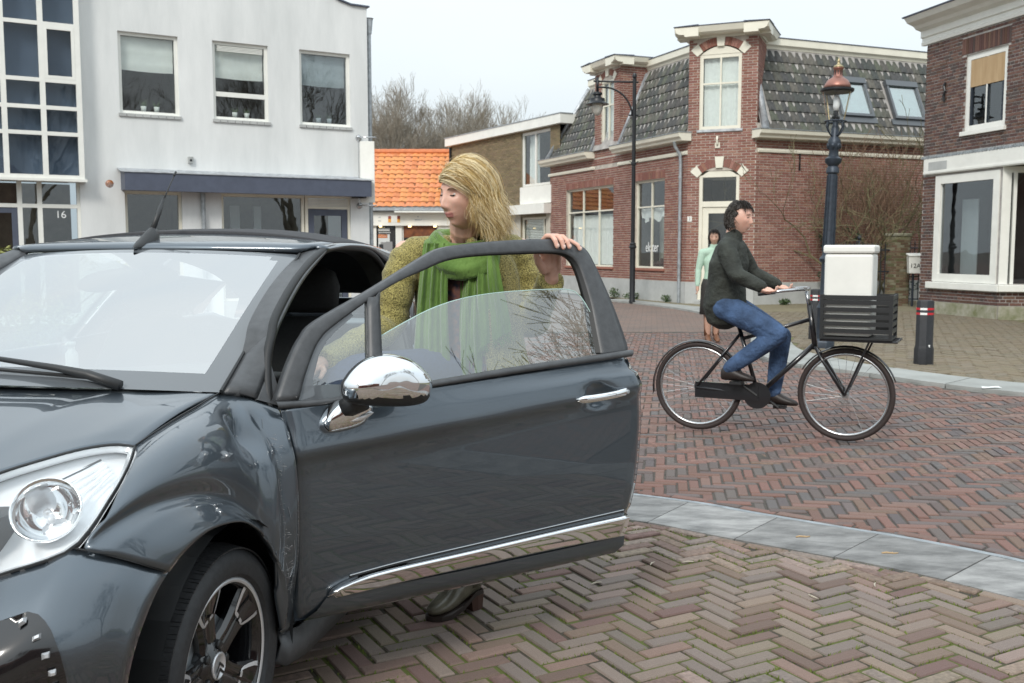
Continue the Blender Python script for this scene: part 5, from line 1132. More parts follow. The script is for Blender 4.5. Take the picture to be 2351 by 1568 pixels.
# --- wheels
def wheel(x,y,rz,sg):
    W=MB(); prof=[]
    R0=.308; w_=.098
    tp=[(.222,-w_*.80),(.235,-w_*.96),(.262,-w_*1.03),(.285,-w_*.98),(.300,-w_*.82),(R0,-w_*.62)]
    full_=tp+[(R0,-.036),(R0-.007,-.034),(R0-.007,-.028),(R0,-.026),(R0,.026),(R0-.007,.028),(R0-.007,.034),(R0,.036)]+[(r_,-z) for r_,z in reversed(tp)]
    Mx=Matrix.Rotation(R(90),4,'Y'); W.lathe(full_,(0,0,0),64,M=Mx,capa=False,capb=False)
    # tread blocks across the shoulders
    for k in range(64):
        an=2*math.pi*k/64
        for (z0,z1) in ((-.090,-.037),(-.024,.024),(.037,.090)):
            an2=an+.018*(1 if z0<0 else -1); c=Matrix.Rotation(an2,4,'X'); e=.016
            for q in range(3):
                a0=-e+q*.0107
                pts=[(z0,a0),(z1,a0+.004),(z1,a0+.0125),(z0,a0+.0085)]
                rr=[R0+.0005-(.010 if abs(z)>.07 else 0) for z,_ in pts]; ro=[R0+.0045-(.010 if abs(z)>.07 else 0) for z,_ in pts]
                W.add([tuple(c@Vector((z,t,r_))) for (z,t),r_ in zip(pts,rr)]+[tuple(c@Vector((z,t,r_))) for (z,t),r_ in zip(pts,ro)],[(4,5,6,7)]+[(i,(i+1)%4,4+(i+1)%4,4+i) for i in range(4)])
    ty=W.build('wheel',M['tyre'],CAR,autosmooth=35); ty.location=(x,y,.308); ty.rotation_euler=(0,0,rz)
    rm=MB(); o=.080*sg
    rm.lathe([(.218,o*.95),(.222,o*1.02),(.214,o*1.02),(.205,o*.86),(.200,o*.5),(.200,-o*.9)],(0,0,0),48,M=Mx,capa=False,capb=False); rm.build('rim_barrel',M['gloss_black'],ty,smooth=True)
    lp=MB(); lp.lathe([(.2165,o*.98),(.224,o*1.0),(.226,o*1.05),(.219,o*1.08),(.213,o*1.03)],(0,0,0),64,M=Mx,capa=False,capb=False); lp.build('rim_lip',M['polished'],ty,smooth=True)
    for k in range(5):
        c=Matrix.Rotation(2*math.pi*k/5+.31,4,'X'); sp=MB()
        def q(r_,t,h): return tuple(c@Vector((h*sg,t,r_)))
        for (t0,t1) in ((-1,1),):
            ri,ro_=.045,.205; sec=[]
            for r_,wd,h in ((.045,.040,.050),(.09,.036,.056),(.13,.040,.060),(.165,.052,.066),(.205,.070,.078)):
                sec.append([q(r_,-wd,h-.012),q(r_,-wd*.8,h),q(r_,-wd*.3,h-.002),q(r_,0,h-.008),q(r_,wd*.3,h-.002),q(r_,wd*.8,h),q(r_,wd,h-.012),q(r_,wd*.8,h-.03),q(r_,-wd*.8,h-.03)])
            sp.grid(sec,True,capa=True,capb=True)
        s_=sp.build('spoke',M['gloss_black'],ty,autosmooth=30)
        ac=MB()                       # bright machined U at the outer end of the spoke
        for sd in (-1,1):
            pts=[(.212,.066),(.19,.060),(.165,.047),(.148,.036),(.140,.026)]
            a_=[q(r_,sd*w_,.0785-.0165*(.212-r_)/.072) for r_,w_ in pts]; b_=[q(r_-.002,sd*(w_-.014+.004*(i/4)),.0790-.0165*(.212-r_)/.072) for i,(r_,w_) in enumerate(pts)]; ac.grid([a_,b_])
        ac.grid([[q(.140,-.026,.0622),q(.140,-.004,.0622)],[q(.150,-.020,.0635),q(.150,-.006,.0635)]]); ac.grid([[q(.140,.026,.0622),q(.140,.004,.0622)],[q(.150,.020,.0635),q(.150,.006,.0635)]])
        ac.build('machined_edge',M['polished'],ty)
        hb=MB(); c2=Matrix.Rotation(2*math.pi*(k+.5)/5+.31,4,'X'); cc2=c2@Vector((.052*sg,0,.054)); hb.lathe([(.012,-.004*sg),(.012,.006*sg),(.008,.009*sg)],cc2,8,M=Mx); hb.build('wheel_bolt',M['plastic'],ty)
    hbm=MB(); hbm.lathe([(.070,.02*sg),(.066,.050*sg),(.040,.056*sg),(.036,.060*sg)],(0,0,0),24,M=Mx); hbm.build('hub',M['gloss_black'],ty,smooth=True)
    cp=MB(); cp.lathe([(.034,.058*sg),(.036,.064*sg),(.031,.067*sg),(.030,.065*sg),(.001,.066*sg)],(0,0,0),24,M=Mx); cap_=cp.build('centre_cap',M['polished'],ty,smooth=True)
    em=MB()
    for zz in (.006,-.010): em.grid([[(.0675*sg,-.020,zz-.012),(.0675*sg,0,zz+.006),(.0675*sg,.020,zz-.012)],[(.0675*sg,-.020,zz-.020),(.0675*sg,0,zz-.002),(.0675*sg,.020,zz-.020)]])
    em.build('chevron_emblem',M['plastic'],ty)
    db=MB(); db.lathe([(.13,.0),(.13,.02*sg)],(0,0,0),32,M=Mx); db.build('brake_disc',M['zinc'],ty)
    return ty
for x,y,sg in ((.712,0,1),(-.712,0,-1),(.712,2.46,1),(-.712,2.46,-1)): wheel(x,y,0,sg)
# --- open door (its own axes: x outwards, y rearwards from the hinge, z up)
DOOR_H=(.835,.36)
def dprof(z,s=.6):
    """how far the outer skin stands out at height z"""
    if z>.955: return -(z-.955)*.40
    cz=.795+.075*s                        # crease line rises to the rear
    pts=[(.955,-.002),(cz+.06,.022),(cz+.012,.036),(cz-.004,.036),(cz-.03,.025),(cz-.07,.0205),(.62,.0195),(.52,.017),(.45,.013),(.40,.009),(.33,.003),(.30,-.006),(.27,-.03)]
    for (z1,o1),(z0,o0) in zip(pts,pts[1:]):
        if z>=z0:
            t=(z-z0)/(z1-z0); return lerp(o0,o1,t)
    return -.03
fr_s=[(.94,-.036),(.881,-.027),(.806,-.023),(.727,-.016),(.571,-.014),(.414,-.012),(.287,-.010)]
re_s=[(1.005,1.273),(.964,1.289),(.906,1.306),(.796,1.319),(.748,1.319),(.62,1.310),(.537,1.299),(.455,1.279),(.442,1.264),(.406,1.263),(.342,1.256),(.312,1.242),(.290,1.213),(.282,1.170)]
def interp(tab,z):
    if z>=tab[0][0]: return tab[0][1]
    for (z1,a),(z0,b) in zip(tab,tab[1:]):
        if z>=z0: return lerp(b,a,(z-z0)/(z1-z0))
    return tab[-1][1]
def belt(s): return lerp(.930,1.003,max(0,min(1,s/1.273)))
rows=[]; NV=60; NS=44
for j in range(NV+1):
    t=j/NV; row=[]
    for i in range(NS+1):
        q=i/NS; s0=lerp(-.03,1.3,q); zt=belt(s0); zb=.285-.006*math.sin(math.pi*q); z=lerp(zt,zb,t)
        s=lerp(interp(fr_s,z),interp(re_s,z),q); o=dprof(z,s)
        # edges turn in
        e=min(s-interp(fr_s,z),interp(re_s,z)-s); o-=.010*math.exp(-(e/.012)**2)
        # dish behind the handle
        d2=((s-1.108)/.062)**2+((z-.878)/.048)**2
        if d2<1: o-=.030*(1-d2)**.6
        row.append(Vector((o,s,z)))
    rows.append(row)
DOOR=orient(panel('door',rows,M['paint'],CAR),(-1,.6,.6)); md=DOOR.modifiers.new('solid','SOLIDIFY'); md.thickness=.012; md.offset=-1
DOOR.location=(DOOR_H[0],DOOR_H[1],0); DOOR.rotation_euler=(0,0,R(-45)); DOOR['label']='wide open door with lowered window and chrome mirror'
def sub(mb,name,m,**k): return mb.build(name,m,DOOR,**k)
def P(s,z,o=0): return Vector((dprof(z,s)+o,s,z))
# lower valance, inner panel
mb=MB(); a=[P(s_,.405-.01,.0) for s_ in []]
mb=MB(); rows=[]
for j in range(7):
    t=j/6; rows.append([Vector((-.075-.01*math.sin(math.pi*t),lerp(.02,1.24,i/14),lerp(.93+.06*i/14,.33,t))) for i in range(15)])
mb.grid(rows); sub(mb,'inner_panel',M['interior'],smooth=True,solid=.01)
rim=[Vector((-.005,interp(fr_s,z)+.006,z)) for z in (.92,.8,.6,.4,.295)]+[Vector((-.02,s,.288)) for s in (.2,.5,.8,1.1)]+[Vector((-.01,interp(re_s,z)-.008,z)) for z in (.30,.36,.5,.7,.9,.99)]
mb=MB(); mb.grid([rim,[Vector((-.08,p.y+(.03 if p.y<.1 else (-.03 if p.y>1.1 else 0)),max(p.z,.33))) for p in rim]]); sub(mb,'door_edge',M['paint'],smooth=True)
# belt moulding
up=[(-.048,.950),(.10,.944),(.28,.956),(.462,.970),(.80,.995),(1.148,1.014),(1.282,1.022)]; lw=[(-.045,.930),(.10,.929),(.28,.942),(.458,.954),(.80,.976),(1.141,.994),(1.275,1.002)]
U=curve([(0,s,z) for s,z in up],30); L_=curve([(0,s,z) for s,z in lw],30)
mb=MB(); mb.grid([[Vector((-.012,p.y,p.z+.002)) for p in U],[Vector((.006,p.y,p.z)) for p in U],[Vector((.012,(p.y+q.y)/2,(p.z+q.z)/2)) for p,q in zip(U,L_)],[Vector((.007,p.y,p.z)) for p in L_],[Vector((-.01,p.y,p.z-.002)) for p in L_]]); sub(mb,'belt_moulding',M['trim'],smooth=True)
# window frame
fo=[(-.048,.952),(-.013,1.017),(.025,1.078),(.060,1.122),(.112,1.165),(.296,1.248),(.418,1.306),(.533,1.361),(.605,1.387),(.739,1.404),(.923,1.416),(1.076,1.418),(1.152,1.408),(1.195,1.388),(1.220,1.350),(1.257,1.220),(1.276,1.125),(1.286,1.041),(1.283,1.020)]
fi=[(.020,.949),(.050,1.013),(.091,1.083),(.120,1.118),(.160,1.148),(.300,1.226),(.412,1.279),(.516,1.316),(.610,1.347),(.730,1.362),(.911,1.369),(1.050,1.371),(1.115,1.362),(1.145,1.335),(1.158,1.290),(1.166,1.190),(1.162,1.110),(1.158,1.040),(1.156,1.014)]
FO=curve([(0,s,z) for s,z in fo],70); FI_=[]
FOl=crom([(0,s,z) for s,z in fo],4); FIl=crom([(0,s,z) for s,z in fi],4)
rows=[]
for a,b in zip(FOl,FIl):
    row=[]
    pa=Vector((dprof(a.z,a.y),a.y,a.z)); pb=Vector((dprof(b.z,b.y),b.y,b.z))
    row=[pa+V(-.03,0,0),pa+V(-.008,0,0)]+[pa.lerp(pb,k/5)+V(.0045*math.sin(math.pi*k/5),0,0) for k in range(6)]+[pb+V(-.012,0,0),pb.lerp(pa,-.10)+V(-.014,0,0),pb.lerp(pa,-.10)+V(-.035,0,0)]
    rows.append(row)
mb=MB(); mb.grid(rows)
nc=len(rows[0])-1
for k in range(len(mb.f)):
    if k%nc>=7: mb.m[k]=1
wf=sub(mb,'window_frame',[M['trim'],M['rubber']],smooth=True); md=wf.modifiers.new('solid','SOLIDIFY'); md.thickness=.004
# divider bar
mb=MB(); dv=[((.238,.948),(.290,.950)),((.262,1.06),(.308,1.06)),((.288,1.20),(.334,1.22)),((.295,1.235),(.342,1.250))]
mb.grid([[P(a[0],a[1],-.02),P(a[0],a[1],.004),P((a[0]+b[0])/2,a[1],.010),P(b[0],b[1],.004),P(b[0],b[1],-.02)] for a,b in dv]); sub(mb,'divider_bar',M['trim'],smooth=True,solid=.004)
# quarter light and lowered window
qp=[(.020,.944),(.050,1.013),(.091,1.083),(.120,1.118),(.160,1.148),(.300,1.226),(.300,1.2),(.27,1.06),(.245,.944)]
mb=MB(); mb.add([P(s,z,-.010) for s,z in qp],[tuple(range(len(qp)))]); sub(mb,'quarter_light',M['doorglass'])
qb=[(.020,.944),(.050,1.013),(.091,1.083),(.120,1.118),(.160,1.148),(.235,1.19)]; qi=[(.075,.955),(.075,1.0),(.108,1.07),(.140,1.108),(.172,1.134),(.24,1.178)]
mb=MB(); mb.grid([[P(s,z,-.008) for s,z in qb],[P(s,z,-.008) for s,z in qi]]); mb.grid([[P(s,.944,-.0085) for s in (.02,.12,.245)],[P(s,.985-.01*(s>.2),-.0085) for s in (.04,.12,.25)]]); sub(mb,'quarter_light_border',M['frit'])
gt=[(.285,1.098),(.416,1.153),(.533,1.195),(.660,1.223),(.802,1.237),(.950,1.242),(1.072,1.242),(1.123,1.229),(1.151,1.191),(1.169,1.142)]
G=curve([(0,s,z) for s,z in gt],36); gr=[]
for p in G:
    gr.append([P(lerp(p.y,min(1.162,p.y+.01),k/8),lerp(p.z,belt(p.y)+.005,k/8),-.014) for k in range(9)])
mb=MB(); mb.grid(gr); gl=sub(mb,'window_pane',M['doorglass'],smooth=True)
mb=MB(); mb.tube([r_[0] for r_ in gr],.0018,5); mb.build('pane_edge',mat('glass_edge',(.45,.62,.58),.2),gl)
# chrome strip and dark line above it
st_t=[(.093,.355),(.102,.374),(.170,.396),(.293,.409),(.610,.418),(.966,.430),(1.250,.436)]; st_b=[(.096,.352),(.107,.347),(.204,.349),(.384,.354),(.644,.357),(.929,.358),(1.238,.354)]
T_=curve([(0,s,z) for s,z in st_t],40); B_=curve([(0,s,z) for s,z in st_b],40); rows=[]
for a,b in zip(T_,B_):
    h=a.z-b.z; rows.append([Vector((0,lerp(a.y,b.y,k/14),lerp(a.z,b.z,k/14)))+V(.010+.026*(min(1,k/1.6)**.6 if k<2 else 1-.75*((k-2)/12)**1.2)*min(1,h/.03),0,0) for k in range(15)])
mb=MB(); mb.grid(rows); sub(mb,'chrome_strip',M['chrome'],smooth=True,solid=.004)
mb=MB(); ln=curve([(0,s,z) for s,z in ((.165,.407),(.30,.417),(.447,.424),(.783,.435),(1.235,.450))],40); mb.tube([P(p.y,p.z,.003) for p in ln],.0026,6); sub(mb,'trim_line',M['steel'])
mb=MB(); mb.tube([P(p.y,p.z-.006,.001) for p in ln],.0028,6); sub(mb,'trim_gap',M['rubber'])
# lower black edge of the door
rows=[[P(s,.352-.004*math.sin(math.pi*s/1.24),.006) for s in [lerp(.09,1.245,i/30) for i in range(31)]],[P(s,.318,.010) for s in [lerp(.06,1.243,i/30) for i in range(31)]],[P(s,.292,.012) for s in [lerp(.02,1.21,i/30) for i in range(31)]],[P(s,.281,-.01) for s in [lerp(.0,1.165,i/30) for i in range(31)]]]
mb=MB(); mb.grid(rows); sub(mb,'lower_edge',M['paint'],smooth=True)
# handle
mb=MB(); rows=[]
for k in range(25):
    t=k/24; s=lerp(1.000,1.236,t); z=lerp(.8705,.886,t); hh=.0135*(1-.25*math.sin(math.pi*t)*.3)*(min(1,t*10)**.5 if t<.1 else (min(1,(1-t)*12)**.5 if t>.92 else 1))+.001
    oo=.034+.030*math.sin(math.pi*min(1,max(0,t*1.05)))**.5
    rows.append([Vector((oo+.010*math.cos(a)*hh/.0135,s,z+hh*math.sin(a))) for a in [i*2*math.pi/14 for i in range(14)]])
mb.grid(rows,True,capa=True,capb=True); hd=sub(mb,'handle',M['chrome'],smooth=True)
mb=MB(); mb.lathe([(.0075,0),(.0075,.003),(.004,.0035)],(.055,1.215,.8845),14,M=Matrix.Rotation(R(90),4,'Y')); mb.build('lock',M['zinc'],hd,smooth=True)
# mirror, folded back along the door
mo=[(.090,.999),(.102,1.020),(.125,1.045),(.160,1.068),(.205,1.080),(.251,1.079),(.300,1.063),(.335,1.038),(.363,1.008),(.370,.983),(.362,.952),(.343,.931),(.291,.924),(.22,.929),(.168,.936),(.115,.946),(.094,.963)]
ol=crom([(0,s+.012,z) for s,z in mo],4,True); c0=Vector((0,.242,1.0)); rows=[]
for k in range(15):
    ph=R(-38)+R(128)*k/14; sc=max(.0,math.cos(ph))**.72; oo=.125+.078*math.sin(ph)
    rows.append([Vector((oo+.10*(p.y-c0.y)*0,c0.y+(p.y-c0.y)*sc,c0.z+(p.z-c0.z)*sc)) for p in ol])
mb=MB(); mb.grid(rows,True,capa=True)
n_=len(ol)
for k,fc in enumerate(mb.f):
    c=sum((Vector(mb.v[i]) for i in fc),Vector())/len(fc); line=lerp(.968,.958,(c.y-.1)/.3)
    if c.z<line or k//n_<4: mb.m[k]=1
mr=sub(mb,'mirror',[M['chrome'],M['plastic']],autosmooth=50)
mb=MB(); ol2=[Vector((.075,c0.y+(p.y-c0.y)*.74,c0.z+(p.z-c0.z)*.74)) for p in ol]; mb.add(ol2,[tuple(range(n_))]); mb.build('mirror_glass',mat('mirror_silver',(.7,.72,.74),.02,1),mr)
# mirror foot
ft=[(.070,.872),(.078,.895),(.100,.922),(.135,.942),(.20,.935),(.232,.912),(.222,.885),(.198,.860),(.15,.848),(.095,.846),(.076,.856)]
fl=crom([(0,s+.004,z) for s,z in ft],4,True); cf=Vector((0,.152,.893)); rows=[]
for sc,oo,dz in ((1,.016,0),(.98,.035,.002),(.92,.05,.006),(.78,.063,.014),(.5,.072,.020),(.1,.075,.022)): rows.append([Vector((oo,cf.y+(p.y-cf.y)*sc+.02*(1-sc),cf.z+(p.z-cf.z)*sc+dz)) for p in fl])
mb=MB(); mb.grid(rows,True,capb=True); mf=sub(mb,'mirror_foot',M['chrome'],smooth=True)
mb=MB(); mb.tube([(.05,.14,.92),(.09,.18,.95)],[.03,.035],10); mb.build('neck',M['plastic'],mf,smooth=True)
mb=MB(); rows=[]
for k in range(9):
    t=k/8; w_=.009*max(0,math.sin(math.pi*t))**.5+.0006; rows.append([Vector((.072-.016*abs(t-.5),.150+.075*t,.884+.020*t+w_*math.sin(a))) + V(.006*math.cos(a),0,0) for a in [i*math.pi/5 for i in range(10)]])
mb.grid(rows,True,capa=True,capb=True); mb.build('side_repeater',M['polished'],mf,smooth=True)
# ================================================================ STREET FURNITURE, PLANTS
random.seed(21)
# black arm lamp in front of the corner house
lp=empty('street_lamp',(3.14,26.0,0)); tag(lp,'black street lamp with a curved arm and hanging bell lantern','street lamp')
mb=MB(); mb.lathe([(.085,0),(.085,.05),(.075,.08),(.072,1.42),(.10,1.44),(.10,1.47),(.075,1.50),(.085,1.54),(.055,1.58),(.050,3.55),(.07,3.57),(.07,3.62),(.050,3.64),(.048,5.75)],(0,0,0),14); mb.lathe([(.02,5.75),(.055,5.78),(.06,5.82),(.045,5.87),(.01,5.89)],(0,0,0),12); mb.build('post',M['black_metal'],lp,autosmooth=35)
mb=MB(); mb.tube([(.1,0,5.66),(-1.05,0,5.69)],.024,8); mb.tube([(.1,0,4.83),(-.14,0,4.83)],.02,8); mb.tube(curve([(-.05,0,4.83),(-.10,0,5.05),(-.28,0,5.33),(-.6,0,5.51),(-.98,0,5.54)],16),.024,8); mb.tube([(-.95,0,5.42),(-.95,0,5.78)],.036,8); mb.build('arm',M['black_metal'],lp,smooth=True)
mb=MB(); mb.tube([(-.1,0,3.66),(0,0,3.58),(.12,0,3.66)],.012,6); mb.build('bracket',M['black_metal'],lp)
mb=MB(); mb.lathe([(.05,5.42),(.12,5.40),(.125,5.35),(.09,5.32),(.10,5.28),(.19,5.25),(.195,5.18),(.215,5.15),(.30,5.11),(.30,5.10),(.17,5.12)],(-.95,0,0),20); mb.build('hood',M['black_metal'],lp,autosmooth=35)
mb=MB(); mb.lathe([(.155,5.11),(.15,5.03),(.125,4.94),(.08,4.86),(.02,4.82)],(-.95,0,0),18); mb.build('globe',mat('lamp_globe',(.72,.70,.64),.25,trans=.4),lp,smooth=True)
# old lantern with the copper hood, leaning a little
ln=empty('lantern_post',(4.345,13.85,0)); ln.rotation_euler=(0,R(1.55),0); tag(ln,'blue black cast-iron lamp post with copper-hooded glass lantern','street lamp')
mb=MB(); mb.lathe([(.16,0),(.16,.10),(.15,.13),(.12,.15),(.115,.18)],(0,0,0),8); mb.lathe([(.11,.18),(.105,.55),(.12,.58),(.10,.62),(.085,.66),(.08,1.20),(.11,1.22),(.12,1.26),(.085,1.30),(.078,1.34),(.066,2.42),(.09,2.44),(.085,2.50),(.065,2.53),(.11,2.58),(.115,2.63),(.07,2.66),(.062,2.74),(.09,2.80),(.085,2.88),(.05,2.93),(.055,3.04),(.035,3.08),(.035,3.14)],(0,0,0),12); mb.build('post',M['blue_metal'],ln,autosmooth=40)
for k in range(8):
    an=k*math.pi/4; mb=MB(); mb.tube([(.082*math.cos(an),.082*math.sin(an),1.36),(.068*math.cos(an),.068*math.sin(an),2.40)],.008,5); mb.build('flute',M['blue_metal'],ln)
for k in range(6):
    an=k*math.pi/3; mb=MB(); mb.lathe([(.0,.05),(.025,.03),(.03,0),(.02,-.03),(.0,-.05)],(.075*math.cos(an),.075*math.sin(an),2.80),8); mb.build('ornament',M['blue_metal'],ln,smooth=True)
mb=MB()
for k in range(4):
    an=k*math.pi/2+.4; c,s_=math.cos(an),math.sin(an); mb.tube(curve([(.04*c,.04*s_,2.93),(.09*c,.09*s_,2.97),(.145*c,.145*s_,3.06),(.125*c,.125*s_,3.13)],8),.011,6)
mb.tube([(.14*math.cos(t),.14*math.sin(t),3.135) for t in [i*2*math.pi/24 for i in range(25)]],.012,6); mb.build('cradle',M['blue_metal'],ln,smooth=True)
mb=MB(); mb.lathe([(.112,3.14),(.195,3.53)],(0,0,0),24,capa=False,capb=False); mb.build('glass_globe',glass('lantern_glass',(.97,.98,.98),.03,boost=.8),ln,smooth=True)
mb=MB(); mb.tube([(.095,-.06,3.15),(.15,-.10,3.55)],.008,6); mb.tube([(-.07,.05,3.15),(-.11,.10,3.5)],.008,6); mb.build('stay_rod',M['brass'],ln)
mb=MB(); mb.lathe([(.05,3.14),(.06,3.19),(.035,3.22),(.03,3.28)],(0,0,0),10); mb.build('lamp_holder',M['black_metal'],ln); mb=MB(); mb.lathe([(.03,3.28),(.045,3.34),(.042,3.44),(.01,3.50)],(0,0,0),12); mb.build('bulb',mat('frosted_bulb',(.8,.82,.82),.3),ln,smooth=True)
mb=MB(); mb.lathe([(.205,3.525),(.225,3.545),(.225,3.57),(.185,3.575)],(0,0,0),28); mb.build('hood_rim',M['black_metal'],ln,autosmooth=40)
mb=MB(); mb.lathe([(.185,3.57),(.175,3.62),(.135,3.685),(.085,3.72),(.062,3.74),(.058,3.83),(.072,3.84),(.072,3.855),(.05,3.87)],(0,0,0),28); mb.build('hood',M['copper'],ln,smooth=True)
mb=MB(); mb.lathe([(.075,3.855),(.06,3.88),(.025,3.90),(.015,3.93),(.024,3.945),(.012,3.965),(.003,4.00)],(0,0,0),14); mb.build('finial',M['brass'],ln,smooth=True)
for k in range(10):
    an=k*math.pi/5; mb=MB(); mb.cbox((.0605*math.cos(an),.0605*math.sin(an),3.785),(.004,.012,.06),an); mb.build('vent_slot',M['black_metal'],ln)
# bollards
red_r=mat('reflector_red',(.50,.02,.03),.4); wht_r=mat('reflector_white',(.80,.80,.78),.4)
def bollard(x,y,label):
    b=empty('bollard',(x,y,0),R(12)); tag(b,label,'bollard','black bollards on the brown pavement')
    def ring(r_,z,n=8): return [(r_*math.cos(2*math.pi*(k+.5)/n),r_*math.sin(2*math.pi*(k+.5)/n),z) for k in range(n)]
    mb=MB(); mb.grid([ring(.113,0),ring(.113,.205),ring(.105,.235),ring(.100,.25),ring(.100,.765),ring(.090,.785)],True,capb=True); mb.build('body',mat('bollard_black',(.016,.017,.02),.5,var=.3,vscale=20,bump=.1,bscale=40),b,autosmooth=30)
    for z in (.615,.672):
        mb=MB(); r0,r1=ring(.102,z),ring(.102,z+.026); mb.grid([r0,r1],True)
        for k in range(8): mb.m[k]=0 if k in (4,) else 1
        mb.build('reflective_band',[wht_r,red_r],b)
    mb=MB(); mb.add([(-.012,-.098,.26),(.012,-.098,.26),(0,-.112,.225)],[(0,1,2)]); mb.build('mark',wht_r,b)
bollard(4.92,11.83,'black octagonal bollard with red and white bands, free-standing before the brown house')
bollard(4.66,15.2,'black octagonal bollard standing close beside the copper-hooded lamp post')
# garden fence, gate pier, letter box
fe=empty('iron_fence',(7.75,24.55,0)); tag(fe,'dark iron railing with spear tips between corner house and mossy pier','fence')
def bars(par,x0,x1,yf,h):
    n=int((x1-x0)/.105)
    for i in range(n+1):
        x=lerp(x0,x1,i/n); mb=MB(); y=yf(x); mb.cbox((x,y,h/2),(.016,.016,h-.04)); mb.lathe([(.018,h-.02),(.012,h+.02),(.002,h+.07)],(x,y,0),6); mb.build('bar',M['blue_metal'],par)
    for z in (.18,.85,h-.12):
        mb=MB(); mb.tube([(x0,yf(x0),z),(x1,yf(x1),z)],.016,6); mb.build('rail',M['blue_metal'],par)
bars(fe,0,1.55,lambda x:.03*x,1.5)
for x in (.02,.78):
    mb=MB(); mb.tube([(x,.02,0),(x,.02,1.62)],.028,8); mb.lathe([(.0,1.76),(.05,1.71),(.055,1.67),(.03,1.62)],(x,.02,0),10); mb.tube([(x+.07*math.cos(t),.02,1.55+.07*math.sin(t)) for t in [i*.5 for i in range(10)]],.012,6); mb.build('post',M['blue_metal'],fe,smooth=True)
pr=empty('gate_pier',(9.50,24.62,0),R(20)); tag(pr,'square mossy brick gate pier beside the white letter box','gate pier')
mb=MB(); mb.box((-.20,-.20,0),(.20,.20,1.72)); cor=mb.build('core',mat('pier_mortar',(.30,.28,.20),.95,base2=(.13,.13,.05),vscale=6),pr)
Bp=Bricks(palette([(.16,.11,.07),(.19,.15,.09),(.13,.12,.06),(.22,.20,.14)],8,.2),mat('mossy_brick',(.2,.15,.1),.95,attr=True,var=.45,vscale=14),300)
for O_,d_,n_ in (((-.20,-.20),(1,0),(0,-1)),((-.20,.20),(0,-1),(-1,0)),((.20,-.20),(0,1),(1,0))): Bp.wall(F(O_,d_,n_),0,.4,0,1.70,bond='s')
Bp.build(cor,(9.5,24.62)); mb=MB(); mb.box((-.23,-.23,1.72),(.23,.23,1.79)); mb.build('cap',M['mossy'],pr,bevel=.015)
f2=empty('iron_gate',(9.76,24.50,0)); tag(f2,'narrow dark iron gate between mossy pier and brown house','gate'); bars(f2,0,.9,lambda x:0,1.55)
mx_=empty('letter_box',(9.66,23.98,0)); mx_.rotation_euler=(0,0,R(-8)); tag(mx_,'white plastic letter box with number 12A on a gate post','letter box')
mb=MB(); pf=[(-.13,.82),(.13,.84),(.13,1.24),(-.13,1.22)]; mb.prism([(-.13,.82),(.13,.82),(.15,1.24),(-.15,1.24)],lambda x,z,y:(x,y,z),-.12,.12); mb.build('box',M['white_paint'],mx_,bevel=.015)
mb=MB(); mb.hexa([(-.165,-.15,1.23),(.165,-.15,1.23),(.165,.14,1.27),(-.165,.14,1.27),(-.165,-.15,1.255),(.165,-.15,1.255),(.165,.14,1.31),(-.165,.14,1.31)]); mb.build('lid',M['white_paint'],mx_,bevel=.01)
mb=MB(); mb.tube([(.02,.15,0),(.02,.15,1.2)],.025,8); mb.build('post',M['blue_metal'],mx_); fm_=F((0,0),(1,0),(0,-1)); text_on(mx_,fm_,'12A',0,.123,1.0,.15,M['black_metal'])
# --- bare trees
def branch(mb,p,d,L,r_,depth,spread,k,up,minr,bend,cnt,lf=.74,rf=.62):
    pts=[p]; rads=[r_]; n=3 if depth>1 else 2; dd=d.copy()
    for i in range(n):
        dd=(dd+Vector((random.gauss(0,bend),random.gauss(0,bend),random.gauss(0,bend)+up))).normalized(); pts.append(pts[-1]+dd*L/n); rads.append(max(minr,lerp(r_,r_*rf,(i+1)/n)))
    mb.tube(pts,rads,5 if depth>3 else 3,cap=False)
    if depth==0: return
    for j in range(k if depth>1 else k+1):
        t=random.uniform(.45,1) if j else 1; q=pts[0].lerp(pts[-1],t) if t<1 else pts[-1]
        idx=min(n-1,int(t*n)); q=pts[idx].lerp(pts[idx+1],t*n-idx) if t<1 else pts[-1]
        ax=Vector((random.gauss(0,1),random.gauss(0,1),random.gauss(0,1))); ax=(ax-dd*ax.dot(dd)).normalized(); an=random.uniform(.4,1)*spread*(1 if j else .5)
        nd=(dd*math.cos(an)+ax*math.sin(an)).normalized(); branch(mb,q,nd,L*lf*random.uniform(.75,1.15),max(minr,r_*rf*random.uniform(.7,1)),depth-1,spread,k,up,minr,bend,cnt,lf,rf)
tm=[]
for sd in (3,8,15):
    random.seed(sd); mb=MB(); branch(mb,Vector((0,0,0)),V(0,0,1),3.0,.17,7,.60,3,.08,.005,.11,0,.77,.60); tm.append((mb.mesh('tree',M['bark']),max(v[2] for v in mb.v)))
def tree(x,y,h,k,rz,label,grp):
    o=bpy.data.objects.new('bare_tree',tm[k][0]); col.objects.link(o); s_=h/tm[k][1]; o.location=(x,y,0); o.scale=(s_,s_,s_); o.rotation_euler=(0,0,rz); tag(o,label,'tree',grp)
for i,(x,y,h,k) in enumerate(((-8.8,52,10.4,0),(-7.3,55,10.8,1),(-6.1,50,9.9,2),(-4.9,56,10.5,0),(-3.7,52,9.8,1),(-2.5,56,10.0,2),(-1.3,53,9.4,0),(-.1,57,9.4,1),(1.1,54,8.8,2),(2.2,57,8.6,0),(-5.5,58,10.6,2),(-3.1,59,10.6,0),(-1.9,58,10.2,1),(-.7,60,10.0,0))): tree(x,y,h,k,i*1.3,'bare winter tree in the row rising behind the orange roof and flat-roofed house','bare trees in the background row')
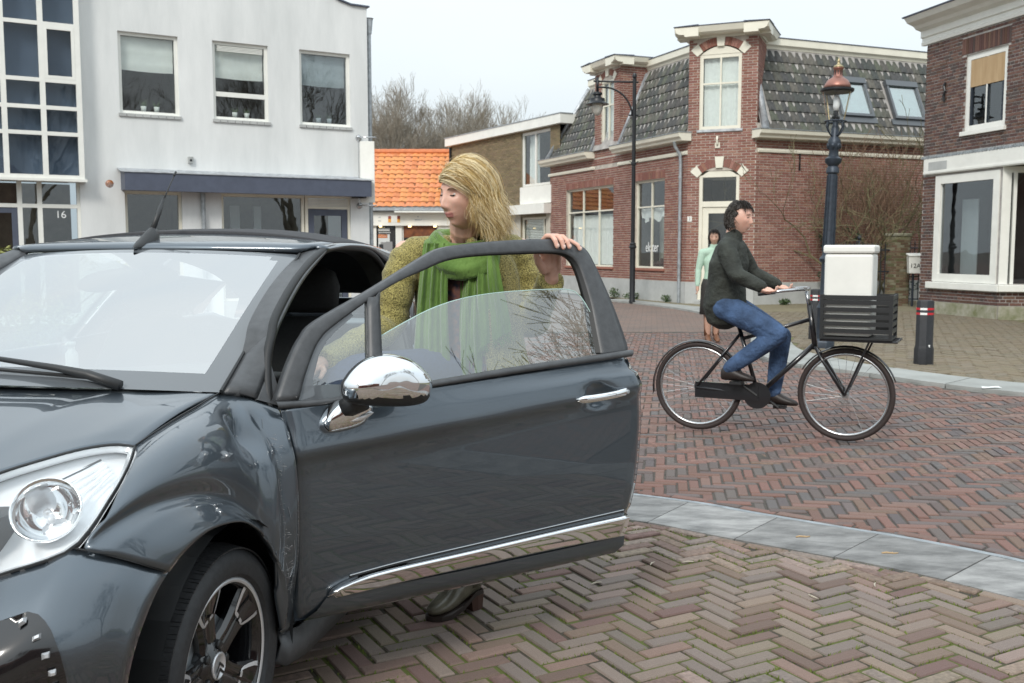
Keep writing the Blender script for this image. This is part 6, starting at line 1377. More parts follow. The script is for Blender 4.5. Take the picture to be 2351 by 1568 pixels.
for i,(x,y,h,k,lb) in enumerate(((9.5,-9,11,0,'bare tree across the square beside the end house'),(-6,-13,12,1,'bare tree before the leftmost terraced house across the square'),(16,2,12,2,'bare tree on the far pavement corner away from the houses'),(3.5,-15,10,2,'bare tree before the middle terraced house across the square'))): tree(x,y,h,k,i*2.1,lb,None)
# --- climbing shrub against the corner house
random.seed(5)
for i,(x,y,h) in enumerate(((8.15,25.35,1.5),(8.75,25.25,1.7),(9.3,25.35,1.6),(9.75,25.5,1.6))):
    mb=MB(); tw=MB()
    for q in range(4):
        d=Vector((random.uniform(-.45,.45),random.uniform(-.15,.1),1)).normalized(); branch(mb,Vector((random.uniform(-.1,.1),0,0)),d,h*random.uniform(.75,1.1),.035,5,.75,2,.05,.006,.22,0,.74,.64)
    for q in range(70):
        b=Vector((random.uniform(-.5,.5),random.uniform(-.1,.15),random.uniform(.9,2.7))); d=Vector((random.gauss(0,.35),random.gauss(0,.1),1)).normalized(); tw.tube(curve([b,b+d*.5+V(random.gauss(0,.06),0,0),b+d*1.1+V(random.gauss(0,.15),0,0),b+d*random.uniform(1.4,1.9)+V(random.gauss(0,.2),0,0)],6),[.008,.007,.0065,.006,.0055,.005,.004],4)
    e=empty('climbing_shrub',(x,y,0)); tag(e,['tangle of bare green branches climbing the brick wall behind the railing','bare green-stemmed shrub with upright brown twigs above the railing','bare shrub with curling branches rising behind the mossy pier','bare shrub squeezed between the iron gate and the brick wall'][i],'shrub')
    mb.build('branches',M['bark_green'],e); tw.build('twigs',M['twig'],e)
def leaves(mb,c,rx,ry,rz,n,sz):
    for _ in range(n):
        u=Vector((random.gauss(0,1),random.gauss(0,1),random.gauss(0,1))).normalized()*random.random()**.4; p=Vector((c[0]+u.x*rx,c[1]+u.y*ry,c[2]+u.z*rz)); a=Vector((random.gauss(0,1),random.gauss(0,1),random.gauss(0,.6))).normalized(); b=a.orthogonal().normalized(); s_=sz*random.uniform(.6,1.3)
        mb.add([p-a*s_,p+b*s_*.45,p+a*s_,p-b*s_*.45],[(0,1,2,3)])
random.seed(9)
for i,(x,z0,z1,lb) in enumerate(((8.05,.0,2.2,'dark ivy column climbing behind the iron railing beside the lamp post'),(8.6,.0,1.9,'dark ivy clump behind the middle of the iron railing'),(9.95,0.,1.1,'low dark ivy under the narrow iron gate'))):
    mb=MB()
    for k in range(10): leaves(mb,(random.gauss(0,.12),random.gauss(0,.06),lerp(z0,z1,k/9)),.16,.08,.16,70,.035)
    o=mb.build('ivy',M['ivy']); o.location=(x,25.25,0); tag(o,lb,'ivy')
for i,(x,y,h,n,lb) in enumerate(((2.95,28.6,.30,160,'small green weed with a tall stalk at the foot of the grey plinth'),(3.35,27.7,.20,200,'low bushy green weed at the plinth beside the black lamp'),(4.05,26.1,.20,90,'single small weed sprouting from the plinth near the downpipe'),(6.8,24.75,.16,180,'green weeds along the wall beside the front door'),(9.25,24.3,.14,160,'low ivy and weeds at the foot of the mossy pier'))):
    mb=MB(); leaves(mb,(0,0,h*.5),.16 if i!=1 else .28,.10,h*.5,n,.035)
    for k in range(6): mb.tube([(random.gauss(0,.03),0,0),(random.gauss(0,.08),random.gauss(0,.04),h)],.006,4)
    o=mb.build('weed',M['leaf']); o.location=(x,y,.015); tag(o,lb,'weed')
# --- hedge bush by the entrance of the white building
mb=MB(); random.seed(4)
for k in range(26): leaves(mb,(random.gauss(0,.45),random.gauss(0,.25),random.uniform(.25,1.34)),.22,.2,.2,120,.03)
hb=empty('garden_bush',(-6.12,12.4,0)); tag(hb,'yellow-green leafy bush beside the entrance numbered 16','bush'); mb.build('foliage',mat('bush_leaf',(.13,.15,.035),.6,base2=(.28,.27,.07),vscale=20),hb); mb=MB()
for k in range(9): mb.tube([(random.gauss(0,.1),random.gauss(0,.1),0),(random.gauss(0,.35),random.gauss(0,.2),1.0)],[.02,.008],5)
mb.build('stems',M['bark'],hb)
# ================================================================ PEOPLE
random.seed(77)
DBG=False
def evalmesh(ob):
    dg=bpy.context.evaluated_depsgraph_get(); me=bpy.data.meshes.new_from_object(ob.evaluated_get(dg)); od=ob.data; bpy.data.objects.remove(ob); return me
def skel(mb,J,E,side,front,add=0):
    """limbs as tapered capsules, trunk as stacked ellipses; fused afterwards into one skin"""
    side=Vector(side).normalized(); front=Vector(front).normalized()
    for a,b in E:
        if a not in J or b not in J: continue
        (pa,ra),(pb,rb)=J[a],J[b]; ta,tb=hasattr(ra,'__len__'),hasattr(rb,'__len__')
        if ta and tb:
            rows=[]
            for i in range(-2,11):
                t=i/8; tt=max(0,min(1,t)); sc=math.sqrt(max(.05,1-((abs(t-tt)*4)**2)*.9)); c=pa.lerp(pb,t if 0<=t<=1 else tt+(t-tt)*.6); w_,d_=(lerp(ra[0],rb[0],tt)+add)*sc,(lerp(ra[1],rb[1],tt)+add)*sc
                rows.append([c+side*w_*math.cos(q)+front*d_*math.sin(q) for q in [k*2*math.pi/24 for k in range(24)]])
            mb.grid(rows,True,capa=True,capb=True)
        else:
            r0=(min(ra)*.75 if ta else ra)+add; r1=(min(rb)*.75 if tb else rb)+add; n=6
            limb(mb,[pa.lerp(pb,i/n) for i in range(n+1)],[lerp(r0,r1,i/n)*(1+.06*math.sin(math.pi*i/n)) for i in range(n+1)],14)
def addmesh(mb,vf,m=0): 
    o=len(mb.v); mb.v+=vf[0]; mb.f+=[tuple(i+o for i in q) for q in vf[1]]; mb.c+=[None]*len(vf[1]); mb.m+=[m]*len(vf[1])
def fuse(mb,name,mats,parent,vox=.005,smooth=2,assign=None):
    me=bpy.data.meshes.new(name); me.from_pydata(mb.v,[],mb.f); ob=bpy.data.objects.new(name,me); col.objects.link(ob)
    r_=ob.modifiers.new('r','REMESH'); r_.mode='VOXEL'; r_.voxel_size=vox; r_.use_smooth_shade=True
    if smooth: s_=ob.modifiers.new('s','SMOOTH'); s_.factor=.5; s_.iterations=smooth
    m=evalmesh(ob); m.name=name; m.materials.clear()
    bm=bmesh.new(); bm.from_mesh(m); seen=set(); drop=[]                # drop inner voids and crumbs
    for v in bm.verts:
        if v in seen: continue
        st=[v]; seen.add(v); comp=[]; fs=set()
        while st:
            a=st.pop(); comp.append(a)
            for f in a.link_faces: fs.add(f)
            for e in a.link_edges:
                b=e.other_vert(a)
                if b not in seen: seen.add(b); st.append(b)
        vol=sum(f.calc_center_median().dot(f.normal)*f.calc_area() for f in fs)/3
        if DBG: print('COMP',name,len(comp),round(vol*1e6,1),[round(x,2) for x in comp[0].co])
        if vol<=0 or len(comp)<200: drop+=comp
    bmesh.ops.delete(bm,geom=drop,context='VERTS'); bm.to_mesh(m); bm.free()
    for x in (mats if isinstance(mats,(list,tuple)) else [mats]): m.materials.append(x)
    m.shade_smooth()
    if assign:
        for p in m.polygons: p.material_index=assign(p.center)
    o=bpy.data.objects.new(name,m); col.objects.link(o); o.parent=parent; return o
def ball(mb,c,r3,n=10,Mx=None):
    rows=[]
    for i in range(1,n):
        ph=math.pi*i/n; rows.append([tuple(Vector(c)+(Mx@Vector((r3[0]*math.sin(ph)*math.cos(t),r3[1]*math.sin(ph)*math.sin(t),r3[2]*math.cos(ph))) if Mx else Vector((r3[0]*math.sin(ph)*math.cos(t),r3[1]*math.sin(ph)*math.sin(t),r3[2]*math.cos(ph))))) for t in [k*2*math.pi/(n*2) for k in range(n*2)]])
    mb.grid(rows,True,capa=True,capb=True)
def limb(mb,pts,rad,n=10):
    """capsule-ended tube"""
    P=[Vector(p) for p in pts]; d0=(P[0]-P[1]).normalized(); d1=(P[-1]-P[-2]).normalized(); r0,r1=rad[0],rad[-1]
    mb.tube([P[0]+d0*r0*.95,P[0]+d0*r0*.7]+P+[P[-1]+d1*r1*.7,P[-1]+d1*r1*.95],[r0*.25,r0*.72]+list(rad)+[r1*.72,r1*.25],n)
def headmesh(mb,Mh,nu=84,nv=72,k=1.0):
    """face looks along local -Y, +X is the person's left, Z up; origin at the middle of the head"""
    g=lambda x,c,s:math.exp(-((x-c)/s)**2)
    rows=[]
    for i in range(1,nv):
        ph=math.pi*i/nv; row=[]
        for j in range(nu):
            t=2*math.pi*j/nu; d=Vector((math.sin(ph)*math.cos(t),math.sin(ph)*math.sin(t),math.cos(ph)))
            x,y,z=.074*d.x,.094*d.y,.115*d.z; fr=max(0,-d.y)
            lo=max(0,min(1,(-z-.005)/.11))
            x*=1-.36*lo**1.3; 
            if d.y>0: y*=1-.30*lo                     # nape
            else: y*=1-.10*lo
            if z>0 : x*=1+.03*g(z,.05,.05)
            ax=abs(x)
            if fr>.05:
                w_=min(1,fr*2.2)
                y-=w_*.004*g(z,.036,.012)*g(ax,.026,.024)                               # brow
                y+=w_*.011*g(ax,.031,.015)*g(z,.016,.012)                               # eye sockets
                y-=w_*.004*g(ax,.031,.011)*g(z,.014,.007)                               # lids
                pr=0 if z>.03 or z<-.046 else (max(0,(.03-z)/.056)**1.15 if z>-.026 else max(0,(z+.046)/.020))
                y-=w_*.025*pr*g(ax,0,.0085+.004*max(0,-z/.03))                           # nose
                y-=w_*.007*g(ax,.013,.006)*g(z,-.030,.008)                              # nostril wings
                y-=w_*.006*g(ax,.046,.016)*g(z,-.012,.018)                              # cheekbone
                zl=z-.0045*(ax/.024)**2; y-=w_*.0075*g(ax,0,.022)*g(zl,-.0545,.0045); y-=w_*.0085*g(ax,0,.019)*g(zl,-.0655,.0055)   # lips
                y+=w_*.003*g(ax,0,.025)*g(zl,-.060,.0022)
                y-=w_*.004*g(ax,0,.03)*g(z,-.058,.02)
                y-=w_*.012*g(ax,0,.022)*g(z,-.097,.016)                                 # chin
            row.append(tuple(Mh@(Vector((x,y,z))*k)))
        rows.append(row)
    mb.grid(rows,True,capa=True,capb=True)
def face_parts(body,Mh,k,hairc,lashes=True):
    T=lambda x,y,z:Mh@(Vector((x,y,z))*k)
    for sg in (1,-1):
        mb=MB(); mb.tube([T(sg*.014,-.0905,.031),T(sg*.026,-.0925,.0365),T(sg*.040,-.086,.036),T(sg*.052,-.074,.030)],[.0014*k,.0024*k,.0022*k,.0008*k],5); mb.build('eyebrow',hairc,body)
        mb=MB(); mb.tube([T(sg*.0165,-.0815,.0125),T(sg*.024,-.0862,.0125),T(sg*.033,-.0858,.0118),T(sg*.043,-.0785,.0125)],[.0010*k,.0020*k,.0022*k,.0009*k],5); mb.build('eyelash',mat('lash',(.03,.02,.015),.7),body)
        mb=MB(); ball(mb,T(sg*.030,-.0672,.0145),(.0115*k,)*3,8); e=mb.build('eyeball',mat('eye_white',(.62,.58,.55),.2,coat=.5),body,smooth=True); mb=MB(); ball(mb,T(sg*.0325,-.0775,.0105),(.0042*k,)*3,6); mb.build('iris',mat('iris',(.04,.06,.07),.15),body,smooth=True)
def rotm(yaw,pitch,roll,loc):
    return Matrix.Translation(loc)@Matrix.Rotation(yaw,4,'Z')@Matrix.Rotation(pitch,4,'X')@Matrix.Rotation(roll,4,'Y')
skin_f=mat('skin',(.66,.37,.28),.46,base2=(.71,.44,.345),vscale=14,bump=.03,bscale=260,sss=.12); lip_f=mat('lips',(.48,.20,.18),.38)
# ---------------------------------------------------------------- the woman behind the door
WO=empty('person',(-.17,3.86,0)); tag(WO,'blonde woman in olive cardigan and green scarf leaning on the open car door','person')
wof=Vector((-.17,3.86,0)); rel=lambda x,y,z:Vector((x,y,z))-wof
Dn=Vector((.559,-.829,0)); Dd=Vector((.829,.559,0)); Hw=Vector((-.632,2.831,0))
DW=lambda o,s,z:Hw+Dd*s+Dn*o+Vector((0,0,z))-wof
sR,sL=rel(-.405,3.86,1.365),rel(.03,3.93,1.375); elL=rel(.075,3.93,1.10); wrL=DW(-.275,1.125,1.275); elR=rel(-.475,3.78,1.09); wrR=rel(-.655,3.38,.99)
pel=rel(-.15,3.92,.90); che=rel(-.18,3.90,1.24); nck=rel(-.185,3.84,1.44)
HW_Y=R(-46); Mh=rotm(HW_Y,R(5),R(3),rel(-.178,3.735,1.575)); HK=1.02
J={'pel':(pel,(.15,.12)),'wai':(rel(-.16,3.91,1.06),(.135,.10)),'che':(che,(.155,.11)),'top':(rel(-.185,3.88,1.37),(.11,.08)),'nk':(nck,.052),'nk2':(rel(-.18,3.785,1.50),.052),
   'sR':(sR,.055),'eR':(elR,.042),'wR':(wrR,.028),'sL':(sL,.055),'eL':(elL,.042),'wL':(wrL,.027),
   'hR':(rel(-.24,3.86,.86),.095),'kR':(rel(-.56,3.40,.90),.065),'aR':(rel(-.62,3.33,.48),.045),'hL':(rel(-.06,3.92,.86),.095),'kL':(rel(-.12,3.82,.48),.062),'aL':(rel(-.15,3.78,.12),.042)}
E_=[('pel','wai'),('wai','che'),('che','top'),('top','nk'),('nk','nk2'),('top','sR'),('sR','eR'),('eR','wR'),('top','sL'),('sL','eL'),('eL','wL'),('pel','hR'),('hR','kR'),('kR','aR'),('pel','hL'),('hL','kL'),('kL','aL')]
mb=MB(); skel(mb,J,E_,(.984,-.18,0),(-.18,-.984,0)); headmesh(mb,Mh,k=HK)
limb(mb,[rel(-.18,3.80,1.45),rel(-.176,3.755,1.53)],[.052,.050])
# left hand: palm behind the frame, fingers over its top edge
pc=DW(-.262,1.108,1.345); limb(mb,[wrL,wrL.lerp(pc,.5)],[.026,.028]); limb(mb,[DW(-.262,1.088,1.315),DW(-.250,1.075,1.378)],[.021,.017]); limb(mb,[DW(-.262,1.112,1.315),DW(-.250,1.103,1.382)],[.021,.017]); limb(mb,[DW(-.262,1.135,1.312),DW(-.250,1.130,1.375)],[.020,.016]); 
def finger(s,zt,tip,r_,k=.0): limb(mb,[DW(-.252,s-.004,zt-.045),DW(-.240,s,zt-.005),DW(-.216,s+.001,zt+.012),DW(-.186,s+.003,zt+.012),DW(-.166,s+.006+k,zt-.004),DW(-.160,s+.010+k,zt-tip)],[r_*1.12,r_*1.12,r_*1.08,r_,r_*.96,r_*.82],10)
finger(1.058,1.418,.026,.0098,-.004); finger(1.082,1.418,.030,.0100); finger(1.106,1.416,.026,.0096,.002); finger(1.140,1.402,.020,.0082,.016)
limb(mb,[DW(-.262,1.080,1.305),DW(-.250,1.048,1.335),DW(-.238,1.028,1.362),DW(-.230,1.020,1.380)],[.017,.0145,.0115,.009])
# right hand resting on the steering wheel rim
hd=(wrR-elR).normalized(); side=hd.cross(V(0,0,1)).normalized()
limb(mb,[wrR,wrR+hd*.045,wrR+hd*.08],[.027,.03,.028])
for q in range(4):
    b=wrR+hd*.085+side*(-.030+.020*q); limb(mb,[b,b+hd*.035+V(0,0,-.002),b+hd*.055+V(0,0,-.022),b+hd*.050+V(0,0,-.044)],[.0095,.0088,.008,.007],8)
limb(mb,[wrR+hd*.03-side*.028,wrR+hd*.055-side*.052,wrR+hd*.08-side*.055+V(0,0,-.015)],[.012,.0105,.008],8)
Mi=Mh.inverted()
def lipz(c):
    p=Mi@c/HK; p.z-=.0045*(p.x/.024)**2; return 1 if (abs(p.x)<.0235*(1-.4*max(0,(abs(p.z+.060)-.004)/.01)) and -.0715<p.z<-.0505 and p.y<-.05 and abs(p.x)<.024) else 0
body=fuse(mb,'body',[skin_f,lip_f],WO,.0036,1,lipz); body['label']='skin of face, neck and hands'
hair_brow=mat('brow_hair',(.16,.10,.05),.7); face_parts(body,Mh,HK,hair_brow)
for s,zt,tp,r_,k in ((1.058,1.418,.026,.0098,-.004),(1.082,1.418,.030,.0100,0),(1.106,1.416,.026,.0096,.002),(1.140,1.402,.020,.0082,.016)):
    mb=MB(); ball(mb,DW(-.1535,s+.011+k,zt-tp+.004),(.0018,.0052,.0075),6,Matrix.Rotation(R(-56),4,'Z')); mb.build('fingernail',mat('nail',(.74,.55,.48),.25),body,smooth=True)
# clothing
knit=mat('olive_knit',(.06,.05,.012),.95,base2=(.50,.43,.15),vscale=210,detail=2,bump=1.0,bscale=220,sheen=.3)
knit.node_tree.nodes['Bump'].inputs['Distance'].default_value=.006
ax=Vector((-.18,-.984,0)); sx_=Vector((.984,-.18,0))           # torso front / her left
def ring(c,a,b,n0,n1,N,rip=0,ph=0):
    out=[]
    for i in range(N+1):
        t=lerp(n0,n1,i/N); r_=1+rip*math.sin(t*7+ph)+rip*.6*math.sin(t*13+ph*2); out.append(c+sx_*a*math.sin(t)*r_+ax*b*math.cos(t)*r_)
    return out
lev=[(.50,.225,.165,-.10),(.66,.22,.165,-.10),(.80,.22,.165,-.12),(.92,.215,.16,-.15),(1.06,.205,.145,-.165),(1.18,.205,.145,-.175),(1.28,.208,.145,-.18),(1.35,.195,.130,-.185),(1.395,.150,.105,-.187),(1.425,.100,.085,-.187)]
rows=[]
for i,(z,a,b,cx) in enumerate(lev): rows.append(ring(rel(cx,3.89+(.0 if z<1.3 else -.02),z),a,b,.50-.10*(z>1.3),2*math.pi-.50+.10*(z>1.3),56,.022 if z<1.35 else .008,z*3))
shell=MB(); shell.grid(rows); tmp=shell.build('tmp',knit,None,solid=.016,subsurf=2); cm=evalmesh(tmp); CB=MB(); addmesh(CB,([tuple(v.co) for v in cm.vertices],[tuple(p.vertices) for p in cm.polygons]))
def sleeve(S,El,W_,r0,r1,r2):
    cen=rel(-.187,3.88,1.33); pts=crom([S.lerp(cen,.55)+V(0,0,.0),S.lerp(cen,.12)+V(0,0,-.006),S.lerp(El,.22),S.lerp(El,.6),El,El.lerp(W_,.45),W_.lerp(El,.04)],6); n=len(pts); rad=[]
    for i in range(n):
        t=i/(n-1); r_=lerp(r0,r1,t/.62) if t<.62 else lerp(r1,r2,(t-.62)/.38); rad.append(r_*(1+.05*math.sin(i*1.5)+.04*math.sin(i*2.7+1)))
    CB.tube(pts,rad,20); e=(W_-El).normalized(); c=W_.lerp(El,.04); CB.tube([c-e*.035,c-e*.03,c+e*.006,c+e*.010],[r2*.9,r2*1.14,r2*1.16,r2*1.0],20)
sleeve(sL,elL+V(.0,0,-.005),wrL,.074,.072,.046); sleeve(sR,elR,wrR,.074,.066,.045)
for sg,S in ((1,sL),(-1,sR)):
    limb(CB,[nck+V(.05*sg,.03,-.045),S+V(-.03*sg,0,.012),S+V(.0,0,-.02)],[.045,.058,.066],14)
for idx in (0,-1): CB.tube(curve([r_[idx] for r_ in rows],30),.021,10)
card=fuse(CB,'cardigan',knit,WO,.0075,4)
# patterned blouse
bl_m=mat('patterned_blouse',(.02,.025,.05),.7,base2=(.16,.06,.035),vscale=42,detail=1)
mb=MB(); mb.grid([ring(rel(cx,3.885,z),a-.025,b-.02,-1.2,1.2,30,.01,z*5) for (z,a,b,cx) in lev[1:9]]); mb.build('blouse',bl_m,WO,smooth=True,subsurf=1)
# jeans and boots
jean=mat('denim',(.028,.045,.10),.85,var=.25,vscale=70,bump=.2,bscale=300)
def trouser(pts,rad):
    mb=MB(); P=crom(pts,6); n=len(P); R_=[p.x for p in crom([Vector((r_,0,0)) for r_ in rad],6)]; mb.tube(P,[r_*(1+.02*math.sin(i*1.9)) for i,r_ in enumerate(R_)],18); return mb.build('trouser_leg',jean,WO,smooth=True)
trouser([rel(-.08,3.92,.92),rel(-.07,3.91,.78),rel(-.12,3.83,.48),rel(-.14,3.79,.28),rel(-.150,3.775,.115)],[.125,.112,.078,.066,.064]); trouser([rel(-.20,3.90,.92),rel(-.30,3.78,.90),rel(-.57,3.40,.92),rel(-.61,3.34,.72),rel(-.62,3.33,.50)],[.125,.11,.085,.072,.062])
leather=mat('boot_leather',(.14,.13,.095),.28,var=.3,vscale=25,bump=.15,bscale=60,coat=.3); sole_m=mat('boot_sole',(.022,.014,.011),.5)
def boot(loc,rz,name='boot'):
    e=rz; c,s_=math.cos(rz),math.sin(rz); TT=lambda x,y,z:Vector((loc[0]+x*c-y*s_,loc[1]+x*s_+y*c,loc[2]+z))   # toe along +x
    mb=MB(); rows=[]
    for (x,z0,z1,w_) in ((-.075,.075,.155,.026),(-.060,.062,.20,.038),(-.03,.055,.215,.043),(.0,.045,.205,.044),(.03,.033,.17,.044),(.06,.022,.125,.045),(.09,.018,.095,.047),(.12,.018,.076,.045),(.145,.019,.062,.036),(.163,.021,.048,.02)):
        rows.append([TT(x,w_*math.cos(t)*(1 if math.sin(t)<.3 else .92),lerp(z0,z1,(math.sin(t)+1)/2)) for t in [k*2*math.pi/20 for k in range(20)]])
    mb.grid(rows,True,capa=True,capb=True); b=mb.build(name,leather,WO,smooth=True,subsurf=1)
    mb=MB(); mb.tube([TT(-.035,0,.10),TT(-.03,0,.16),TT(-.03,0,.225)],[.046,.050,.052],18); mb.build('shaft',leather,b,smooth=True)
    ol=[(-.078,.0),(-.07,.03),(-.03,.038),(.03,.043),(.09,.047),(.13,.042),(.158,.022),(.167,0)]; ol=ol+[(x,-y) for x,y in reversed(ol[1:-1])]; hz=lambda x:(.065 if x<-.02 else max(.004,.065-(x+.02)*.8)) if x<.06 else .004
    mb=MB(); n=len(ol); top=[TT(x*1.02,y*1.06,hz(x)+.016) for x,y in ol]; bot=[TT(x*1.02,y*1.06,hz(x)-.002) for x,y in ol]; mb.add(top+bot,[tuple(range(n)),tuple(range(n,2*n))[::-1]]+[(i,(i+1)%n,n+(i+1)%n,n+i) for i in range(n)]); mb.build('sole',sole_m,b)
    mb=MB(); mb.grid([[TT(-.045+a*.034,bb*.034,.066) for a,bb in ((-1,-.7),(0,-1),(1,-1),(1,1),(0,1),(-1,.7))],[TT(-.050+a*.026,bb*.027,0) for a,bb in ((-1,-.7),(0,-1),(1,-1),(1,1),(0,1),(-1,.7))]],True,capa=True,capb=True); mb.build('heel',mat('stacked_heel',(.06,.028,.02),.5),b)
boot(rel(-.185,3.71,.0),R(-141)); boot(rel(-.66,3.30,.36),R(-150))
# scarf
sc=mat('scarf_green',(.075,.15,.022),.85,base2=(.15,.26,.055),vscale=10,bump=.5,bscale=110,stretch=(1,1,.35),sheen=.4)
def folded(path,wid,fold,n=34,phase=0,fd=.012,nw=26,wv=None,taper=None):
    """cloth strip: path of (centre, across, out) with pleats"""
    P=crom([p[0] for p in path],8); A_=crom([p[1] for p in path],8); O_=crom([p[2] for p in path],8); rows=[]; m=len(P)
    for i in range(m):
        t=i/(m-1); w_=wid(t); row=[]
        for j in range(nw+1):
            q=j/nw*2-1; row.append(P[i]+A_[i].normalized()*w_*q+O_[i].normalized()*(fd*math.sin(q*fold+phase+t*1.3+.6*math.sin(t*5+q*2))+.5*fd*math.sin(q*fold*2.3+t*2)+.012*(1-q*q)))
        rows.append(row)
    return rows
SC=empty('scarf_anchor') if False else None
mb=MB(); nc_=rel(-.185,3.835,1.435); loops=[]
for L,(rr,zz,th,ph) in enumerate(((.094,-.030,.034,0),(.120,-.062,.040,1.7),(.106,-.012,.026,3.1))):
    rows=[]
    for i in range(49):
        t=2*math.pi*i/48; c=nc_+sx_*rr*1.06*math.sin(t)+ax*rr*.98*math.cos(t)+V(0,0,zz-.055*max(0,math.cos(t-.35))**1.3-.01*math.sin(2*t+ph)); o_=(sx_*math.sin(t)+ax*math.cos(t)).normalized(); row=[]
        for j in range(16):
            a=2*math.pi*j/16; r_=th*(1+.16*math.sin(3*a+ph+2*t)+.10*math.sin(5*a-3*t+ph)+.07*math.sin(9*a+5*t)); row.append(c+o_*r_*.72*math.cos(a)+V(0,0,1.18*r_*math.sin(a)))
        rows.append(row)
    mb.grid(rows,True)
scf=mb.build('scarf',sc,WO,smooth=True,subsurf=1)
ft=ax*.155
def tail(x0,x1,z0,z1,w0,w1,fold,ph,nm,cut,outd=0):
    pa=[]
    for k in range(5):
        t=k/4; pa.append((wof*0+rel(0,0,0)*0+Vector((rel(lerp(x0,x1,t),3.885,0).x,rel(0,3.885,0).y,lerp(z0,z1,t)))+ax*(.125+.035*math.sin(math.pi*min(1,t*1.3))*.8+outd+.02*t),sx_,ax))
    rows=folded(pa,lambda t:lerp(w0,w1,t),fold,ph,phase=ph)
    # slanted lower edge
    n=len(rows[0])
    for i,row in enumerate(rows):
        t=i/(len(rows)-1)
        for j in range(n): row[j]=row[j]+V(0,0,cut*(j/(n-1))*t)
    mb=MB(); mb.grid(rows); o=mb.build(nm,sc,scf,smooth=True,subsurf=1)
    mb=MB(); last=rows[-1]; random.seed(int(ph*10)+3)
    for k in range(90):
        q=random.random()*(n-1.01); i=int(q); p=last[i].lerp(last[i+1],q-i); mb.tube([p,p+V(random.gauss(0,.006),random.gauss(0,.004),-.015),p+V(random.gauss(0,.012),random.gauss(0,.006),-random.uniform(.02,.04))],.0011,3)
    fg=mb.build('fringe',sc,scf); fg['kind']='stuff'
tail(-.265,-.285,1.405,.74,.050,.085,9,.4,'scarf_tail',.0,.0); tail(-.085,-.060,1.405,.98,.050,.088,9,2.2,'scarf_tail',.10,.01); tail(-.125,-.13,1.36,.78,.040,.055,7,4.0,'scarf_tail',.05,-.008)
# hair
random.seed(31)
hm=[]
for nm,c1,c2 in (('hair_blond',(.54,.37,.13),(.70,.52,.24)),('hair_pale',(.80,.66,.38),(.90,.79,.54)),('hair_dark',(.30,.185,.065),(.44,.29,.11))):
    m=mat(nm,c1,.45,base2=c2,vscale=18,detail=3,sheen=0); hm.append(m)
HT=lambda x,y,z:Mh@(Vector((x,y,z))*HK)
def skull(az,el,k=1.0):
    # az 0 = face (-Y), +90 = her left (+X); el 90 = crown
    ca=math.cos(el); return Vector((.080*k*math.sin(az)*ca,-.098*k*math.cos(az)*ca,.118*k*math.sin(el)))
down=(Mi.to_3x3()@Vector((0,0,-1))).normalized()
PART=crom([(-.34,-.80,.50),(-.26,-.55,.80),(-.20,-.10,.97),(-.10,.45,.88),(-.05,.75,.62)],8)
def root(q): i=min(len(PART)-2,int(q*(len(PART)-1))); return PART[i].lerp(PART[i+1],q*(len(PART)-1)-i).normalized()
def ell(d,k): return Vector((.080*d.x,.098*d.y,.118*d.z))*k
def clump(q0,az1,el1,drop,vol,wav,mi,ns=15,spread=.012,fl=.0,r_=.00085,lift=.09):
    d0=(root(max(0,min(1,q0)))+Vector((random.gauss(0,.05),random.gauss(0,.05),0))).normalized(); d1=Vector((math.sin(az1)*math.cos(el1),-math.cos(az1)*math.cos(el1),math.sin(el1))); om=math.acos(max(-1,min(1,d0.dot(d1)))); pts=[]
    for i in range(8):
        t=i/7; d=(d0*math.sin((1-t)*om)+d1*math.sin(t*om))/max(1e-4,math.sin(om)); pts.append(ell(d.normalized(),lerp(1.06,vol,t)+lift*math.sin(math.pi*t)**.8 if 0<t<1 else lerp(1.06,vol,t)))
    end=pts[-1]; outd=Vector((math.sin(az1),-math.cos(az1),0)); nd=9; a0=random.uniform(0,6.28); sidev=outd.cross(down).normalized()
    tang=(pts[-1]-pts[-2]).normalized()
    for i in range(1,nd+1):
        t=i/nd; end=end+(tang*(1-t)**2*.3+down*(1-.3*(1-t)))*drop/nd; pts.append(end+sidev*wav*math.sin(a0+t*8)*min(1,t*2.5)+outd*(wav*.9*math.cos(a0*1.3+t*7)*min(1,t*2.5)+fl*t*t))
    P=crom(pts,2); N=len(P)
    for s_ in range(ns):
        o=Vector((random.gauss(0,1),random.gauss(0,1),random.gauss(0,1)))*spread; o2=Vector((random.gauss(0,1),random.gauss(0,1),random.gauss(0,.5)))*spread*1.5; ln=random.uniform(.84,1.0); ph=random.uniform(0,6.28)
        M_=max(6,int(N*ln)); Q=[]
        for i in range(M_):
            t=i/(N-1); Q.append(HT(*(P[i]+o*min(1,.2+t*1.2)+o2*t*t+Vector((math.sin(ph+t*9),math.cos(ph+t*8),0))*.0026)))
        HB[mi if random.random()<.7 else random.choice((0,0,1,2))].tube(Q,[r_*(.9 if i<M_*.7 else .9*(1-(i-M_*.7)/(M_*.3)*.7)) for i in range(M_)],3,cap=False)
HB=[MB(),MB(),MB()]
A_=math.radians
for k in range(170):                                   # her left side and the back
    dg_=random.uniform(86,236); clump((dg_-70)/190+random.gauss(0,.08),A_(dg_),A_(random.uniform(-10,16)),random.uniform(.13,.19),random.uniform(1.14,1.42),random.uniform(.006,.020),random.choice((0,0,1,1,1,1,2)),26,.011,random.uniform(.0,.05))
for k in range(60):                                    # swept across the forehead to her left
    clump(random.uniform(-.02,.30),A_(random.uniform(72,100)),A_(random.uniform(0,26)),random.uniform(.07,.17),random.uniform(1.10,1.26),random.uniform(.004,.013),random.choice((0,0,1,1,2)),24,.009,.015,lift=random.uniform(.06,.16))
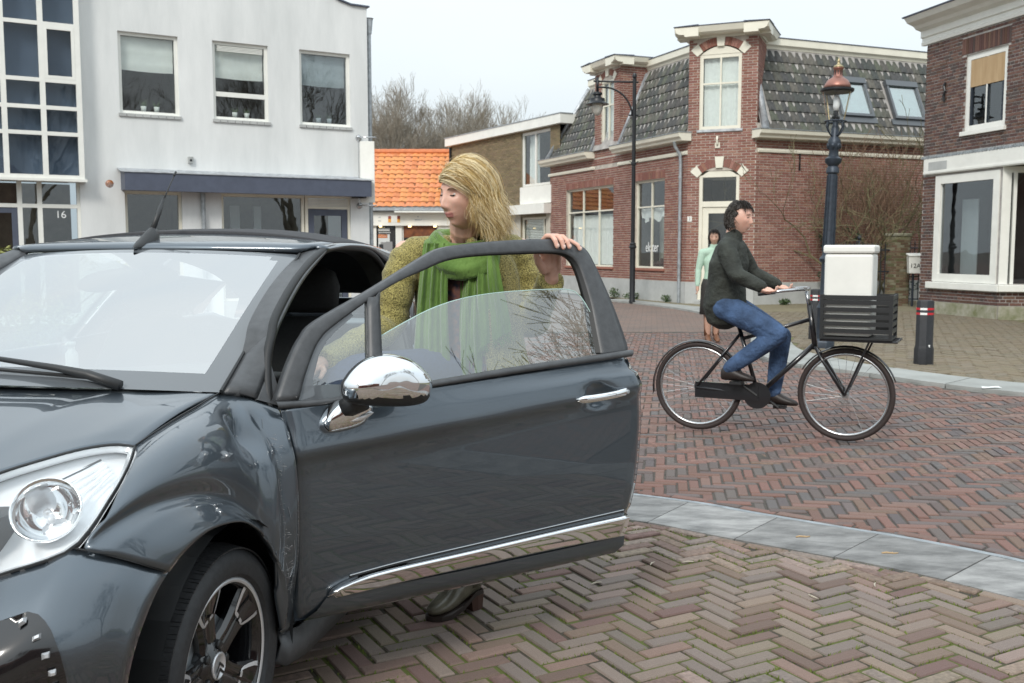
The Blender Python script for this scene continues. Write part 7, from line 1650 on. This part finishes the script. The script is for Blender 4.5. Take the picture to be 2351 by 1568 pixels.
for k in range(40):                                    # her right side, tucked back
    dg_=random.uniform(-140,-108); clump(random.uniform(0,.6),A_(dg_),A_(random.uniform(-5,15)),random.uniform(.12,.17),random.uniform(1.06,1.16),random.uniform(.004,.010),random.choice((0,0,1,2)),20,.010,.045)
for k in range(40):                                    # stray hairs
    dg_=random.uniform(80,250); clump(random.uniform(0,1),A_(dg_),A_(random.uniform(-5,20)),random.uniform(.08,.20),random.uniform(1.30,1.55),random.uniform(.01,.03),1,2,.012,random.uniform(.02,.07),.0005,lift=.16)
mb=MB(); rows=[]
for i in range(15):
    el=lerp(A_(89),A_(-22),i/14); rows.append([HT(*skull(lerp(A_(86),A_(262),j/40) if el<A_(30) else lerp(A_(4),A_(356),j/40),el,1.07)) for j in range(41)])
mb.grid(rows); cap=mb.build('hair',hm[0],WO,smooth=True,solid=.004)
for q,b in enumerate(HB):
    o=b.build('hair_strands',hm[q],cap,smooth=True); o['kind']='stuff'
# ---------------------------------------------------------------- pedestrian by the front door
random.seed(12)
def mk_hand(mb,w_,d,side,r_=1.0,curl=.5):
    d=d.normalized(); side=side.normalized(); pn=d.cross(side); limb(mb,[w_,w_+d*.05*r_,w_+d*.075*r_],[.024*r_,.028*r_,.026*r_],8)
    for q in range(4):
        b=w_+d*.08*r_+side*(-.028+.019*q)*r_; L=(.075,.085,.08,.06)[q]*r_; limb(mb,[b,b+d*L*.5+pn*L*.15*curl,b+d*L*(.9-.4*curl)+pn*L*.55*curl],[.0095*r_,.009*r_,.0075*r_],6)
    limb(mb,[w_+d*.03*r_-side*.026*r_,w_+d*.06*r_-side*.045*r_,w_+d*.085*r_-side*.045*r_],[.012*r_,.011*r_,.008*r_],6)
def short_hair(cap_,Mx,k,azr):
    mb=MB()
    for q in range(700):
        az=R(random.uniform(*azr)) if random.random()<.75 else R(random.uniform(-75,75)); el=R(random.uniform(-25,85)) if az>R(80) else R(random.uniform(42,85)); d0=Vector((math.sin(az)*math.cos(el),-math.cos(az)*math.cos(el),math.sin(el)))
        e2=el-R(random.uniform(12,30)); a2=az+R(random.gauss(0,16)); d1=Vector((math.sin(a2)*math.cos(e2),-math.cos(a2)*math.cos(e2),math.sin(e2))); f=lambda d,s_:Mx@(Vector((.084*d.x,.103*d.y,.125*d.z))*k*s_)
        mb.tube([f(d0,1.0),f((d0+d1).normalized(),random.uniform(1.08,1.16)),f(d1,random.uniform(1.06,1.18))],[.0022,.0022,.0008],3,cap=False)
    o=mb.build('hair_strands',cap_.data.materials[0],cap_); o['kind']='stuff'
PE=empty('person',(3.02,14.95,0)); tag(PE,'dark-haired pedestrian in mint turtleneck, dark skirt and brown boots crossing the street','person')
skin_d=mat('skin_tan',(.50,.30,.22),.5,sss=.1); mint=mat('mint_knit',(.40,.55,.44),.85,var=.08,vscale=40,bump=.2,bscale=120); skirt=mat('dark_skirt',(.03,.028,.026),.85,var=.2); bbrown=mat('brown_boot',(.16,.07,.035),.5,var=.2)
v=lambda x,y,z:Vector((x,y,z))
J={'pel':(v(0,0,.90),(.14,.10)),'wai':(v(0,0,1.05),(.12,.09)),'che':(v(0,0,1.22),(.14,.10)),'top':(v(0,.01,1.35),(.09,.07)),'nk':(v(0,.01,1.43),.045),'nk2':(v(0,0,1.48),.045),'sR':(v(-.17,0,1.34),.05),'eR':(v(-.225,-.0,1.09),.036),'wR':(v(-.245,-.05,.86),.025),'sL':(v(.17,0,1.34),.05),'eL':(v(.22,.03,1.09),.036),'wL':(v(.235,.0,.86),.025),
 'hR':(v(-.08,0,.84),.08),'kR':(v(-.08,-.04,.48),.055),'aR':(v(-.07,.0,.10),.038),'hL':(v(.08,0,.84),.08),'kL':(v(.07,.0,.48),.055),'aL':(v(.06,.06,.10),.038)}
mb=MB(); skel(mb,J,E_,(1,0,0),(0,1,0)); Mp=rotm(R(-12),R(4),0,v(0,-.01,1.56)); headmesh(mb,Mp,44,36,.95); limb(mb,[v(0,.01,1.44),v(0,.0,1.52)],[.045,.045]); mk_hand(mb,v(-.245,-.05,.86),v(-.02,-.12,-1),v(0,-1,0)); mk_hand(mb,v(.235,0,.86),v(.02,-.1,-1),v(0,-1,0))
for sg in (-1,1): ball(mb,Mp@Vector((.070*sg,.005,-.005)),(.010,.018,.028),6)
pb=fuse(mb,'body',skin_d,PE,.009,1); face_parts(pb,Mp,.95,mat('dark_brow',(.02,.015,.012),.8))
C=MB(); Jc={k:(p,(tuple(x+.012 for x in r_) if hasattr(r_,'__len__') else r_+.010)) for k,(p,r_) in J.items() if k in ('pel','wai','che','top','nk','sR','eR','wR','sL','eL','wL')}; skel(C,Jc,E_,(1,0,0),(0,1,0)); limb(C,[v(-.15,0,1.335),v(0,.01,1.37),v(.15,0,1.335)],[.06,.075,.06]); C.tube([v(0,.01,1.36),v(0,.005,1.47)],[.062,.058],14); fuse(C,'turtleneck_sweater',mint,PE,.010,2)
mb=MB(); mb.grid([[v(a*math.cos(t),b*math.sin(t),z) for t in [k*2*math.pi/24 for k in range(24)]] for z,a,b in ((.95,.155,.12),(.85,.185,.14),(.65,.19,.15),(.42,.20,.165))],True); mb.build('skirt',skirt,PE,smooth=True,solid=.006)
for x,y in ((-.075,-.01),(.065,.05)):
    mb=MB(); rows=[]
    for (yy,z0,z1,w_) in ((.06,.01,.10,.02),(.04,.005,.12,.036),(0,.005,.14,.040),(-.05,.005,.11,.040),(-.10,.005,.075,.042),(-.14,.006,.055,.034),(-.16,.01,.04,.015)): rows.append([v(x+w_*math.cos(t),y+yy,lerp(z0,z1,(math.sin(t)+1)/2)) for t in [k*2*math.pi/14 for k in range(14)]])
    mb.grid(rows,True,capa=True,capb=True); mb.tube([v(x,y+.02,.09),v(x,y+.02,.22),v(x,y+.01,.44)],[.05,.052,.064],14); mb.build('boot',bbrown,PE,smooth=True)
mb=MB(); rows=[]
for i in range(11):
    el=lerp(R(88),R(-35),i/10); rows.append([Mp@(Vector((.083*math.sin(a)*math.cos(el),-.102*math.cos(a)*math.cos(el),.124*math.sin(el)))*.96) for a in [lerp(R(62),R(298),j/26) if el<R(40) else lerp(R(3),R(357),j/26) for j in range(27)]])
mb.grid(rows); hc_=mb.build('hair',mat('black_hair',(.018,.013,.011),.5,var=.3,vscale=60),PE,smooth=True,solid=.012)
short_hair(hc_,Mp,.96,(78,282))
# ---------------------------------------------------------------- bicycle and rider
BKP=(1.398+.035,7.611-.017,0)
BK=empty('bicycle',BKP,math.atan2(-.44,.898)); tag(BK,'black upright bicycle with a black crate on its front carrier, ridden along the road','bicycle')
tyr=mat('cycle_tyre',(.03,.02,.018),.7); blackp=mat('bike_black',(.012,.012,.014),.3,coat=.6)
def cwheel(x):
    mb=MB(); Rm=.34; mb.tube([(x+(Rm-.02)*math.cos(t),0,Rm+(Rm-.02)*math.sin(t)) for t in [i*2*math.pi/48 for i in range(49)]],.020,8,cap=False); w_=mb.build('wheel',tyr,BK,smooth=True)
    mb=MB(); mb.tube([(x+(Rm-.045)*math.cos(t),0,Rm+(Rm-.045)*math.sin(t)) for t in [i*2*math.pi/48 for i in range(49)]],.011,6,cap=False); mb.build('rim',M['steel'],w_,smooth=True)
    mb=MB(); mb.tube([(x,-.05,Rm),(x,.05,Rm)],.022,10); mb.build('hub',M['steel'],w_)
    mb=MB()
    for k in range(28):
        t=2*math.pi*k/28; sd=.03*(1 if k%2 else -1); mb.tube([(x+.02*math.cos(t+.5),sd,Rm+.02*math.sin(t+.5)),(x+(Rm-.05)*math.cos(t),0,Rm+(Rm-.05)*math.sin(t))],.0013,3,cap=False)
    sp=mb.build('spokes',M['steel'],w_); sp['kind']='stuff'
    mb=MB(); a0,a1=(R(-10),R(190)) if x<.5 else (R(20),R(150)); mb.grid([[(x+(Rm+.018)*math.cos(t),y,Rm+(Rm+.018)*math.sin(t)+z) for t in [lerp(a0,a1,i/20) for i in range(21)]] for y,z in ((-.026,-.012),(0,0),(.026,-.012))]); mb.build('mudguard',blackp,w_,smooth=True,solid=.003)
cwheel(0); cwheel(1.085)
mb=MB(); bb=(.46,0,.30); hb_=(.84,0,.80); st=(.30,0,.82)
for a,b,r_ in ((bb,st,.016),((.34,0,.72),(.83,0,.88),.015),(bb,(.86,0,.70),.019),((.865,0,.66),(.815,0,.98),.020)): mb.tube([a,b],r_,10)
for sg in (-1,1): mb.tube([(.46,.03*sg,.30),(0,.06*sg,.34)],.010,8); mb.tube([(.32,.02*sg,.76),(0,.06*sg,.34)],.009,8); mb.tube([(.865,.02*sg,.68),(.93,.055*sg,.58),(1.085,.055*sg,.34)],.012,8)
mb.build('frame',blackp,BK,smooth=True)
mb=MB(); mb.tube([(.30,0,.80),(.275,0,.93)],.013,8); mb.build('seat_post',M['steel'],BK)
mb=MB(); rows=[]
for x,w_,h in ((.10,.03,.02),(.13,.095,.035),(.20,.10,.04),(.28,.06,.035),(.36,.028,.028),(.40,.012,.012)): rows.append([(x,w_*math.cos(t),.955+h*math.sin(t)) for t in [k*2*math.pi/14 for k in range(14)]])
mb.grid(rows,True,capa=True,capb=True); mb.build('saddle',M['plastic'],BK,smooth=True)
mb=MB(); mb.tube([(.815,0,.96),(.79,0,1.08)],.013,8); mb.tube(curve([(.52,.27,1.07),(.66,.27,1.09),(.78,.16,1.10),(.79,0,1.09),(.78,-.16,1.10),(.66,-.27,1.09),(.52,-.27,1.07)],30),.0115,8); mb.build('handlebar',M['steel'],BK,smooth=True)
for sg in (-1,1): mb=MB(); mb.tube([(.50,.27*sg,1.068),(.62,.27*sg,1.085)],.017,8); mb.build('grip',M['rubber'],BK)
cr=R(-35); 
for sg,a in ((1,cr),(-1,cr+math.pi)):
    px,pz=.46+.17*math.cos(a),.30+.17*math.sin(a); mb=MB(); mb.tube([(.46,.05*sg,.30),(px,.065*sg,pz)],.011,8); mb.cbox((px,.115*sg,pz),(.09,.08,.02)); mb.build('pedal_crank',M['plastic'],BK)
mb=MB(); mb.lathe([(.10,-.003),(.10,.003)],(.46,-.045,.30),24,M=Matrix.Rotation(R(90),4,'X')); mb.cbox((.23,-.045,.32),(.48,.02,.12)); mb.build('chain_case',blackp,BK)
mb=MB()
for y in (-.17,-.06,.06,.17): mb.tube([(.92,y,.745),(1.44,y,.745)],.008,6)
for x in (.93,1.18,1.43): mb.tube([(x,-.17,.745),(x,.17,.745)],.008,6)
for sg in (-1,1): mb.tube([(1.085,.07*sg,.34),(1.25,.15*sg,.74)],.008,6)
mb.build('front_carrier',blackp,BK)
mb=MB(); x0,x1,y0,y1,z0,z1=.92,1.40,-.18,.18,.755,1.06
mb.box((x0,y0,z0),(x1,y1,z0+.015)); 
for z in (.80,.85,.90,.95,1.0,1.035):
    mb.box((x0,y0,z),(x1,y0+.012,z+.03)); mb.box((x0,y1-.012,z),(x1,y1,z+.03)); mb.box((x0,y0+.012,z),(x0+.012,y1-.012,z+.03)); mb.box((x1-.012,y0+.012,z),(x1,y1-.012,z+.03))
for x,y in ((x0,y0),(x1-.02,y0),(x0,y1-.02),(x1-.02,y1-.02)): mb.box((x-.002,y-.002,z0),(x+.022,y+.022,z1+.01))
CRT=mb.build('crate',M['plastic'],BK)
hd_=Vector((.898,-.44,0)); wb=Vector(BKP); bw=wb+hd_*1.06
WB=empty('white_box',(bw.x,bw.y,.775),math.atan2(-.44,.898)); tag(WB,'white insulated box sitting in the black bicycle crate','box')
mb=MB(); mb.box((-.125,-.155,0),(.20,.155,.58)); mb.build('body',M['white_paint'],WB,bevel=.02); mb=MB(); mb.box((-.135,-.165,.582),(.21,.165,.64)); mb.build('lid',M['white_paint'],WB,bevel=.015)
RD=empty('person',BKP,math.atan2(-.44,.898)); tag(RD,'cyclist in dark green jacket and blue jeans riding a black bicycle','person')
jk=mat('rider_jacket',(.028,.032,.026),.8,var=.35,vscale=9,bump=.9,bscale=9); jn=mat('rider_jeans',(.045,.085,.17),.85,var=.4,vscale=7,bump=.9,bscale=10); sh=mat('rider_shoe',(.02,.014,.012),.5)
for m_ in (jk,jn): m_.node_tree.nodes['Bump'].inputs['Distance'].default_value=.05
def ped(sg,a): return v(.46+.17*math.cos(a),.115*sg,.30+.17*math.sin(a))
pL,pR=ped(1,cr),ped(-1,cr+math.pi); aL=pL+v(-.05,0,.11); aR=pR+v(-.05,0,.11)
def knee(h,a,l1,l2,fw=v(1,0,.25)):
    d=(a-h); L=d.length; l1=max(l1,L*.51); l2=max(l2,L*.51); x=(l1*l1-l2*l2+L*L)/(2*L); hh=math.sqrt(max(0,l1*l1-x*x)); n=(fw-d.normalized()*fw.dot(d.normalized())).normalized(); return h+d.normalized()*x+n*hh
hL,hR=v(.22,.09,.96),v(.22,-.09,.96); kL,kR=knee(hL,aL,.44,.43),knee(hR,aR,.44,.43)
Jr={'pel':(v(.20,0,.97),(.16,.13)),'wai':(v(.20,0,1.10),(.15,.115)),'che':(v(.22,0,1.28),(.175,.12)),'top':(v(.23,0,1.41),(.11,.085)),'nk':(v(.24,0,1.48),.05),'nk2':(v(.25,0,1.53),.05),'sR':(v(.24,-.18,1.39),.055),'eR':(v(.34,-.27,1.20),.04),'wR':(v(.52,-.27,1.12),.028),'sL':(v(.24,.18,1.39),.055),'eL':(v(.34,.27,1.20),.04),'wL':(v(.52,.27,1.12),.028),'hR':(hR,.085),'kR':(kR,.06),'aR':(aR,.04),'hL':(hL,.085),'kL':(kL,.06),'aL':(aL,.04)}
mb=MB(); skel(mb,Jr,E_,(0,1,0),(1,0,0)); Mr=rotm(R(80),R(4),0,v(.29,0,1.612)); headmesh(mb,Mr,52,44,1.0); limb(mb,[v(.24,0,1.49),v(.26,0,1.56)],[.05,.048])
for sg in (-1,1): mk_hand(mb,v(.51,.27*sg,1.10),v(1,0,-.15),v(0,1,0),1,.95); ball(mb,Mr@Vector((.074*sg,.005,-.005)),(.020,.010,.028),6)
rb_=fuse(mb,'body',skin_f,RD,.007,1); face_parts(rb_,Mr,1.0,mat('brown_brow',(.05,.03,.02),.8))
C=MB(); ks=('pel','wai','che','top','sR','eR','wR','sL','eL','wL'); Jc={k:(p,(tuple(x+.025 for x in r_) if hasattr(r_,'__len__') else r_+.018)) for k,(p,r_) in Jr.items() if k in ks}; skel(C,Jc,E_,(0,1,0),(1,0,0)); limb(C,[v(.23,-.15,1.38),v(.235,0,1.42),v(.23,.15,1.38)],[.07,.085,.07]); limb(C,[v(.235,0,1.42),v(.255,0,1.495)],[.08,.066]); limb(C,[v(.19,0,.94),v(.20,0,1.1)],[.165,.15],18); fuse(C,'jacket',jk,RD,.010,4)
C=MB(); ks=('pel','hR','kR','aR','hL','kL','aL'); Jc={k:(p,(tuple(x+.008 for x in r_) if hasattr(r_,'__len__') else r_+.014)) for k,(p,r_) in Jr.items() if k in ks}; skel(C,Jc,E_,(0,1,0),(1,0,0)); limb(C,[hL,v(.20,0,.98),hR],[.11,.13,.11],16); fuse(C,'jeans',jn,RD,.010,2)
for p in (pL,pR):
    mb=MB(); rows=[]
    for (x,z0,z1,w_) in ((-.12,.02,.09,.018),(-.10,.012,.12,.034),(-.05,.012,.135,.04),(0,.012,.10,.042),(.06,.012,.075,.046),(.11,.012,.058,.038),(.135,.016,.04,.015)): rows.append([v(p.x+x,p.y+w_*math.cos(t),p.z+lerp(z0,z1,(math.sin(t)+1)/2)) for t in [k*2*math.pi/14 for k in range(14)]])
    mb.grid(rows,True,capa=True,capb=True); mb.build('shoe',sh,RD,smooth=True,subsurf=1)
mb=MB(); rows=[]
for i in range(11):
    el=lerp(R(88),R(-30),i/10); rows.append([Mr@(Vector((.084*math.sin(a)*math.cos(el),-.103*math.cos(a)*math.cos(el),.125*math.sin(el)))*(1+.07*math.sin(a*9+i*2.1)*math.sin(i*1.7+a*4)+.04*random.random())) for a in [lerp(R(92-16*math.sin(i)),R(268+16*math.sin(i*1.3)),j/26) if el<R(36) else lerp(R(3),R(357),j/26) for j in range(27)]])
mb.grid(rows); hc_=mb.build('hair',mat('dark_hair',(.022,.016,.012),.5,var=.3,vscale=60),RD,smooth=True,solid=.008)
short_hair(hc_,Mr,1.0,(88,272))
